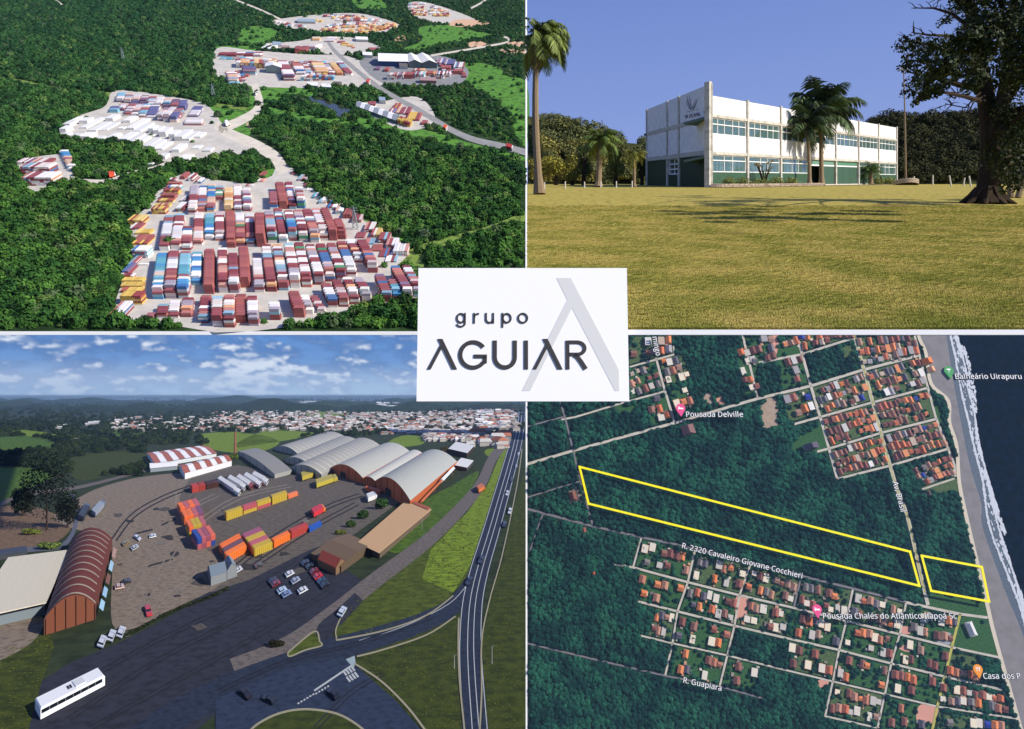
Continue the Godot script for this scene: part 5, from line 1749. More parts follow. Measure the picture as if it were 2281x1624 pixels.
	for q in [[round, 5.0, 5.0], [tri + [641, 1456], 3.5, 3.5], [[750, 1425, 760, 1426, 860, 1405, 950, 1372, 1010, 1328], 4.0, 3.0], [[795, 1464, 850, 1450, 950, 1416, 1015, 1374], 4.0, 3.0], [[1022, 1378, 1021, 1440, 1024, 1520, 1036, 1640], 4.0, 4.0], [[1068, 1640, 1073, 1540, 1073, 1430, 1090, 1340, 1118, 1240, 1150, 1090, 1163, 1000], 4.0, 2.0], [[790, 1480, 850, 1520, 910, 1580, 955, 1640], 4.0, 5.0], [[750, 1425, 748, 1405, 760, 1375], 3.0, 3.0]]:
		var c := curve(path(0, q[0]))
		var m := ribbon_mesh(DP, c, q[1], q[2], 0.42)
		setting("kerb", m.mesh(), kerb, Transform3D(DP.b, DP.o))
	# painted lines
	var line := mat("road_paint", hue(176, 182, 186), 0.8)
	for off in [[-0.12, 0.12], [0.14, 0.14], [0.46, 0.46], [-0.46, -0.46]]:
		var c := curve(hw)
		var pts := []
		for i in c.size():
			var w = lerpf(22.0, 58.0, float(i) / (c.size() - 1))
			pts.append(c[i] + Vector2(w * off[0], 0))
		setting("road_marking", ribbon_mesh(DP, pts, 1.0, 2.0, 0.27).mesh(), line, Transform3D(DP.b, DP.o))
	for q in [[[700, 1540, 792, 1478], 4.0], [[1046, 1296, 1000, 1346, 900, 1396, 800, 1428], 1.4]]:
		ribbon("road_marking", DP, path(0, q[0]), q[1], q[1], 0.29, line)
	for i in 11:
		var a = Vector2(662 + i * 6.6, 1568 - i * 4.0 + (2.0 if i > 5 else 0.0))
		sheet("road_marking", DP, [a, a + Vector2(4, -2.4), a + Vector2(6, 0.2), a + Vector2(2, 2.8)], 0.3, line, false)
	for i in 4:   # lettered patch on the approach
		for j in 2:
			var a = Vector2(762 + i * 6.0 + j * 8.0, 1496 - i * 3.4 + j * 14.0)
			sheet("road_marking", DP, [a, a + Vector2(4, -2), a + Vector2(12, 9), a + Vector2(8, 11)], 0.3, line, false)
	sheet("pale_apron", DP, path(0, [770, 1470, 790, 1462, 792, 1478, 788, 1490]), 0.33, mat("apron", hue(150, 168, 176), 0.9), false)
	for q in [[330, 1262, 385, 1246], [360, 1170, 392, 1156], [300, 1190, 340, 1180]]:
		ribbon("yard_strip", DP, path(0, q), 4.0, 4.0, 0.24, mat("dark_strip", hue(50, 50, 52), 0.9))
	ribbon("road", DP, path(0, [-60, 1160, 40, 1106, 150, 1090, 210, 1078, 320, 1050, 420, 1034]), 10.0, 4.0, 0.2, gravel)
	ribbon("road", DP, path(0, [-60, 1250, 60, 1226, 140, 1215, 170, 1160, 160, 1100]), 12.0, 8.0, 0.2, mat("grey_lane", hue(90, 96, 112), 0.9))
	# wheel tracks, oil stains and patched tarmac
	var r := RandomNumberGenerator.new()
	r.seed = 55
	for q in [[150, 1600, 330, 1480, 520, 1380, 700, 1280], [110, 1560, 300, 1450, 500, 1350, 660, 1250], [200, 1620, 380, 1520, 560, 1420, 740, 1310], [300, 1380, 360, 1260, 420, 1180, 520, 1110, 640, 1080], [270, 1340, 330, 1240, 390, 1150, 480, 1100], [500, 1280, 600, 1200, 720, 1130, 800, 1100], [560, 1260, 680, 1180, 790, 1120], [250, 1200, 300, 1140, 400, 1090, 520, 1060], [340, 1350, 420, 1290, 480, 1250], [480, 1540, 640, 1470, 800, 1430, 960, 1370], [700, 1620, 780, 1540, 850, 1500]]:
		var pts := path(0, q)
		for off in [V(0, 0), V(9, 5)]:
			var mv := []
			for p in pts: mv.append(p + off)
			ribbon("wheel_track", DP, mv, 3.2, 2.0, 0.36 + 0.004 * r.randf(), mat("track_dark" if q[0] < 260 or q[0] > 470 else "track_pale", hue(40, 44, 56) if q[0] < 260 or q[0] > 470 else hue(140, 132, 124), 0.95, rough, 0.02))
	for i in 46:
		var c := V(r.randf_range(260, 820), r.randf_range(1070, 1460))
		if c.y > 1500 - (c.x - 200) * 0.42 or c.y < 1130 - (c.x - 250) * 0.12: continue
		var pts := []
		var s := r.randf_range(4, 16) * (c.y - 878.0) / 300.0
		for k in 9:
			var a := TAU * k / 9.0
			pts.append(c + V(cos(a) * s * r.randf_range(0.5, 1.2), sin(a) * s * 0.4 * r.randf_range(0.5, 1.2)))
		sheet("stain", DP, pts, 0.3 + 0.003 * i, mat("stain_%d" % (i % 3), [hue(62, 60, 62), hue(90, 86, 84), hue(128, 122, 116)][i % 3], 0.9, rough, 0.03))
	# rolling hills up to the horizon: long crests with soft, uneven tops
	var hm := [[13500.0, 1.15, hue(40, 62, 46)], [9000.0, 1.1, hue(46, 66, 40)], [6600.0, 1.5, hue(36, 54, 34)]]
	for hi in hm.size():
		var z: float = hm[hi][0]
		var n := FastNoiseLite.new()
		n.seed = 40 + hi
		n.frequency = 6.0 / z
		n.fractal_octaves = 5
		var m := Mb.new()
		var rows := []
		for j in 7:
			var row := []
			var zz := z * (1.0 + (j - 3) * 0.06)
			for i in 121:
				var x := lerpf(-0.95 * zz, (1170.0 - CX) / F * zz, i / 120.0)
				var hgt := (0.4 + n.get_noise_2d(x, zz)) * 0.011 * z * float(hm[hi][1]) * cos((j - 3) / 3.0 * PI / 2.0)
				row.append(Vector3(x, -133.0 - zz * 2.0 / F + maxf(hgt, 0.0) - 1.0, -zz))
			rows.append(row)
		for j in 6:
			for i in 120:
				m.quad(rows[j][i], rows[j + 1][i], rows[j + 1][i + 1], rows[j][i + 1])
		setting("hills", m.mesh(), mat("hill_%d" % hi, hm[hi][2], 0.95, turf, 0.002, true))


func grass(q: Array) -> Array:
	dp_grass.append(packed(q))
	return q


# a barrel-vaulted hall on a quad: a-b the near gable end, d-c the far one
func vault(q: Array, wall: float, rise: float, label: String, roof_k: Color, wall_k: Color, end_k: Color, ribs: int, rib_k: Color, doors := 1) -> Node3D:
	var base: Vector3 = DP.loc(q[0].x, q[0].y)
	var g := []
	for p in q:
		g.append(DP.loc(p.x, p.y) - base)
	var o := thing("vaulted_hall", label, "warehouse", Transform3D(DP.b, DP.world(base)), "vaulted depot halls")
	wall *= 1.5
	rise *= 1.5
	var up = Vector3(0, wall, 0)
	var w = Mb.new()
	w.hexa([g[0], g[1], g[2], g[3], g[0] + up, g[1] + up, g[2] + up, g[3] + up])
	part("wall", w.mesh(), paint(wall_k, 0.85), o)
	var arc := func(a: Vector3, b: Vector3, t: float, more := 0.0) -> Vector3: return a.lerp(b, t) + Vector3(0, wall + (rise + more) * (1.0 - pow(absf(2.0 * t - 1.0), 2.0)), 0)
	var r := Mb.new()
	for i in 16:
		var t0 := i / 16.0
		var t1 := (i + 1) / 16.0
		r.quad(arc.call(g[0], g[1], t0, 0.1), arc.call(g[3], g[2], t0, 0.1), arc.call(g[3], g[2], t1, 0.1), arc.call(g[0], g[1], t1, 0.1))
	part("roof", r.mesh(), mat("vault_%s" % roof_k.to_html(false), roof_k, 0.75, grain("stain", 0.02, 5, []) if roof_k.r > roof_k.b * 0.9 and roof_k.g > 0.4 else grain("roof_tiles", 0.16, 2, [Color(0.62, 0.56, 0.56), Color(0.75, 0.66, 0.64), Color(1, 0.95, 0.92)]), 0.06 if roof_k.g > 0.4 else 0.04, true), o)
	for e in [[g[0], g[1]], [g[2], g[3]]]:
		var m := Mb.new()
		for i in 16:
			var t0 := i / 16.0
			var t1 := (i + 1) / 16.0
			m.quad(e[0].lerp(e[1], t0) + up * 0.99, arc.call(e[0], e[1], t0), arc.call(e[0], e[1], t1), e[0].lerp(e[1], t1) + up * 0.99)
		part("gable_wall", m.mesh(), paint(end_k, 0.85), o)
	var nrm: Vector3 = (g[1] - g[0]).cross(Vector3.UP).normalized()
	if nrm.z < 0: nrm = -nrm
	var fr := Mb.new()
	fr.hexa([g[0] + nrm * 0.1, g[1] + nrm * 0.1, g[1], g[0], g[0] + nrm * 0.1 + up, g[1] + nrm * 0.1 + up, g[1] + up, g[0] + up])
	part("front_wall", fr.mesh(), paint(end_k, 0.85), o)
	for i in ribs:
		var t0 := (i + 0.1) / ribs
		var t1 := t0 + 0.16 / ribs
		var m := Mb.new()
		for k in 12:
			var a0 := k / 12.0
			var a1 := (k + 1) / 12.0
			m.quad(arc.call(g[0].lerp(g[3], t0), g[1].lerp(g[2], t0), a0, 0.4), arc.call(g[0].lerp(g[3], t1), g[1].lerp(g[2], t1), a0, 0.4), arc.call(g[0].lerp(g[3], t1), g[1].lerp(g[2], t1), a1, 0.4), arc.call(g[0].lerp(g[3], t0), g[1].lerp(g[2], t0), a1, 0.4))
		part("roof_rib", m.mesh(), paint(rib_k, 0.8), o)
	for i in 6:   # piers on the front
		var t := i / 5.0
		var p: Vector3 = g[0].lerp(g[1], clampf(t, 0.02, 0.98))
		var hh: float = wall + rise * (1.0 - pow(absf(2.0 * t - 1.0), 2.0)) * 0.92
		var m := Mb.new()
		m.box(p + nrm * 0.25 + Vector3(0, hh / 2.0, 0), Vector3(0.5, hh, 0.4))
		part("pier", m.mesh(), paint(end_k.darkened(0.55), 0.9), o)
	for i in doors:
		var t := (i + 0.42) / doors
		var p: Vector3 = g[0].lerp(g[1], t)
		var dir: Vector3 = (g[1] - g[0])
		var dw := dir.length() * 0.17
		dir = dir.normalized()
		var m := Mb.new()
		m.hexa([p - dir * dw / 2.0 + nrm * 0.3, p + dir * dw / 2.0 + nrm * 0.3, p + dir * dw / 2.0, p - dir * dw / 2.0, p - dir * dw / 2.0 + nrm * 0.3 + up * 0.95, p + dir * dw / 2.0 + nrm * 0.3 + up * 0.95, p + dir * dw / 2.0 + up * 0.95, p - dir * dw / 2.0 + up * 0.95])
		part("door", m.mesh(), paint(hue(24, 24, 26), 0.9), o)
	return o


func flat_block(q: Array, h: float, called: String, label: String, roof_k: Color, wall_k: Color, cat := "building", windows := 0, lip := 0.5) -> Node3D:
	var base: Vector3 = DP.loc(q[0].x, q[0].y)
	var g := []
	for p in q:
		g.append(DP.loc(p.x, p.y) - base)
	var o := thing(called, label, cat, Transform3D(DP.b, DP.world(base)))
	h *= 1.3
	var up := Vector3(0, h, 0)
	var w = Mb.new()
	w.hexa([g[0], g[1], g[2], g[3], g[0] + up, g[1] + up, g[2] + up, g[3] + up])
	part("wall", w.mesh(), paint(wall_k, 0.85), o)
	var c: Vector3 = (g[0] + g[1] + g[2] + g[3]) / 4.0
	var e = []
	for p in g:
		e.append(c + (p - c) * 1.05 + up)
	var r := Mb.new()
	r.hexa(e + [e[0] + Vector3(0, lip, 0), e[1] + Vector3(0, lip, 0), e[2] + Vector3(0, lip, 0), e[3] + Vector3(0, lip, 0)])
	part("roof", r.mesh(), mat("roof_%s" % roof_k.to_html(false), roof_k, 0.8, grain("stain", 0.02, 5, []), 0.09, true), o)
	for i in windows:
		var t := (i + 0.2) / windows
		var t1 := (i + 0.8) / windows
		var nrm: Vector3 = (g[1] - g[0]).cross(Vector3.UP).normalized()
		if nrm.dot(Vector3(0, 0, 1)) < 0: nrm = -nrm
		var a: Vector3 = g[0].lerp(g[1], t) + nrm * 0.12
		var b: Vector3 = g[0].lerp(g[1], t1) + nrm * 0.12
		var m := Mb.new()
		m.hexa([a + up * 0.4, b + up * 0.4, b + up * 0.4 - nrm * 0.2, a + up * 0.4 - nrm * 0.2, a + up * 0.8, b + up * 0.8, b + up * 0.8 - nrm * 0.2, a + up * 0.8 - nrm * 0.2])
		part("window", m.mesh(), paint(hue(40, 50, 60), 0.15), o)
	return o


func V(x: float, y: float) -> Vector2:
	return Vector2(x, y)


func depot_buildings() -> void:
	var grey := hue(172, 172, 166)
	var wallg := hue(150, 152, 148)
	var brick := hue(176, 92, 52)
	vault([V(612, 1003), V(662, 1016), V(770, 978), V(720, 968)], 4.0, 6.0, "farthest of the three grey ribbed vaulted halls", grey, wallg, wallg, 14, hue(186, 184, 178), 0)
	vault([V(634, 1030), V(692, 1046), V(806, 992), V(752, 978)], 4.0, 6.0, "middle one of the three grey ribbed vaulted halls", grey, wallg, wallg, 14, hue(186, 184, 178), 0)
	vault([V(645, 1052), V(716, 1068), V(846, 998), V(790, 984)], 5.0, 6.5, "nearest of the three grey ribbed vaulted halls with dark doorways along its side", grey, wallg, wallg, 16, hue(190, 188, 182), 0)
	vault([V(530, 1012), V(612, 1066), V(650, 1056), V(570, 1004)], 4.5, 4.0, "long low grey hall with rounded roof left of the vaulted halls", hue(150, 150, 148), wallg, wallg, 0, grey, 0)
	vault([V(736, 1054), V(808, 1078), V(912, 1014), V(846, 1000)], 6.0, 8.0, "left wide vaulted hall with an orange brick front", hue(186, 188, 184), brick, brick, 0, grey, 1)
	vault([V(808, 1080), V(836, 1086), V(940, 1018), V(912, 1014)], 6.0, 3.0, "narrow vaulted bay between the two orange-fronted halls", hue(196, 198, 196), brick, brick, 0, grey, 0)
	vault([V(836, 1086), V(914, 1134), V(1018, 1040), V(940, 1020)], 6.5, 9.5, "right wide vaulted hall with an orange brick front and black doorway", hue(182, 186, 184), brick, brick, 0, grey, 1)
	# white and red sheds on the left
	gable(DP, [V(335, 1052), V(395, 1046), V(392, 1036), V(333, 1040)], 0.0, 4.0, 1.0, "storage_shed", "small white vaulted shed left of the red-striped shed", hue(240, 240, 236), hue(120, 130, 140), 2.0)
	gable(DP, [V(412, 1068), V(516, 1038), V(500, 1024), V(400, 1050)], 0.0, 6.0, 1.0, "storage_shed", "long white-walled shed with red and white striped roof", hue(170, 96, 72), hue(222, 224, 226), 2.5, 9)
	gable(DP, [V(346, 1042), V(482, 1018), V(452, 1000), V(328, 1018)], 0.0, 5.0, 1.0, "storage_shed", "white-roofed shed with red stripes behind the white-walled shed", hue(168, 100, 80), hue(200, 206, 210), 2.5, 11)
	# chimney with its pale upper part leaning against the hall
	var cp := DP.at(938, 1122)
	var ch := thing("brick_chimney", "long sloping brick-red conveyor shaft with a pale upper end", "conveyor", Transform3D(Basis(), cp))
	var tip = DP.at(1010, 1046, 9.0) - cp
	for q in [[0.0, 0.56, hue(170, 96, 62), 2.0, "shaft"], [0.56, 1.0, hue(196, 202, 204), 3.2, "pale_shaft"]]:
		var m := Mb.new()
		m.tube([tip * q[0] + Vector3(0, 2.0, 0), tip * q[1] + Vector3(0, 2.0, 0)], [q[3], q[3]], 4)
		part(q[4], m.mesh(), paint(q[2], 0.8), ch)
	for t in [0.35, 0.7, 0.95]:
		var m := Mb.new()
		m.tube([Vector3(tip.x * t, tip.y * t + 1.0, tip.z * t), Vector3(tip.x * t, -1.0 - 0.5, tip.z * t)], [0.5, 0.5], 5)
		part("support", m.mesh(), paint(hue(120, 100, 90), 0.8), ch)
	# offices by the roundabout
	flat_block([V(800, 1222), V(846, 1244), V(958, 1148), V(906, 1126)], 4.2, "long_building", "long flat-roofed tan building between yard and highway", hue(206, 170, 132), hue(96, 84, 70), "building", 8)
	flat_block([V(902, 1126), V(952, 1148), V(957, 1143), V(907, 1122)], 4.7, "roof_annex", "red roofed end of the tan building beside the brick shaft", hue(170, 96, 74), hue(120, 80, 66), "building", 0)
	gable(DP, [V(694, 1246), V(760, 1276), V(828, 1226), V(776, 1202)], 0.0, 3.0, 1.0, "office_block", "brown tiled old office building beside the parked cars", hue(112, 92, 68), hue(92, 78, 62), 1.8, 0, "building")
	gable(DP, [V(708, 1262), V(748, 1282), V(770, 1266), V(728, 1246)], 0.0, 3.4, 1.0, "annex", "red tiled annex at the near end of the brown office building", hue(150, 66, 46), hue(120, 96, 70), 2.6, 0, "building")
	gable(DP, [V(470, 1306), V(505, 1294), V(496, 1272), V(462, 1282)], 0.0, 4.0, 1.0, "gatehouse", "small gatehouse with pale hipped roof beside the yard entrance", hue(110, 124, 138), hue(120, 126, 130), 2.4, 0, "building")
	gable(DP, [V(506, 1292), V(528, 1284), V(518, 1264), V(498, 1272)], 0.0, 4.0, 0.0, "gatehouse", "pale pointed roof right behind the hipped gatehouse roof", hue(126, 138, 150), hue(120, 126, 130), 2.6, 0, "building")
	# brick hall at the lower left and the white hall next to it
	vault([V(98, 1416), V(212, 1380), V(250, 1222), V(160, 1222)], 6.0, 6.0, "old brick vaulted hall with dark tiles and pale ribs at the lower left", hue(126, 74, 68), hue(104, 64, 50), hue(112, 66, 48), 11, hue(150, 140, 126), 0)
	var hall := flat_block([V(-70, 1410), V(100, 1370), V(152, 1250), V(20, 1268)], 6.0, "white_hall", "low white hall with a blue-grey roof strip left of the brick hall", hue(220, 214, 200), hue(112, 124, 132), "warehouse", 0, 0.6)
	var strip := Mb.new()
	var l0 := DP.loc(-70, 1410)
	var sp := []
	for p in [V(-70, 1396), V(-10, 1384), V(78, 1262), V(20, 1268)]:
		sp.append(DP.loc(p.x, p.y) - l0 + Vector3(0, 6.75, 0))
	strip.quad(sp[3], sp[2], sp[1], sp[0])
	part("roof_strip", strip.mesh(), paint(hue(120, 170, 200), 0.7), hall)
	for i in 5:
		var wsp := Mb.new()
		var a = V(217, 1378).lerp(V(252, 1228), (i + 0.1) / 5.0)
		var b := V(217, 1378).lerp(V(252, 1228), (i + 0.8) / 5.0)
		var la := DP.loc(a.x + 3, a.y)
		var lb := DP.loc(b.x + 3, b.y)
		wsp.quad(la + Vector3(0, 5.8, 0), lb + Vector3(0, 5.8, 0), lb + Vector3(2.4, 3.6, 0), la + Vector3(2.4, 3.6, 0))
		var aw := solo("canopy", "%s canopy from the near end on the yard side of the brick hall" % ordinal(i), "canopy", wsp.mesh(), paint([hue(150, 190, 214), hue(140, 176, 206), hue(120, 80, 66), hue(150, 184, 208), hue(160, 130, 120)][i], 0.5), Transform3D(DP.b, DP.o), "canopies on the brick hall")
	flat_block([V(-30, 1252), V(60, 1238), V(56, 1228), V(-30, 1240)], 3.0, "low_shed", "long low dark shed behind the white hall", hue(70, 80, 100), hue(60, 64, 72), "shed")
	flat_block([V(160, 984), V(212, 976), V(208, 968), V(160, 974)], 5.0, "farm_building", "pale farm building on the meadow at the left", hue(206, 204, 198), hue(150, 150, 146), "building")
	flat_block([V(112, 958), V(150, 953), V(148, 948), V(112, 952)], 5.0, "farm_building", "white farm building behind the left meadow", hue(230, 230, 224), hue(170, 170, 166), "building")
	flat_block([V(190, 948), V(222, 943), V(220, 939), V(190, 943)], 5.0, "farm_building", "long white building among the trees, upper left of the depot", hue(226, 226, 222), hue(160, 160, 160), "building")
	flat_block([V(838, 906), V(894, 908), V(890, 899), V(840, 897)], 9.0, "factory_hall", "long white factory on the far hillside", hue(240, 240, 236), hue(220, 220, 216), "warehouse")
	flat_block([V(664, 900), V(716, 898), V(714, 893), V(664, 894)], 10.0, "factory_hall", "pale building on the far hill left of the white factory", hue(200, 204, 204), hue(170, 172, 172), "warehouse")
	flat_block([V(1066, 926), V(1098, 924), V(1092, 916), V(1062, 918)], 12.0, "factory_hall", "pale hall in the town below the signboard", hue(214, 218, 220), hue(150, 150, 150), "warehouse")
	flat_block([V(1000, 1010), V(1040, 1020), V(1056, 1002), V(1016, 994)], 8.0, "dark_house", "dark house with white flat roof behind the right vaulted hall", hue(226, 228, 230), hue(56, 44, 42), "building")
	flat_block([V(1012, 1044), V(1040, 1050), V(1054, 1034), V(1028, 1028)], 5.0, "canopy_shed", "white canopy roof at the back corner of the right hall", hue(236, 238, 240), hue(70, 66, 64), "shed")
	# slim chimney on the left of the halls
	var tp := DP.at(524, 1012)
	var tk := -tp.z / F
	var tm := Mb.new()
	tm.tube([Vector3.ZERO, Vector3(0, 50 * tk, 0)], [3.4 * tk, 2.0 * tk], 8)
	var tw = thing("chimney", "slender brick chimney left of the vaulted halls", "chimney", Transform3D(Basis(), tp))
	part("shaft", tm.mesh(), paint(hue(130, 92, 70), 0.9), tw)
	# hundreds of small houses of the town: the nearest singly, the rest as one far mass
	var r := RandomNumberGenerator.new()
	r.seed = 71
	var spots := []
	for i in 5200:
		var t := r.randf()
		var y := 916.0 + 68.0 * pow(t, 1.15)
		var x := r.randf_range(470, 1150)
		if y > 960 and x < 850: continue
		if y > 946 and x < 640: continue
		if y < 930 and x < 800 and r.randf() < 0.6: continue
		if x > 1060 and y > 960: x = r.randf_range(930, 1060)
		if y > 968 and x > 850 and x < 945: continue
		spots.append([V(x, y), false])
	for i in 330:
		spots.append([V(r.randf_range(250, 620), r.randf_range(930, 962)), false])
	for i in 130:
		spots.append([V(r.randf_range(1040, 1132), r.randf_range(912, 1000)), false])
	for i in 60:
		spots.append([V(r.randf_range(480, 600), r.randf_range(912, 926)), false])
	spots.sort_custom(func(a, b): return a[0].y > b[0].y)
	var far := Mb.new()
	var n := 0
	var houses := [house_mesh(1.0, 1.3, 0.5, 0.3), house_mesh(1.0, 1.0, 0.6, 0.0)]
	for q in spots:
		var p: Vector2 = q[0]
		var w = r.randf_range(9.0, 18.0)
		if p.x > 1060 and r.randf() < 0.35: w *= 1.9
		var k = r.randf()
		var rk := hue(186, 184, 180) if k < 0.4 else hue(150, 140, 134) if k < 0.65 else hue(214, 214, 212) if k < 0.82 else hue(160, 100, 78)
		var turn := r.randf_range(0.2, 0.6) + (PI / 2 if r.randf() < 0.5 else 0.0)
		if n < 44 and p.y > 965:
			n += 1
			var kind := "red roofed" if rk.r > rk.b * 1.4 else "grey roofed" if rk.r < 0.7 else "pale roofed"
			var lab := "%s town house, %s nearest to the depot of those behind the vaulted halls" % [kind, ordinal(n - 1)]
			put_house("town_house", lab, "houses of the town behind the depot", DP.frame(DP.at(p.x, p.y), turn), w, houses[0 if r.randf() < 0.75 else 1], rk, hue(170, 166, 160))
		else:
			var g := DP.loc(p.x, p.y)
			var bs := Basis(Vector3.UP, turn)
			far.paint(hue(150, 148, 146) * r.randf_range(0.8, 1.05))
			far.box(g + Vector3(0, w * 0.22, 0), Vector3(w, w * 0.44, w * 1.3), bs)
			far.paint(rk * r.randf_range(0.85, 1.1))
			var e0 := g + bs * Vector3(-w * 0.55, w * 0.44, w * 0.7)
			var e1 := g + bs * Vector3(w * 0.55, w * 0.44, w * 0.7)
			var e2 := g + bs * Vector3(w * 0.55, w * 0.44, -w * 0.7)
			var e3 := g + bs * Vector3(-w * 0.55, w * 0.44, -w * 0.7)
			var r0 := g + bs * Vector3(0, w * 0.7, w * 0.7)
			var r1 := g + bs * Vector3(0, w * 0.7, -w * 0.7)
			far.quad(e0, e3, r1, r0)
			far.quad(e2, e1, r0, r1)
			far.tri(e0, r0, e1)
			far.tri(e2, r1, e3)
	setting("town_houses", far.mesh(), tint("house_paint", 0.85), Transform3D(DP.b, DP.o), "stuff", "far houses of the town")


func house_mesh(w: float, l: float, h: float, rise: float) -> Array:   # [walls, roof] of a unit house
	var a = Mb.new()
	a.box(Vector3(0, h / 2.0, 0), Vector3(w, h, l))
	var b := Mb.new()
	if rise > 0.0:
		var e = 0.56 * w
		var z = 0.53 * l
		for s in [-1.0, 1.0]:
			var p0 := Vector3(s * e, h - 0.03, z)
			var p1 := Vector3(s * e, h - 0.03, -z)
			var r0 := Vector3(0, h + rise, z * 0.75)
			var r1 := Vector3(0, h + rise, -z * 0.75)
			if s < 0: b.quad(p0, p1, r1, r0)
			else: b.quad(p1, p0, r0, r1)
		b.tri(Vector3(-e, h - 0.03, z), Vector3(0, h + rise, z * 0.75), Vector3(e, h - 0.03, z))
		b.tri(Vector3(e, h - 0.03, -z), Vector3(0, h + rise, -z * 0.75), Vector3(-e, h - 0.03, -z))
	else:
		b.crate(Vector3(0, h + 0.04, 0), Vector3(w * 1.06, 0.08, l * 1.06), 0.02)
	return [a.mesh(), b.mesh()]


func put_house(called: String, label: String, group: String, xf: Transform3D, w: float, shape: Array, roof_k: Color, wall_k: Color, long := 1.0) -> void:
	var o := thing(called, label, "house", xf, group)
	var s = Transform3D(Basis.from_scale(Vector3(w, w, w * long)), Vector3.ZERO)
	part("wall", shape[0], paint(wall_k, 0.85), o, s)
	part("roof", shape[1], paint(roof_k, 0.8), o, s)


func depot_box(a: Vector2, b: Vector2, hpx: float, back: Vector2, cols: Array, label: String, tiers := 1, in_depth := false) -> void:
	# containers between two spots, side by side or one behind the other; each is a thing of its own
	var n := cols.size()
	var h := hpx * DP.unit(a.x, a.y) / tiers
	for i in n:
		for k in tiers:
			var q := [a.lerp(b, (i + 0.015) / n), a.lerp(b, (i + 0.985) / n)]
			var bk := back
			if in_depth:
				q = [a + back * (i + 0.02) / n, b + back * (i + 0.02) / n]
				bk = back * 0.96 / n
			q.append(q[1] + bk)
			q.append(q[0] + bk)
			var c := DP.loc(q[0].x, q[0].y)
			var g := []
			for p in q:
				g.append(DP.loc(p.x, p.y) - c)
			var s: Array = cols[i] if k == tiers - 1 else cols[(i + 1) % n]
			var tier = "" if tiers == 1 else ["lower ", "upper "][k]
			var o := thing("shipping_container", "%s%s container, %s from the %s %s" % [tier, shade_name(s), ordinal(i), "front" if in_depth else "left", label], "container", Transform3D(DP.b, DP.world(c) + DP.n * h * k), "containers in the depot yard")
			var up := Vector3(0, h * 0.985, 0)
			var m := Mb.new()
			m.hexa([g[0], g[1], g[2], g[3], g[0] + up, g[1] + up, g[2] + up, g[3] + up])
			part("body", m.mesh(), paint(hue(s[0], s[1], s[2]), 0.6), o)
			# upright ribs of the corrugated front, and doors with their bars
			var out: Vector3 = (g[1] - g[0]).cross(Vector3.UP).normalized() * 0.14
			if out.z < 0: out = -out
			var rib := Mb.new()
			for t in 9:
				var e0: Vector3 = g[0].lerp(g[1], (t + 0.2) / 9.0)
				var e1: Vector3 = g[0].lerp(g[1], (t + 0.6) / 9.0)
				rib.hexa([e0 + out, e1 + out, e1, e0, e0 + out + up * 0.94, e1 + out + up * 0.94, e1 + up * 0.94, e0 + up * 0.94])
			part("rib", rib.mesh(), paint(hue(s[0] * 0.86, s[1] * 0.86, s[2] * 0.86), 0.6), o).set_meta("kind", "stuff")
			if k == tiers - 1:
				var mid: Vector3 = (g[0] + g[1] + g[2] + g[3]) / 4.0
				var rim := Mb.new()
				var e := []
				for p in g:
					e.append(mid + (p - mid) * 0.93 + up)
				rim.hexa(e + [e[0] + up * 0.03, e[1] + up * 0.03, e[2] + up * 0.03, e[3] + up * 0.03])
				part("roof_sheet", rim.mesh(), paint(hue(minf(s[0] * 1.05, 250), minf(s[1] * 1.05, 250), minf(s[2] * 1.05, 250)), 0.6), o)


func car(P: Slope, at: Vector2, to: Vector2, length: float, k: Color, label: String, group: String) -> void:
	var f := (to - at).normalized() * length / 2.0
	var s := span(P, at - f, at + f, length * 0.52)
	var o := thing("parked_car" if "parked" in label else "car", label, "car", Transform3D(P.b, P.world(s[0])), group)
	var l: float = s[1]
	var w: float = s[2]
	var h: float = length * 1.05 * P.unit(at.x, at.y)
	var b := Mb.new()
	extrude(b, [[-0.5, 0.12], [-0.5, 0.2], [-0.46, 0.23], [-0.3, 0.24], [0.24, 0.24], [0.44, 0.21], [0.5, 0.17], [0.5, 0.12]], l, w, h)
	part("body", skewed(b, s[3], s[4]), paint(k, 0.25), o)
	var c := Mb.new()
	extrude(c, [[-0.38, 0.235], [-0.3, 0.33], [0.04, 0.335], [0.2, 0.235]], l, w * 0.86, h)
	part("window", skewed(c, s[3], s[4]), paint(hue(26, 30, 36), 0.08), o)
	var rf := Mb.new()
	extrude(rf, [[-0.31, 0.325], [-0.28, 0.342], [0.02, 0.347], [0.06, 0.325]], l, w * 0.8, h)
	part("roof", skewed(rf, s[3], s[4]), paint(k, 0.25), o)
	for x in [-0.31, 0.31]:
		for z in [-0.46, 0.46]:
			var m := Mb.new()
			m.tube([Vector3(l * x, h * 0.075, w * z - w * 0.05), Vector3(l * x, h * 0.075, w * z + w * 0.05)], [h * 0.075, h * 0.075], 9)
			part("wheel", skewed(m, s[3], s[4]), paint(hue(24, 24, 24), 0.9), o)


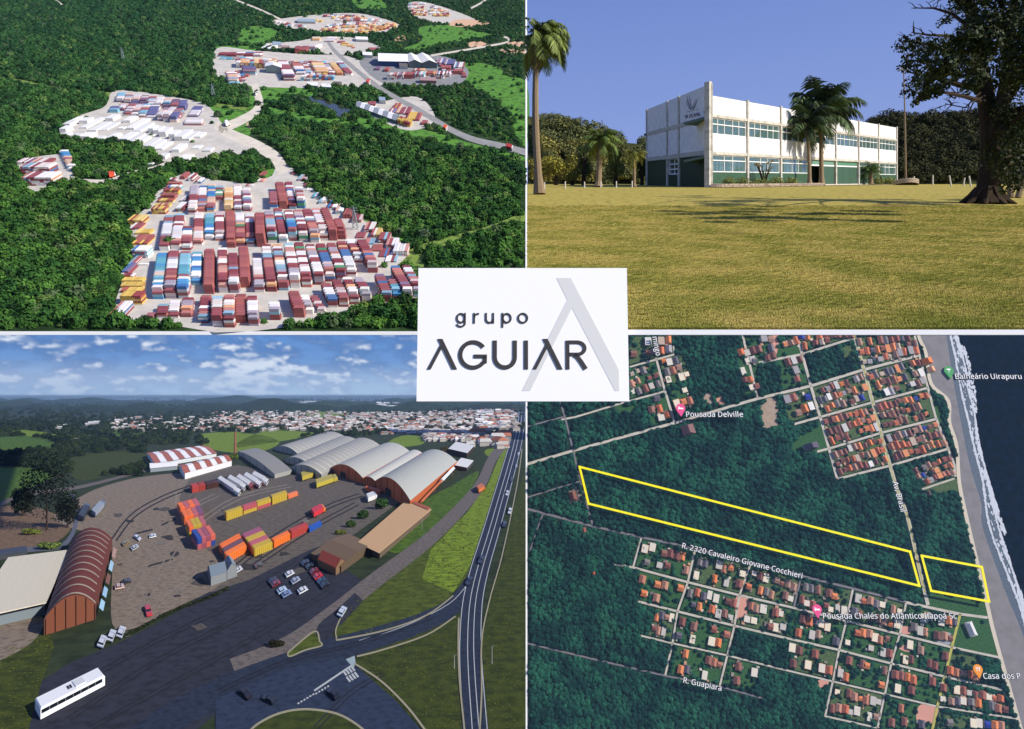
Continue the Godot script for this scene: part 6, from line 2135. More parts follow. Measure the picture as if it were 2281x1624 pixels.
func extrude(m: Mb, prof: Array, l: float, w: float, h: float) -> void:   # a side profile given a width
	var n := prof.size()
	for i in n:
		var a: Array = prof[i]
		var b: Array = prof[(i + 1) % n]
		m.quad(Vector3(a[0] * l, a[1] * h, w / 2), Vector3(a[0] * l, a[1] * h, -w / 2), Vector3(b[0] * l, b[1] * h, -w / 2), Vector3(b[0] * l, b[1] * h, w / 2))
	for i in range(1, n - 1):
		for s in [1.0, -1.0]:
			var p = [Vector3(prof[0][0] * l, prof[0][1] * h, s * w / 2), Vector3(prof[i][0] * l, prof[i][1] * h, s * w / 2), Vector3(prof[i + 1][0] * l, prof[i + 1][1] * h, s * w / 2)]
			if s > 0: m.tri(p[0], p[1], p[2])
			else: m.tri(p[0], p[2], p[1])


func depot_vehicles() -> void:
	var O := [226, 112, 60]
	var R := [170, 66, 60]
	var Pk := [176, 96, 104]
	var Y := [186, 160, 56]
	var Pu := [120, 80, 110]
	var Bl := [46, 76, 150]
	depot_box(V(402, 1152), V(445, 1140), 20.0, V(-8, -12.5), [O, Pk, O, Pk], "in the farthest stack of the left row", 2)
	depot_box(V(411, 1172), V(453, 1159), 20.0, V(-8, -16), [O, O, Pk, Pu], "in the second stack of the left row", 2)
	depot_box(V(422, 1197), V(459, 1184), 21.0, V(-9, -17), [O, Y, Y, Pk], "in the third stack of the left row", 2)
	depot_box(V(440, 1226), V(480, 1214), 25.0, V(-14, -22), [Bl, Pk, [150, 84, 100], [206, 104, 84]], "in the nearest stack of the left row", 2)
	depot_box(V(428, 1099), V(458, 1092), 14.0, V(-5, -7), [R, [150, 60, 52]], "in the maroon pair by the lorries")
	depot_box(V(460, 1091), V(487, 1085), 12.0, V(-4, -6), [[70, 44, 40], [74, 46, 40]], "in the dark pair by the lorries")
	depot_box(V(504, 1161), V(541, 1148), 17.0, V(-4, -6), [Y], "in the middle row's near end", 2)
	depot_box(V(542, 1147), V(604, 1126), 16.0, V(-4, -6), [[176, 84, 90], Y], "in the middle row's centre", 2)
	depot_box(V(606, 1125), V(640, 1113), 17.0, V(-4, -6), [Y], "in the middle row's far part", 2)
	depot_box(V(642, 1112), V(664, 1104), 8.0, V(-3, -4), [[222, 122, 80]], "at the middle row's far end")
	depot_box(V(505, 1256), V(549, 1231), 17.0, V(-17, -29), [[232, 120, 50], [110, 76, 84], [228, 112, 44]], "in the bright orange block of the front row", 1, true)
	depot_box(V(567, 1241), V(607, 1224), 17.0, V(-29, -37), [Y, Pk, Y, [150, 84, 110]], "in the striped block of the front row", 1, true)
	depot_box(V(610, 1222), V(647, 1203), 16.0, V(-6, -7), [[232, 116, 44]], "beside the striped block of the front row")
	depot_box(V(649, 1202), V(687, 1184), 16.0, V(-6, -7), [R], "right of the orange one in the front row")
	depot_box(V(689, 1187), V(717, 1172), 9.0, V(-4, -5), [[40, 84, 170]], "at the right end of the front row")
	depot_box(V(812, 1092), V(846, 1102), 7.0, V(5, -4), [[206, 96, 56]], "before the narrow vaulted bay")
	depot_box(V(762, 1060), V(788, 1068), 7.0, V(5, -4), [[176, 80, 84]], "before the left orange-fronted hall")
	for q in [[488, 1072, 534, 1104, "first"], [510, 1070, 546, 1092, "second"], [530, 1068, 562, 1090, "third"], [546, 1064, 580, 1086, "fourth"], [564, 1062, 596, 1080, "fifth"]]:
		truck(DP, V(q[0], q[1]), V(q[2], q[3]), hue(206, 208, 208), hue(226, 226, 226) if q[4] != "third" else hue(150, 60, 50), "white articulated lorry parked in the yard, %s from the left" % q[4], "white lorries parked in the yard", 11.0)
	truck(DP, V(672, 1068), V(714, 1054), hue(176, 160, 62), hue(170, 60, 60), "yellow trailer with red front half beside the grey vaulted hall", "", 13.0)
	truck(DP, V(704, 1084), V(750, 1068), hue(178, 164, 62), hue(178, 164, 62), "yellow trailer standing alone before the left orange-fronted hall", "", 13.0)
	truck(DP, V(696, 1150), V(722, 1136), hue(200, 50, 60), hue(214, 120, 40), "red and orange container handler in the middle of the yard", "", 14.0)
	truck(DP, V(818, 1116), V(838, 1108), hue(216, 218, 220), hue(220, 220, 220), "small white van alone on the open yard", "", 13.0)
	truck(DP, V(1064, 1096), V(1078, 1088), hue(196, 110, 60), hue(180, 90, 50), "orange lorry on the service road beside the highway", "", 11.0)
	truck(DP, V(208, 1150), V(232, 1124), hue(150, 160, 170), hue(110, 120, 130), "grey lorry parked among scrap at the left edge of the yard", "", 13.0)
	truck(DP, V(180, 1160), V(196, 1130), hue(60, 66, 74), hue(90, 100, 110), "dark lorry at the far left of the yard", "", 13.0)
	# the coach
	var cs := span(DP, V(84, 1594), V(226, 1520), 30.0)
	var l: float = cs[1]
	var wide: float = cs[2]
	var o := thing("coach", "long white coach parked at the lower left corner", "bus", Transform3D(DP.b, DP.world(cs[0])))
	var w := 24.0 * DP.unit(150, 1560)
	var bd := Mb.new()
	bd.crate(Vector3(0, w * 0.62, 0), Vector3(l, w * 1.0, wide), w * 0.12)
	part("body", skewed(bd, cs[3], cs[4]), paint(hue(232, 236, 240), 0.35), o)
	for z in [-1.0, 1.0]:
		for i in 8:
			var m := Mb.new()
			m.box(Vector3(l * (-0.43 + i * 0.118), w * 0.76, z * wide * 0.503), Vector3(l * 0.115, w * 0.34, 0.05))
			part("window", skewed(m, cs[3], cs[4]), paint(hue(24, 30, 38), 0.08), o)
	var fw := Mb.new()
	fw.box(Vector3(l * 0.502, w * 0.7, 0), Vector3(0.05, w * 0.5, wide * 0.86))
	part("windscreen", skewed(fw, cs[3], cs[4]), paint(hue(24, 30, 38), 0.08), o)
	for x in [-0.05, -0.01]:
		var hm := Mb.new()
		hm.box(Vector3(l * x, w * 1.15, 0), Vector3(l * 0.025, w * 0.06, wide * 0.3))
		part("roof_hatch", skewed(hm, cs[3], cs[4]), paint(hue(50, 56, 64), 0.6), o)
	var ac := Mb.new()
	ac.crate(Vector3(l * 0.12, w * 1.16, 0), Vector3(l * 0.16, w * 0.1, wide * 0.6), 0.06)
	part("roof_unit", skewed(ac, cs[3], cs[4]), paint(hue(206, 212, 218), 0.5), o)
	for x in [-0.34, -0.28, 0.34]:
		for z in [-0.45, 0.45]:
			var m := Mb.new()
			m.tube([Vector3(l * x, w * 0.17, wide * z - 0.3), Vector3(l * x, w * 0.17, wide * z + 0.3)], [w * 0.17, w * 0.17], 9)
			part("wheel", skewed(m, cs[3], cs[4]), paint(hue(24, 24, 24), 0.9), o)
	# cars: spot, a spot ahead of the bonnet, tone, label
	var silver := [206, 212, 220]
	var black := [30, 32, 36]
	var cars := [
		[270, 1412, 276, 1398, silver, "rightmost of three white cars parked beside the brick hall"], [249, 1420, 255, 1406, silver, "middle one of three white cars parked beside the brick hall"], [228, 1433, 234, 1419, silver, "leftmost of three white cars parked beside the brick hall"],
		[645, 1281, 656, 1275, silver, "white car parked alone at the back of the visitors' parking"], [658, 1296, 669, 1290, [150, 160, 180], "grey car parked behind the white one in the visitors' parking"], [614, 1303, 625, 1297, [120, 40, 46], "dark red car parked at the left of the visitors' parking"], [628, 1318, 639, 1312, [170, 196, 220], "pale blue car parked in the visitors' parking"], [638, 1326, 649, 1320, [110, 130, 170], "blue grey car parked next to the pale blue one"], [674, 1318, 685, 1312, silver, "white car parked alone at the right of the visitors' parking"], [608, 1296, 618, 1290, black, "black car parked beside the dark red one"],
		[680, 1256, 690, 1250, black, "farthest black car parked along the brown office"], [690, 1264, 700, 1258, black, "second black car parked along the brown office"], [700, 1275, 710, 1269, [120, 26, 30], "dark red car parked along the brown office"], [708, 1286, 718, 1280, [196, 36, 44], "bright red car parked along the brown office"], [716, 1296, 726, 1290, [40, 66, 90], "blue car parked along the brown office"], [724, 1306, 734, 1300, black, "nearest black car parked along the brown office"],
		[762, 1366, 768, 1356, [196, 206, 220], "white car driving past the triangular island"], [546, 1550, 556, 1558, [34, 24, 22], "dark car entering the roundabout at the left"], [598, 1562, 586, 1556, black, "black car on the roundabout road, middle of the lower edge"], [742, 1550, 730, 1538, black, "black car with white bonnet waiting at the roundabout"], [1072, 1250, 1066, 1262, black, "black car on the slip road"], [1046, 1298, 1038, 1308, black, "second black car lower on the slip road"],
		[1130, 1100, 1124, 1120, [206, 210, 214], "white car on the highway"], [1136, 1140, 1132, 1156, silver, "silver car lower on the highway"], [1140, 1070, 1144, 1056, black, "black car on the far part of the highway"], [1150, 1040, 1153, 1028, [170, 176, 184], "grey car on the far part of the highway"], [1155, 1012, 1158, 1000, silver, "pale car near the top of the highway"], [1124, 1170, 1128, 1154, black, "dark car on the highway's outer lane"],
		[306, 1200, 314, 1206, silver, "white car parked among machinery in the yard"], [300, 1222, 310, 1216, [180, 186, 190], "grey pickup parked among machinery in the yard"], [340, 1196, 350, 1194, silver, "white car parked at the edge of the gravel"], [266, 1310, 278, 1308, [196, 170, 160], "pale car parked by the brick hall canopies"], [282, 1298, 292, 1294, [60, 56, 54], "dark car parked by the brick hall canopies"], [330, 1364, 333, 1374, [190, 50, 50], "red car parked at the yard fence"], [576, 1262, 584, 1258, [60, 64, 70], "dark car parked at the gatehouse"], [530, 1272, 540, 1266, silver, "white car parked at the gatehouse"], [586, 1080, 592, 1084, [170, 60, 60], "small red car parked by the white lorries"], [280, 1212, 290, 1206, [140, 120, 60], "yellowish tractor parked among machinery in the yard"]]
	for q in cars:
		var k: Array = q[4]
		car(DP, V(q[0], q[1]), V(q[2], q[3]), clampf(22.0 * (q[1] - 878.0) / 440.0, 6.0, 30.0), hue(k[0], k[1], k[2]), q[5], "")
	# upright lamp masts on the highway verges and in the yard
	for q in [[392, 1126, 384, 1095], [940, 1180, 940, 1150], [1096, 1480, 1096, 1440], [1012, 1490, 1012, 1460]]:
		var g := DP.at(q[0], q[1])
		var k = -g.z / F
		var m := Mb.new()
		m.tube([Vector3.ZERO, Vector3(0, (q[1] - q[3]) * k, 0), Vector3(1.2, (q[1] - q[3]) * k + 0.4, 0)], [0.22, 0.14, 0.1], 6)
		solo("lamp_mast", "slim grey lamp mast %s" % {392: "beside the left row of containers", 940: "beside the long tan building", 1096: "on the dark verge right of the highway", 1012: "on the dark verge left of the highway"}[q[0]], "lamp post", m.mesh(), paint(hue(150, 150, 150), 0.5), Transform3D(Basis(), g), "lamp masts of the depot")
	# rough hedge between the gravel yard and the wide tarmac
	var hg := DP.at(250, 1425)
	var hedge := thing("hedge", "dark straggling hedge along the lower edge of the gravel yard", "hedge", Transform3D(Basis(), hg))
	var hm := Mb.new()
	for i in 60:
		var t := i / 59.0
		var p := V(240, 1432).lerp(V(505, 1312), t) + V(0, sin(t * 9.0) * 3.0)
		if absf(t - 0.42) < 0.02: continue
		var g := DP.at(p.x, p.y)
		var k := -g.z / F
		leaf_ball(hm, g - hg + Vector3(0, 3.0 * k, 0), Vector3(5.5, 4.5 * rng.randf_range(0.5, 1.2), 9.0) * k, 60, 2.0 * k, hue(40, 46, 26), 0.35)
	part("foliage", hm.mesh(), tint("leaf", 0.6, 0.2), hedge)
	# trees and shrubs one by one
	var leaf := tint("leaf", 0.6, 0.2)
	var bark := mat("dark_bark", Color.WHITE)
	for q in [[104, 1182, 62, 158, [24, 30, 20], "large dark tree at the left edge of the yard"], [50, 1150, 26, 70, [28, 36, 24], "dark bushy tree left of the large one"], [150, 1176, 26, 66, [26, 32, 20], "dark tree right of the large one"], [850, 1134, 15, 20, [52, 84, 36], "round green tree beside the tan building"], [808, 1156, 13, 16, [50, 76, 34], "rounded shrub below the round green tree"], [782, 1174, 11, 12, [56, 76, 36], "small shrub near the brown office"], [758, 1190, 12, 7, [90, 100, 44], "low bright shrub beside the brown office roof"], [616, 1440, 18, 12, [40, 40, 24], "low scrubby bush on the grey verge"], [520, 1022, 10, 8, [90, 110, 36], "bright bush at the foot of the chimney"], [990, 1010, 8, 14, [90, 78, 52], "brownish rounded tree behind the right vaulted hall"], [110, 1222, 26, 12, [90, 106, 50], "bright bushes behind the brick hall"], [70, 1190, 20, 10, [96, 104, 46], "yellow green bush on the bare ground"], [180, 1205, 14, 8, [70, 88, 40], "small bush beside the grey lane"]]:
		var g := DP.at(q[0], q[1])
		var k = -g.z / F
		var o2 := thing("leafy_tree" if q[3] > 13 else "bush", q[5], "tree" if q[3] > 13 else "bush", Transform3D(Basis(), g))
		var m := Mb.new()
		var tone := hue(q[4][0], q[4][1], q[4][2])
		for c in 8:
			var an := TAU * c / 8.0
			leaf_ball(m, Vector3(cos(an) * q[2] * 0.5, q[3] * rng.randf_range(0.4, 0.85), sin(an) * q[2] * 0.4) * k, Vector3(q[2] * 0.5, q[3] * 0.42, q[2] * 0.5) * k, 220, 3.0 * k, tone, 0.35)
		part("crown", m.mesh(), leaf, o2)
		var t := Mb.new()
		t.tube([Vector3.ZERO, Vector3(0, q[3] * 0.6 * k, 0)], [2.0 * k, 1.0 * k], 7)
		part("trunk", t.mesh(), bark, o2)


# ------------------------------------------------------------------ lower right: relief map of a coast
var mp_clear := []
var mp_town := []
const LAND := [2046, 700, 2046, 748, 2062, 786, 2074, 855, 2112, 893, 2115, 942, 2131, 995, 2137, 1077, 2158, 1176, 2197, 1339, 2216, 1419, 2269, 1607, 2290, 1680]
const SHORE := [2104, 700, 2108, 748, 2126, 863, 2158, 1027, 2186, 1123, 2189, 1176, 2244, 1330, 2272, 1397, 2330, 1560, 2360, 1680]
const SURF := [2126, 700, 2131, 748, 2148, 808, 2170, 918, 2183, 1000, 2205, 1082, 2224, 1173, 2262, 1290, 2300, 1400, 2380, 1680]

func map_ground() -> void:
	var woods := mat("map_woodland", hue(30, 62, 50), 0.95, grain("floor", 0.012, 4, []), 0.01)
	sheet("map_ground", MP, [V(1174.6, 700), V(2560, 700), V(2560, 1650), V(1174.6, 1650)], 0.0, woods, false)
	var e = Mb.new()
	var w = []
	for h in [-6.0, 1.2]:
		for p in [V(1171, 1650), V(1174.6, 1650), V(1174.6, 700), V(1171, 700)]:
			w.append(MP.loc(p.x, p.y) + Vector3(0, h, 0))
	e.hexa(w)
	setting("map_edging", e.mesh(), mat("edging", Color.WHITE), Transform3D(MP.b, MP.o))
	var land := curve(path(0, LAND))
	var shore := curve(path(0, SHORE))
	var surf := curve(path(0, SURF))
	var rev := shore.duplicate()
	rev.reverse()
	sheet("beach_sand", MP, land + rev, 0.6, mat("wet_sand", hue(132, 128, 130), 0.8, grain("concrete", 0.01, 5, []), 0.004), false)
	ribbon("pale_sand", MP, path(0, LAND), 7.0, 9.0, 0.9, mat("dry_sand", hue(206, 196, 176), 0.95), true)
	rev = surf.duplicate()
	rev.reverse()
	sheet("shallow_water", MP, shore + rev, 0.5, mat("shallows", hue(92, 104, 118), 0.6, grain("foam", 0.03, 5, [Color(0.75, 0.8, 0.85), Color(1, 1, 1)]), 0.01), false)
	sheet("sea_water", MP, surf + [V(2560, 1650), V(2560, 700)], 0.4, mat("sea", hue(9, 24, 42), 0.95, grain("floor", 0.012, 4, []), 0.006, false, 0.0), false)
	# broken crests of foam
	var r := RandomNumberGenerator.new()
	r.seed = 19
	var foam := Mb.new()
	for run in 4:
		for i in surf.size() - 1:
			for s in 22:
				var t := r.randf()
				var p: Vector2 = surf[i].lerp(surf[i + 1], t)
				var off := 0.0
				if run == 0: off = r.randf_range(-5, 2) * (0.2 + 0.9 * pow(absf(sin(p.y * 0.027)), 2.0))
				elif run == 1: off = 8.0 * sin(p.y * 0.017) + r.randf_range(-3, 5)
				elif run == 2: off = -16.0 + r.randf_range(-1.2, 1.2) + 4.0 * sin(p.y * 0.02)
				else: off = -10.0 + r.randf_range(-6, 6)
				if run == 3 and r.randf() < 0.85: continue
				if run == 1 and sin(p.y * 0.023 + 1.0) < -0.1: continue
				var sz := r.randf_range(1.0, 3.6)
				var ctr := MP.loc(p.x + off, p.y)
				foam.paint(hue(222, 226, 232))
				var pts := []
				for k in 4:
					var a = TAU * k / 4.0 + r.randf()
					pts.append(ctr + Vector3(cos(a) * sz, 0.9 + run * 0.05 + r.randf() * 0.03, sin(a) * sz * 2.4))
				foam.quad(pts[3], pts[2], pts[1], pts[0])
	setting("wave_foam", foam.mesh(), mat("foam", hue(200, 206, 214), 0.9), Transform3D(MP.b, MP.o), "stuff", "broken white surf along the beach")
	# clearings and building plots
	var lot := mat("town_plot", hue(92, 112, 78), 0.95, grain("turf", 0.008, 6, []), 0.02)
	var green := mat("map_grass", hue(62, 104, 66), 0.95, grain("turf", 0.008, 6, []), 0.02)
	var bare := mat("map_bare", hue(170, 150, 132), 0.95, grain("concrete", 0.01, 5, []), 0.01)
	var red := mat("map_red_earth", hue(206, 150, 132), 0.95)
	for q in [[1420, 600, 0, 0], [0, 0, 0, 0]]:
		pass
	for q in [
		[[1840, 935, 1858, 990, 1830, 1010, 1790, 1000, 1760, 1010, 1770, 980, 1800, 960], green], [[2062, 870, 2080, 880, 2100, 925, 2096, 960, 2084, 930], green], [[2052, 1088, 2128, 1066, 2146, 1090, 2110, 1100], lot], [[2075, 1316, 2196, 1340, 2206, 1376, 2150, 1366, 2070, 1350], green], [[2140, 1376, 2212, 1390, 2230, 1460, 2122, 1440], green], [[1372, 905, 1420, 900, 1410, 916, 1380, 920], green], [[1276, 1010, 1286, 1010, 1294, 1040, 1284, 1060], green],
		[[1694, 898, 1730, 890, 1732, 950, 1700, 956], bare], [[1568, 880, 1588, 876, 1586, 905, 1572, 900], bare], [[1596, 884, 1612, 878, 1614, 900, 1600, 902], red], [[1720, 740, 1735, 740, 1732, 780, 1722, 800], red], [[1268, 1090, 1290, 1086, 1296, 1118, 1270, 1122], bare], [[1640, 1330, 1668, 1330, 1662, 1370, 1640, 1376], red], [[2050, 1570, 2090, 1578, 2074, 1612, 2042, 1604], red], [[2092, 1408, 2120, 1412, 2116, 1436, 2086, 1430], mat("map_slab", hue(150, 152, 156), 0.9)], [[2008, 1396, 2030, 1398, 2026, 1412, 2008, 1410], red], [[2006, 1436, 2030, 1442, 2024, 1452, 2004, 1446], red], [[1822, 1516, 1846, 1514, 1840, 1530, 1822, 1530], red], [[1900, 770, 1902, 752, 1940, 760, 1920, 790], lot], [[1868, 775, 1896, 768, 1904, 800, 1880, 796], lot]]:
		sheet("clearing", MP, path(0, q[0]), 0.3, q[1])
		mp_clear.append(packed(path(0, q[0])))
	# streets
	var pale := mat("map_street", hue(196, 190, 178), 0.95, grain("concrete", 0.01, 5, []), 0.006)
	var grey := mat("map_lane", hue(120, 116, 122), 0.95)
	var verge := mat("map_verge", hue(176, 172, 92), 0.95)
	var st := [
		[[1902, 742, 1926, 830, 1990, 1063, 2021, 1151, 2046, 1260, 2067, 1348], 8.0, pale], [[1774, 742, 1806, 860, 1830, 940, 1865, 1067], 6.0, pale], [[1653, 742, 1688, 888], 5.0, pale], [[2036, 742, 2051, 805, 2084, 929, 2126, 1036, 2128, 1062], 5.0, pale], [[1690, 808, 1788, 789, 1904, 752], 5.0, pale], [[1174.6, 1034, 1277, 1004, 1503, 942, 1688, 888, 1806, 860, 1923, 824, 2046, 792], 6.0, pale], [[1769, 945, 1827, 929, 1942, 897, 2067, 864], 5.0, pale], [[1820, 1006, 1848, 999, 1964, 964, 2087, 933], 5.0, pale], [[1865, 1067, 1984, 1037, 2115, 999], 5.0, pale], [[2049, 1092, 2126, 1066], 4.0, pale],
		[[1398, 819, 1501, 790, 1500, 770], 4.0, pale], [[1461, 797, 1478, 860, 1503, 942], 5.0, pale], [[1250, 935, 1282, 929, 1372, 902, 1483, 871], 4.0, pale], [[1174.6, 950, 1258, 928], 3.0, grey], [[1240, 880, 1247, 893, 1258, 928, 1277, 1004, 1290, 1060, 1321, 1173], 4.0, grey], [[1174.6, 1108, 1292, 1072], 3.0, grey], [[1174.6, 1134, 1320, 1172, 1429, 1197, 1518, 1215, 1720, 1267, 1899, 1311, 2018, 1341], 5.0, grey], [[1210, 1144, 1196, 1180, 1180, 1230], 3.0, grey],
		[[1366, 1256, 1410, 1264, 1532, 1297, 1647, 1326, 1768, 1354, 1885, 1383, 2004, 1413, 2120, 1442, 2233, 1466], 5.0, pale], [[1418, 1339, 1509, 1362, 1636, 1394, 1745, 1420, 1869, 1448, 1985, 1478, 2104, 1507, 2238, 1538], 5.0, pale], [[1427, 1416, 1498, 1433, 1620, 1460, 1735, 1489, 1855, 1518, 1971, 1546, 2088, 1574, 2266, 1601], 4.0, pale], [[1174.6, 1433, 1333, 1471, 1485, 1506, 1603, 1529, 1700, 1556], 4.0, grey], [[1836, 1595, 1962, 1623], 4.0, pale],
		[[1429, 1197, 1410, 1264], 4.0, pale], [[1548, 1226, 1532, 1297, 1509, 1362, 1498, 1433, 1482, 1504], 4.5, pale], [[1672, 1256, 1647, 1326, 1636, 1394, 1620, 1460, 1603, 1529], 4.5, pale], [[1783, 1292, 1768, 1353], 4.0, grey], [[1900, 1311, 1885, 1383, 1869, 1448, 1855, 1518, 1838, 1595], 4.5, pale], [[2018, 1344, 2004, 1413, 1985, 1478, 1971, 1546, 1954, 1624], 4.5, pale], [[2139, 1367, 2120, 1442, 2104, 1507, 2087, 1576, 2074, 1640], 6.0, verge], [[2018, 1342, 2073, 1354, 2139, 1368, 2200, 1376], 6.0, pale]]
	for q in st:
		var pts := path(0, q[0])
		ribbon("street", MP, pts, q[1], q[1], 0.8, q[2], pts.size() > 4 and q[1] > 7.0)
		mp_clear.append(packed(ribbon_poly(pts, q[1] + 7.0, q[1] + 7.0)))
	ribbon("street_median", MP, path(0, [1902, 742, 1926, 830, 1990, 1063, 2021, 1151, 2046, 1260, 2060, 1320]), 2.4, 2.4, 1.0, verge)


const WARM := [[208, 128, 88], [196, 112, 78], [146, 90, 80], [126, 82, 76], [216, 142, 98], [114, 76, 72], [184, 106, 80], [160, 126, 112], [136, 92, 84]]
const COOL := [[160, 156, 156], [124, 118, 118], [208, 206, 202], [196, 194, 190], [176, 130, 110], [138, 100, 90], [150, 146, 152], [112, 108, 116], [170, 112, 92], [226, 224, 220], [206, 120, 74], [140, 90, 82], [96, 92, 104], [186, 168, 150]]

func roof_word(k: Array) -> String:
	if k[0] > 195 and k[1] < 145: return "bright orange roofed"
	if k[0] > 112 and k[0] < 150 and k[1] < 95: return "dark red roofed"
	if k[0] > 180 and k[1] < 115: return "rust orange roofed"
	if k[0] > 195: return "white roofed"
	if k[0] > 150 and k[2] < 110: return "brown roofed"
	return "grey roofed"


func map_houses() -> void:
	var shapes := [house_mesh(1.0, 1.0, 0.38, 0.3), house_mesh(1.0, 1.0, 0.45, 0.0), house_mesh(1.0, 1.0, 0.36, 0.22)]
	var plot := mat("town_plot", Color.WHITE)
	var blocks := [
		# a b c d (upper left, upper right, lower right, lower left), lots, rows, share, warm?, name
		[[1905, 752, 2034, 744, 2046, 786, 1922, 820], 11, 3, 0.8, 0.45, "topmost block right of avenue"], [[1811, 864, 1920, 832, 1938, 892, 1829, 924], 10, 3, 0.85, 0.5, "upper block left of avenue"], [[1930, 829, 2046, 797, 2062, 860, 1946, 892], 10, 3, 0.85, 0.5, "second block right of avenue"], [[1831, 934, 1940, 902, 1959, 960, 1851, 993], 10, 3, 0.95, 0.95, "middle block left of avenue"], [[1950, 901, 2064, 869, 2082, 929, 1968, 960], 10, 3, 0.92, 0.85, "third block right of avenue"], [[1852, 1003, 1960, 971, 1980, 1032, 1868, 1062], 10, 3, 0.95, 0.9, "lowest block left of avenue"], [[1970, 969, 2084, 938, 2110, 994, 1990, 1030], 10, 3, 0.92, 0.85, "fourth block right of avenue"], [[2026, 1044, 2116, 1012, 2126, 1058, 2052, 1084], 8, 3, 0.9, 0.75, "corner block nearest the beach"],
		[[1776, 744, 1898, 744, 1900, 748, 1787, 782], 9, 2, 0.7, 0.8, "upper edge block left of avenue"], [[1728, 760, 1776, 748, 1798, 852, 1740, 868], 4, 5, 0.55, 0.35, "block left of side street"], [[1660, 752, 1720, 746, 1730, 800, 1676, 820], 4, 3, 0.6, 0.6, "block beside red earth plot"], [[1740, 880, 1800, 866, 1820, 920, 1760, 940], 4, 2, 0.8, 0.4, "corner block above green field"],
		[[1402, 750, 1496, 750, 1496, 784, 1402, 812], 6, 2, 0.7, 0.5, "block at signboard's upper right"], [[1402, 824, 1458, 806, 1474, 866, 1402, 888], 5, 3, 0.6, 0.3, "block at signboard's lower right"], [[1468, 800, 1520, 790, 1540, 840, 1486, 860], 4, 3, 0.7, 0.4, "block right of short street"], [[1440, 884, 1482, 876, 1496, 936, 1450, 948], 3, 3, 0.55, 0.5, "block left of pink marker"], [[1490, 870, 1530, 860, 1545, 900, 1502, 912], 3, 2, 0.6, 0.5, "block above pink marker"], [[1640, 780, 1680, 770, 1690, 870, 1660, 880], 3, 5, 0.6, 0.5, "strip along short upper street"],
		[[1436, 1204, 1544, 1232, 1530, 1290, 1416, 1260], 8, 2, 0.5, 0.5, "first lower town block, first street"], [[1556, 1234, 1666, 1262, 1644, 1320, 1538, 1294], 8, 2, 0.7, 0.45, "second lower town block, first street"], [[1680, 1264, 1778, 1294, 1764, 1348, 1654, 1322], 8, 2, 0.75, 0.4, "third lower town block, first street"], [[1790, 1296, 1896, 1316, 1881, 1378, 1774, 1350], 8, 2, 0.8, 0.4, "fourth lower town block, first street"], [[1906, 1318, 2012, 1346, 2000, 1408, 1890, 1378], 8, 2, 0.8, 0.5, "fifth lower town block, first street"], [[2026, 1352, 2134, 1374, 2118, 1436, 2010, 1410], 8, 2, 0.5, 0.35, "sixth lower town block, first street"],
		[[1420, 1272, 1526, 1300, 1506, 1354, 1430, 1338], 6, 2, 0.3, 0.4, "first lower town block, second street"], [[1538, 1304, 1642, 1332, 1632, 1388, 1516, 1358], 8, 2, 0.6, 0.4, "second lower town block, second street"], [[1654, 1334, 1764, 1360, 1742, 1414, 1642, 1390], 8, 2, 0.65, 0.35, "third lower town block, second street"], [[1774, 1360, 1880, 1388, 1865, 1442, 1752, 1416], 8, 2, 0.6, 0.35, "fourth lower town block, second street"], [[1891, 1390, 1999, 1418, 1981, 1472, 1874, 1446], 8, 2, 0.6, 0.5, "fifth lower town block, second street"], [[2010, 1420, 2114, 1446, 2099, 1500, 1990, 1476], 8, 2, 0.5, 0.5, "sixth lower town block, second street"],
		[[1460, 1356, 1504, 1366, 1494, 1426, 1444, 1414], 4, 2, 0.8, 0.2, "first lower town block, third street"], [[1514, 1370, 1630, 1400, 1615, 1454, 1502, 1428], 8, 2, 0.5, 0.3, "second lower town block, third street"], [[1752, 1428, 1864, 1454, 1851, 1512, 1760, 1490], 6, 2, 0.7, 0.4, "third lower town block, third street"], [[1874, 1456, 1980, 1484, 1967, 1540, 1860, 1514], 8, 2, 0.55, 0.5, "fourth lower town block, third street"], [[1990, 1486, 2098, 1512, 2084, 1568, 1976, 1542], 8, 2, 0.4, 0.4, "fifth lower town block, third street"], [[2112, 1452, 2180, 1466, 2180, 1520, 2108, 1504], 5, 2, 0.7, 0.5, "beach block above orange marker"],
		[[1510, 1440, 1612, 1466, 1600, 1522, 1490, 1500], 8, 2, 0.55, 0.5, "first block, lowest street"], [[1624, 1468, 1690, 1482, 1680, 1540, 1608, 1524], 4, 2, 0.4, 0.4, "second block, lowest street"], [[1862, 1524, 1966, 1550, 1952, 1614, 1842, 1588], 8, 2, 0.7, 0.4, "third block, lowest street"], [[1976, 1554, 2080, 1578, 2070, 1624, 1960, 1624], 8, 2, 0.4, 0.4, "fourth block, lowest street"], [[2094, 1520, 2230, 1548, 2250, 1590, 2092, 1568], 10, 2, 0.75, 0.35, "block by the orange marker"], [[2092, 1584, 2250, 1612, 2260, 1624, 2088, 1624], 10, 1, 0.7, 0.35, "lowest block behind beach"]]
	var r := RandomNumberGenerator.new()
	r.seed = 33
	var made := 0
	var far := Mb.new()
	var where = []
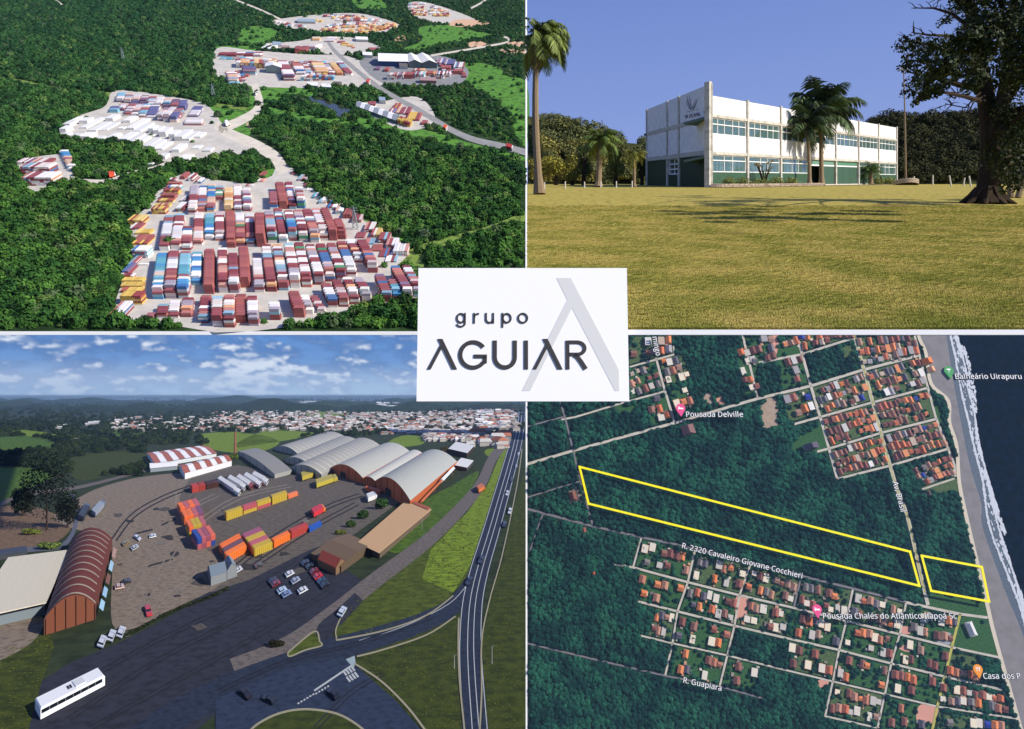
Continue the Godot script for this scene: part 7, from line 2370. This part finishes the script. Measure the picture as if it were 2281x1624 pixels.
	for b in blocks:
		var q: Array = path(0, b[0])
		mp_town.append(packed(q))
		sheet("town_plot", MP, q, 0.25, mat("town_plot", Color.WHITE) if b[3] > 0.62 else mat("map_grass", Color.WHITE), false)
		var edge: Vector2 = q[1] - q[0]
		var turn := rot_px(MP, q[0].x, q[0].y, q[1].x, q[1].y)
		var cw = edge.length() / b[1]
		var ch: float = q[0].distance_to(q[3]) / b[2]
		for j in b[2]:
			var got := 0
			for i in b[1]:
				if r.randf() > b[3]: continue
				var u: float = (i + r.randf_range(0.38, 0.62)) / b[1]
				var v: float = (j + r.randf_range(0.36, 0.64)) / b[2]
				var p: Vector2 = q[0].lerp(q[1], u).lerp(q[3].lerp(q[2], u), v)
				var k: Array = WARM[r.randi() % WARM.size()] if r.randf() < b[4] else COOL[r.randi() % COOL.size()]
				if r.randf() < 0.012: k = [52, 66, 150]
				var wpx = cw * r.randf_range(0.72, 0.98)
				var lpx := minf(ch * r.randf_range(0.6, 0.9), 18.0)
				wpx = minf(wpx, 13.5)
				var w = wpx * MP.unit(p.x, p.y)
				var flat: bool = k[0] > 140 and k[1] > 140
				var shape: Array = shapes[1] if flat and r.randf() < 0.7 else shapes[0 if r.randf() < 0.6 else 2]
				var wall: Array = [[214, 206, 192], [190, 184, 176], [226, 214, 190]][r.randi() % 3]
				var tn := turn + (0.0 if r.randf() < 0.7 else PI / 2)
				var pos := MP.at(p.x, p.y) + MP.n * 0.3
				if tn != turn: lpx = wpx
				if made < 256:
					var lab := "%s house, %s from left in %s row, %s" % ["blue roofed" if k[2] > 140 and k[0] < 60 else roof_word(k), ordinal(got), ordinal(j), b[5]]
					put_house("map_house", lab, "houses of the coastal town", MP.frame(pos, tn), w, shape, hue(k[0], k[1], k[2]), hue(wall[0], wall[1], wall[2]), lpx / wpx)
					got += 1
					made += 1
				else:
					var bs := Basis(Vector3.UP, tn)
					var g := MP.loc(p.x, p.y)
					far.paint(hue(wall[0], wall[1], wall[2]))
					far.box(g + Vector3(0, w * 0.2, 0), Vector3(w, w * 0.4, w * lpx / wpx), bs)
					far.paint(hue(k[0], k[1], k[2]))
					var z = w * lpx / wpx * 0.53
					var e = w * 0.55
					var h = w * 0.38
					var top = h + (0.02 if flat else w * 0.26)
					var c := [g + bs * Vector3(-e, h, z), g + bs * Vector3(e, h, z), g + bs * Vector3(e, h, -z), g + bs * Vector3(-e, h, -z)]
					var r0 := g + bs * Vector3(0, top + 0.1, z * 0.7)
					var r1 := g + bs * Vector3(0, top + 0.1, -z * 0.7)
					far.quad(c[0], c[3], r1, r0)
					far.quad(c[2], c[1], r0, r1)
					far.tri(c[0], r0, c[1])
					far.tri(c[2], r1, c[3])
				# sheds, patios and yards next to the house
				for extra in (1 if r.randf() < 0.6 else 3):
					var p2 := p + V(r.randf_range(-1, 1) * wpx * 0.8, r.randf_range(-1, 1) * lpx * 0.8)
					var g2 := MP.loc(p2.x, p2.y)
					far.paint([hue(206, 196, 180), hue(150, 140, 130), hue(120, 110, 106), hue(196, 150, 120)][r.randi() % 4])
					var s2 = w * r.randf_range(0.3, 0.55)
					far.box(g2 + Vector3(0, s2 * 0.15, 0), Vector3(s2, s2 * 0.5, s2 * r.randf_range(0.7, 1.6)), Basis(Vector3.UP, turn))
	setting("outbuildings", far.mesh(), tint("house_paint", 0.85), Transform3D(MP.b, MP.o), "stuff", "outbuildings and further houses of the coastal town")
	for q in [[1276, 1106, 14, 20, [120, 76, 66], "house with a white yard beside the left end of the long yellow outline"], [1803, 997, 30, 14, [84, 80, 96], "dark grey house standing alone on the green field left of the town"], [2160, 1402, 16, 30, [196, 196, 196], "long white house standing alone on the green near the beach"], [2066, 1100, 12, 12, [90, 70, 66], "dark house on bare ground below the town's beach corner"], [2061, 807, 22, 14, [214, 120, 70], "orange roofed house right at the beach, upper one of two"], [2072, 824, 14, 12, [220, 160, 120], "pale orange house right at the beach, lower one of two"], [1322, 1278, 8, 10, [200, 90, 60], "small reddish house among trees left of the lower town"], [1300, 1182, 10, 12, [130, 76, 70], "small dark red house by the grey street below the long outline"], [1531, 960, 26, 22, [120, 90, 90], "ruined brownish house below the upper long street"]]:
		var k: Array = q[4]
		var w: float = q[2] * MP.unit(q[0], q[1])
		put_house("map_house", q[5], "houses of the coastal town", MP.frame(MP.at(q[0], q[1]) + MP.n * 0.3, 0.25), w, shapes[0], hue(k[0], k[1], k[2]), hue(210, 204, 190), float(q[3]) / q[2])


func map_text(words: String, a: Vector2, b: Vector2, cap: float, label: String, h := 22.0) -> void:
	var font := SystemFont.new()
	font.font_names = PackedStringArray(["Droid Sans"])
	var p = MP.at(a.x, a.y, h)
	var q = MP.at(b.x, b.y, h)
	var x := (q - p).normalized()
	var base := Basis(x, MP.n.cross(x), MP.n)
	var o := thing("map_lettering", label, "lettering", Transform3D(base, p))
	var k = -p.z / F
	for s in 5:
		var t := TextMesh.new()
		t.text = words
		t.font = font
		t.font_size = 48
		t.pixel_size = cap / 0.714 * k / 48.0
		t.depth = 0.5
		t.horizontal_alignment = HORIZONTAL_ALIGNMENT_LEFT
		t.vertical_alignment = VERTICAL_ALIGNMENT_BOTTOM
		var d := Vector3(0, -0.30 * cap * k, 0)
		if s == 4:
			part("letters", t, paint(hue(246, 246, 246), 0.7), o, Transform3D(Basis(), d + Vector3(0, 0, 1.2)))
		else:
			var e: Vector2 = [V(1, 1), V(-1, 1), V(1, -1), V(-1, -1)][s] * 0.8 * k
			part("letter_outline", t, paint(hue(30, 40, 44), 0.9), o, Transform3D(Basis(), d + Vector3(e.x, e.y, 0.1 * s)))


func map_pin(p: Vector2, k: Color, label: String, icon: int, h := 21.0) -> void:
	# a round head on a point that stands on the map, with a small white sign on its face
	var g := MP.at(p.x, p.y, h)
	var s = -g.z / F
	var o := thing("map_marker", label, "marker", Transform3D(Basis(Vector3.RIGHT, MP.n.cross(MP.b.z), MP.n) if false else Basis(MP.b.x, -MP.b.z, MP.b.y), g))
	var outline := PackedVector2Array()
	for i in 25:
		var a = -0.6 + (PI + 1.2) * i / 24.0
		outline.append(Vector2(cos(a) * 10.5, 20.0 + sin(a) * 10.5) * s)
	outline.append(Vector2(0, 0))
	var m := Mb.new()
	var f := PackedVector2Array()
	for q in outline: f.append(Vector2(q.x, -q.y))
	m.prism(f, 0.0, 3.0 * s)
	part("head", m.mesh(), paint(k, 0.4), o, Transform3D(Basis(Vector3.RIGHT, PI / 2.0), Vector3.ZERO))
	var w = Mb.new()
	var z = 3.0 * s + 0.2
	var bar := func(x0: float, y0: float, x1: float, y1: float) -> void:
		w.quad(Vector3(x0 * s, y1 * s, z), Vector3(x1 * s, y1 * s, z), Vector3(x1 * s, y0 * s, z), Vector3(x0 * s, y0 * s, z))
	if icon == 0:      # bed
		bar.call(-6, 16, -5, 24); bar.call(-6, 17.5, 6, 21); bar.call(5, 16, 6, 21); bar.call(-4, 21.4, -1.5, 23.2)
	elif icon == 1:    # parasol
		bar.call(-0.6, 15.5, 0.6, 22); bar.call(-5, 21.5, 5, 23); bar.call(-3.5, 23, 3.5, 24.3)
	else:              # fork and knife
		bar.call(-3, 15.5, -1.8, 25); bar.call(-4.6, 21, -3.9, 25); bar.call(-1, 21, -0.3, 25); bar.call(2, 15.5, 3.2, 25); bar.call(3.2, 20, 4.4, 25)
	part("symbol", w.mesh(), paint(Color.WHITE, 0.6), o)


func map_writing() -> void:
	map_text("Pousada Delville", V(1527, 929.5), V(1667, 929.5), 12.5, "white street-map lettering Pousada Delville")
	map_text("Balneário Uirapuru", V(2127, 845), V(2285, 845), 12.5, "white lettering Balneário Uirapuru over the sea", 3.0)
	map_text("Pousada Chalés do Atlântico Itapoá Sc", V(1832, 1379), V(2160, 1379), 12.5, "white lettering Pousada Chalés do Atlântico Itapoá Sc over the lower town")
	map_text("Casa dos P", V(2190, 1513), V(2290, 1513), 12.5, "white lettering Casa dos at the right edge")
	map_text("R. 2320 Cavaleiro Giovane Cocchieri", V(1517, 1221), V(1820, 1298), 12.0, "slanting white lettering R. 2320 Cavaleiro Giovane Cocchieri")
	map_text("R. Guapiara", V(1520, 1521), V(1616, 1542), 12.0, "slanting white lettering R. Guapiara")
	map_text("Av. Brasil", V(1987, 1073), V(2009, 1152), 12.0, "white lettering Av. Brasil running down the avenue")
	map_text("mingo", V(1452, 750), V(1462, 800), 12.0, "white lettering mingo running down at the upper edge")
	map_pin(V(1517, 929), hue(236, 84, 140), "pink map marker with a bed beside the lettering Pousada Delville", 0)
	map_pin(V(1822, 1378), hue(236, 84, 140), "pink map marker with a bed in the lower town", 0)
	map_pin(V(2116, 845), hue(46, 150, 76), "green map marker on the beach", 1, 2.0)
	map_pin(V(2181, 1512), hue(240, 150, 40), "orange map marker with fork and knife near the beach", 2)
	var yel := mat("outline_yellow", hue(255, 240, 0), 0.6)
	for q in [[[1291, 1040, 2027, 1229, 2048, 1305, 1311, 1122], "long narrow yellow boundary outline over the forest"], [[2053, 1238, 2187, 1263, 2203, 1340, 2074, 1316], "small yellow boundary outline beside the beach"]]:
		var pts := path(0, q[0])
		var o := thing("boundary_outline", q[1], "outline", Transform3D(MP.b, MP.o))
		var h = 17.0
		for i in 4:
			var a: Vector2 = pts[i]
			var b: Vector2 = pts[(i + 1) % 4]
			var la := MP.loc(a.x, a.y, h)
			var lb := MP.loc(b.x, b.y, h)
			var d := (lb - la).normalized()
			var n := Vector3(-d.z, 0, d.x) * 3.1
			la -= d * 3.1
			lb += d * 3.1
			var m := Mb.new()
			var up := Vector3(0, 0.6 + 0.06 * i, 0)
			m.hexa([la - n, la + n, lb + n, lb - n, la - n + up, la + n + up, lb + n + up, lb - n + up])
			part("side", m.mesh(), yel, o)


# ------------------------------------------------------------------ woods seen from above
func forests() -> void:
	var crowns := []
	for i in 4:
		crowns.append(crown_mesh(170, 0.27, 60 + i, -0.15, 0.3))
	var m := tint("crown_leaf", 0.8, 0.15)
	var r := RandomNumberGenerator.new()
	r.seed = 101
	var n := FastNoiseLite.new()
	n.seed = 8
	n.frequency = 0.012
	# slope
	var w = [[], [], [], []]
	var c := [[], [], [], []]
	var y := 741.0
	while y > -14.0:
		var s = 0.0142 * (y + 200.0)
		var x := -190.0
		while x < 1166.0:
			var q = V(x + r.randf_range(-0.5, 0.5) * s, y + r.randf_range(-0.3, 0.3) * s)
			x += s * 1.45
			if q.y > 738.0 - s * 0.6 or q.x + s > 1169.5: continue
			if inside(q, tl_fields) and r.randf() > 0.1: continue
			if inside(q, tl_clear):
				if r.randf() > 0.004: continue
			var scrub = q.x > 880 and q.y < 330
			if scrub and r.randf() < 0.25: continue
			var k = TL.unit(q.x, q.y)
			var rad = s * k * pow(r.randf(), 1.6) * 1.0 + s * k * 0.55; rad *= (0.75 if scrub else 1.0)
			var i := r.randi() % 4
			var g := TL.at(q.x, q.y)
			w[i].append(Transform3D(TL.b * Basis(Vector3.UP, r.randf() * TAU).scaled(Vector3(rad, rad * r.randf_range(0.8, 1.25), rad)), g + TL.n * rad * 0.35))
			var v := clampf(0.5 + n.get_noise_2d(q.x, q.y * 2.0) * 0.9 + r.randf_range(-0.28, 0.28), 0, 1)
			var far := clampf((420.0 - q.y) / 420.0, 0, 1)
			var t := hue(40, 80, 36).lerp(hue(90, 134, 54), v).lerp(hue(50, 96, 70), far * 0.6)  # far crowns tinted bluish: haze put into their colour
			var odd := r.randf()
			if odd < 0.05: t = t.lerp(hue(140, 160, 84), 0.55)
			elif odd < 0.09: t = t.lerp(hue(120, 124, 104), 0.5)
			elif odd < 0.2: t = t * 0.72
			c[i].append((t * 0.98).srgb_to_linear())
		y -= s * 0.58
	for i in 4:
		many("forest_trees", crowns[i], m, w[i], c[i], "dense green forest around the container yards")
	# valley
	w = [[], [], [], []]
	c = [[], [], [], []]
	var open := []
	for q in [[-300, 985, 60, 972, 120, 984, 122, 1000, 40, 1008, -300, 1006], [-300, 1050, 40, 1040, 90, 1046, 120, 1060, 60, 1090, 0, 1120, -300, 1130], [0, 966, 60, 958, 150, 974, 100, 976], [440, 970, 520, 962, 600, 974, 620, 990, 560, 1010, 470, 1000], [590, 960, 680, 962, 700, 968, 620, 984, 520, 996], [680, 916, 730, 908, 780, 916, 760, 930, 700, 934], [780, 908, 850, 904, 890, 914, 840, 924], [866, 984, 900, 970, 940, 974, 940, 990, 880, 996], [160, 1020, 250, 1005, 320, 1010, 340, 1030, 260, 1050, 200, 1070, 160, 1060], [320, 990, 520, 990, 1030, 960, 1171, 980, 1171, 1640, 90, 1640, 160, 1100, 320, 1060]]:
		open.append(packed(path(0, q)))
	for i in 9000:
		var yy := 886.0 + 175.0 * pow(r.randf(), 1.7)
		var q = V(r.randf_range(-250, 1166), yy)
		if inside(q, open): continue
		var town = q.x > 560 and q.y > 922
		var v := n.get_noise_2d(q.x * 1.4, q.y * 5.0)
		if town and (v < -0.05 or r.randf() < 0.35): continue
		if not town and v < -0.28: continue
		var k = DP.unit(q.x, q.y)
		var rad = minf(r.randf_range(6.0, 12.0), 8.0 * k) * (1.0 + 0.6 * clampf((930.0 - q.y) / 40.0, 0, 1))
		var j := r.randi() % 4
		w[j].append(Transform3D(DP.b * Basis(Vector3.UP, r.randf() * TAU).scaled(Vector3(rad, rad, rad)), DP.at(q.x, q.y) + DP.n * rad * 0.5))
		c[j].append(hue(26, 40, 28).lerp(hue(52, 68, 38), clampf(0.5 + v + r.randf_range(-0.3, 0.3), 0, 1)).srgb_to_linear())
	for i in 4:
		many("valley_trees", crowns[i], m, w[i], c[i], "dark woods on the hills beyond the depot")
	# rough tussocks on the depot's verges
	var tuft := []
	var tone := []
	for q in dp_grass:
		var box := Rect2(q[0], Vector2.ZERO)
		for p in q: box = box.expand(p)
		for i in int(box.get_area() / 16.0):
			var p := box.position + V(r.randf(), r.randf()) * box.size
			if p.x > 1168 or p.y > 1626 or not Geometry2D.is_point_in_polygon(p, q): continue
			if n.get_noise_2d(p.x * 3.0, p.y * 6.0) < r.randf_range(-0.2, 0.4): continue
			var rad := r.randf_range(0.7, 2.2) * DP.unit(p.x, p.y)
			tuft.append(Transform3D(DP.b * Basis(Vector3.UP, r.randf() * TAU).scaled(Vector3(rad, rad * 0.3, rad * 1.6)), DP.at(p.x, p.y) + DP.n * 0.16))
			tone.append(hue(70, 80, 34).lerp(hue(110, 116, 50), r.randf()).srgb_to_linear())
	many("verge_tussocks", crown_mesh(40, 0.4, 90, 0.0, 0.3), m, tuft, tone, "rough tussocks of grass on the depot's verges")
	# map
	w = [[], [], [], []]
	c = [[], [], [], []]
	var sea := packed(curve(path(0, LAND)) + [V(2560, 1700), V(2560, 700)])
	y = 736.0
	while y < 1640.0:
		var x := 1180.0
		while x < 2290.0:
			var q = V(x + r.randf_range(-3, 3), y + r.randf_range(-3, 3))
			x += 7.0
			if q.x < 1181: continue
			if Geometry2D.is_point_in_polygon(q + V(5, 0), sea) or Geometry2D.is_point_in_polygon(q, sea): continue
			if inside(q, mp_clear): continue
			if inside(q, mp_town) and r.randf() < 0.72: continue
			var k = MP.unit(q.x, q.y)
			var rad = r.randf_range(2.4, 6.6) * k
			if inside(q, mp_town): rad *= 0.8
			var v := clampf(0.5 + n.get_noise_2d(q.x, q.y) * 1.2 + r.randf_range(-0.3, 0.3), 0, 1)
			var i := r.randi() % 4
			w[i].append(Transform3D(MP.b * Basis(Vector3.UP, r.randf() * TAU).scaled(Vector3(rad, rad * 0.8, rad)), MP.at(q.x, q.y) + MP.n * rad * 0.25))
			c[i].append(hue(16, 62, 58).lerp(hue(46, 114, 86), v).srgb_to_linear())
		y += 6.4
	for i in 4:
		many("map_trees", crowns[i], m, w[i], c[i], "dark green woods of the map")
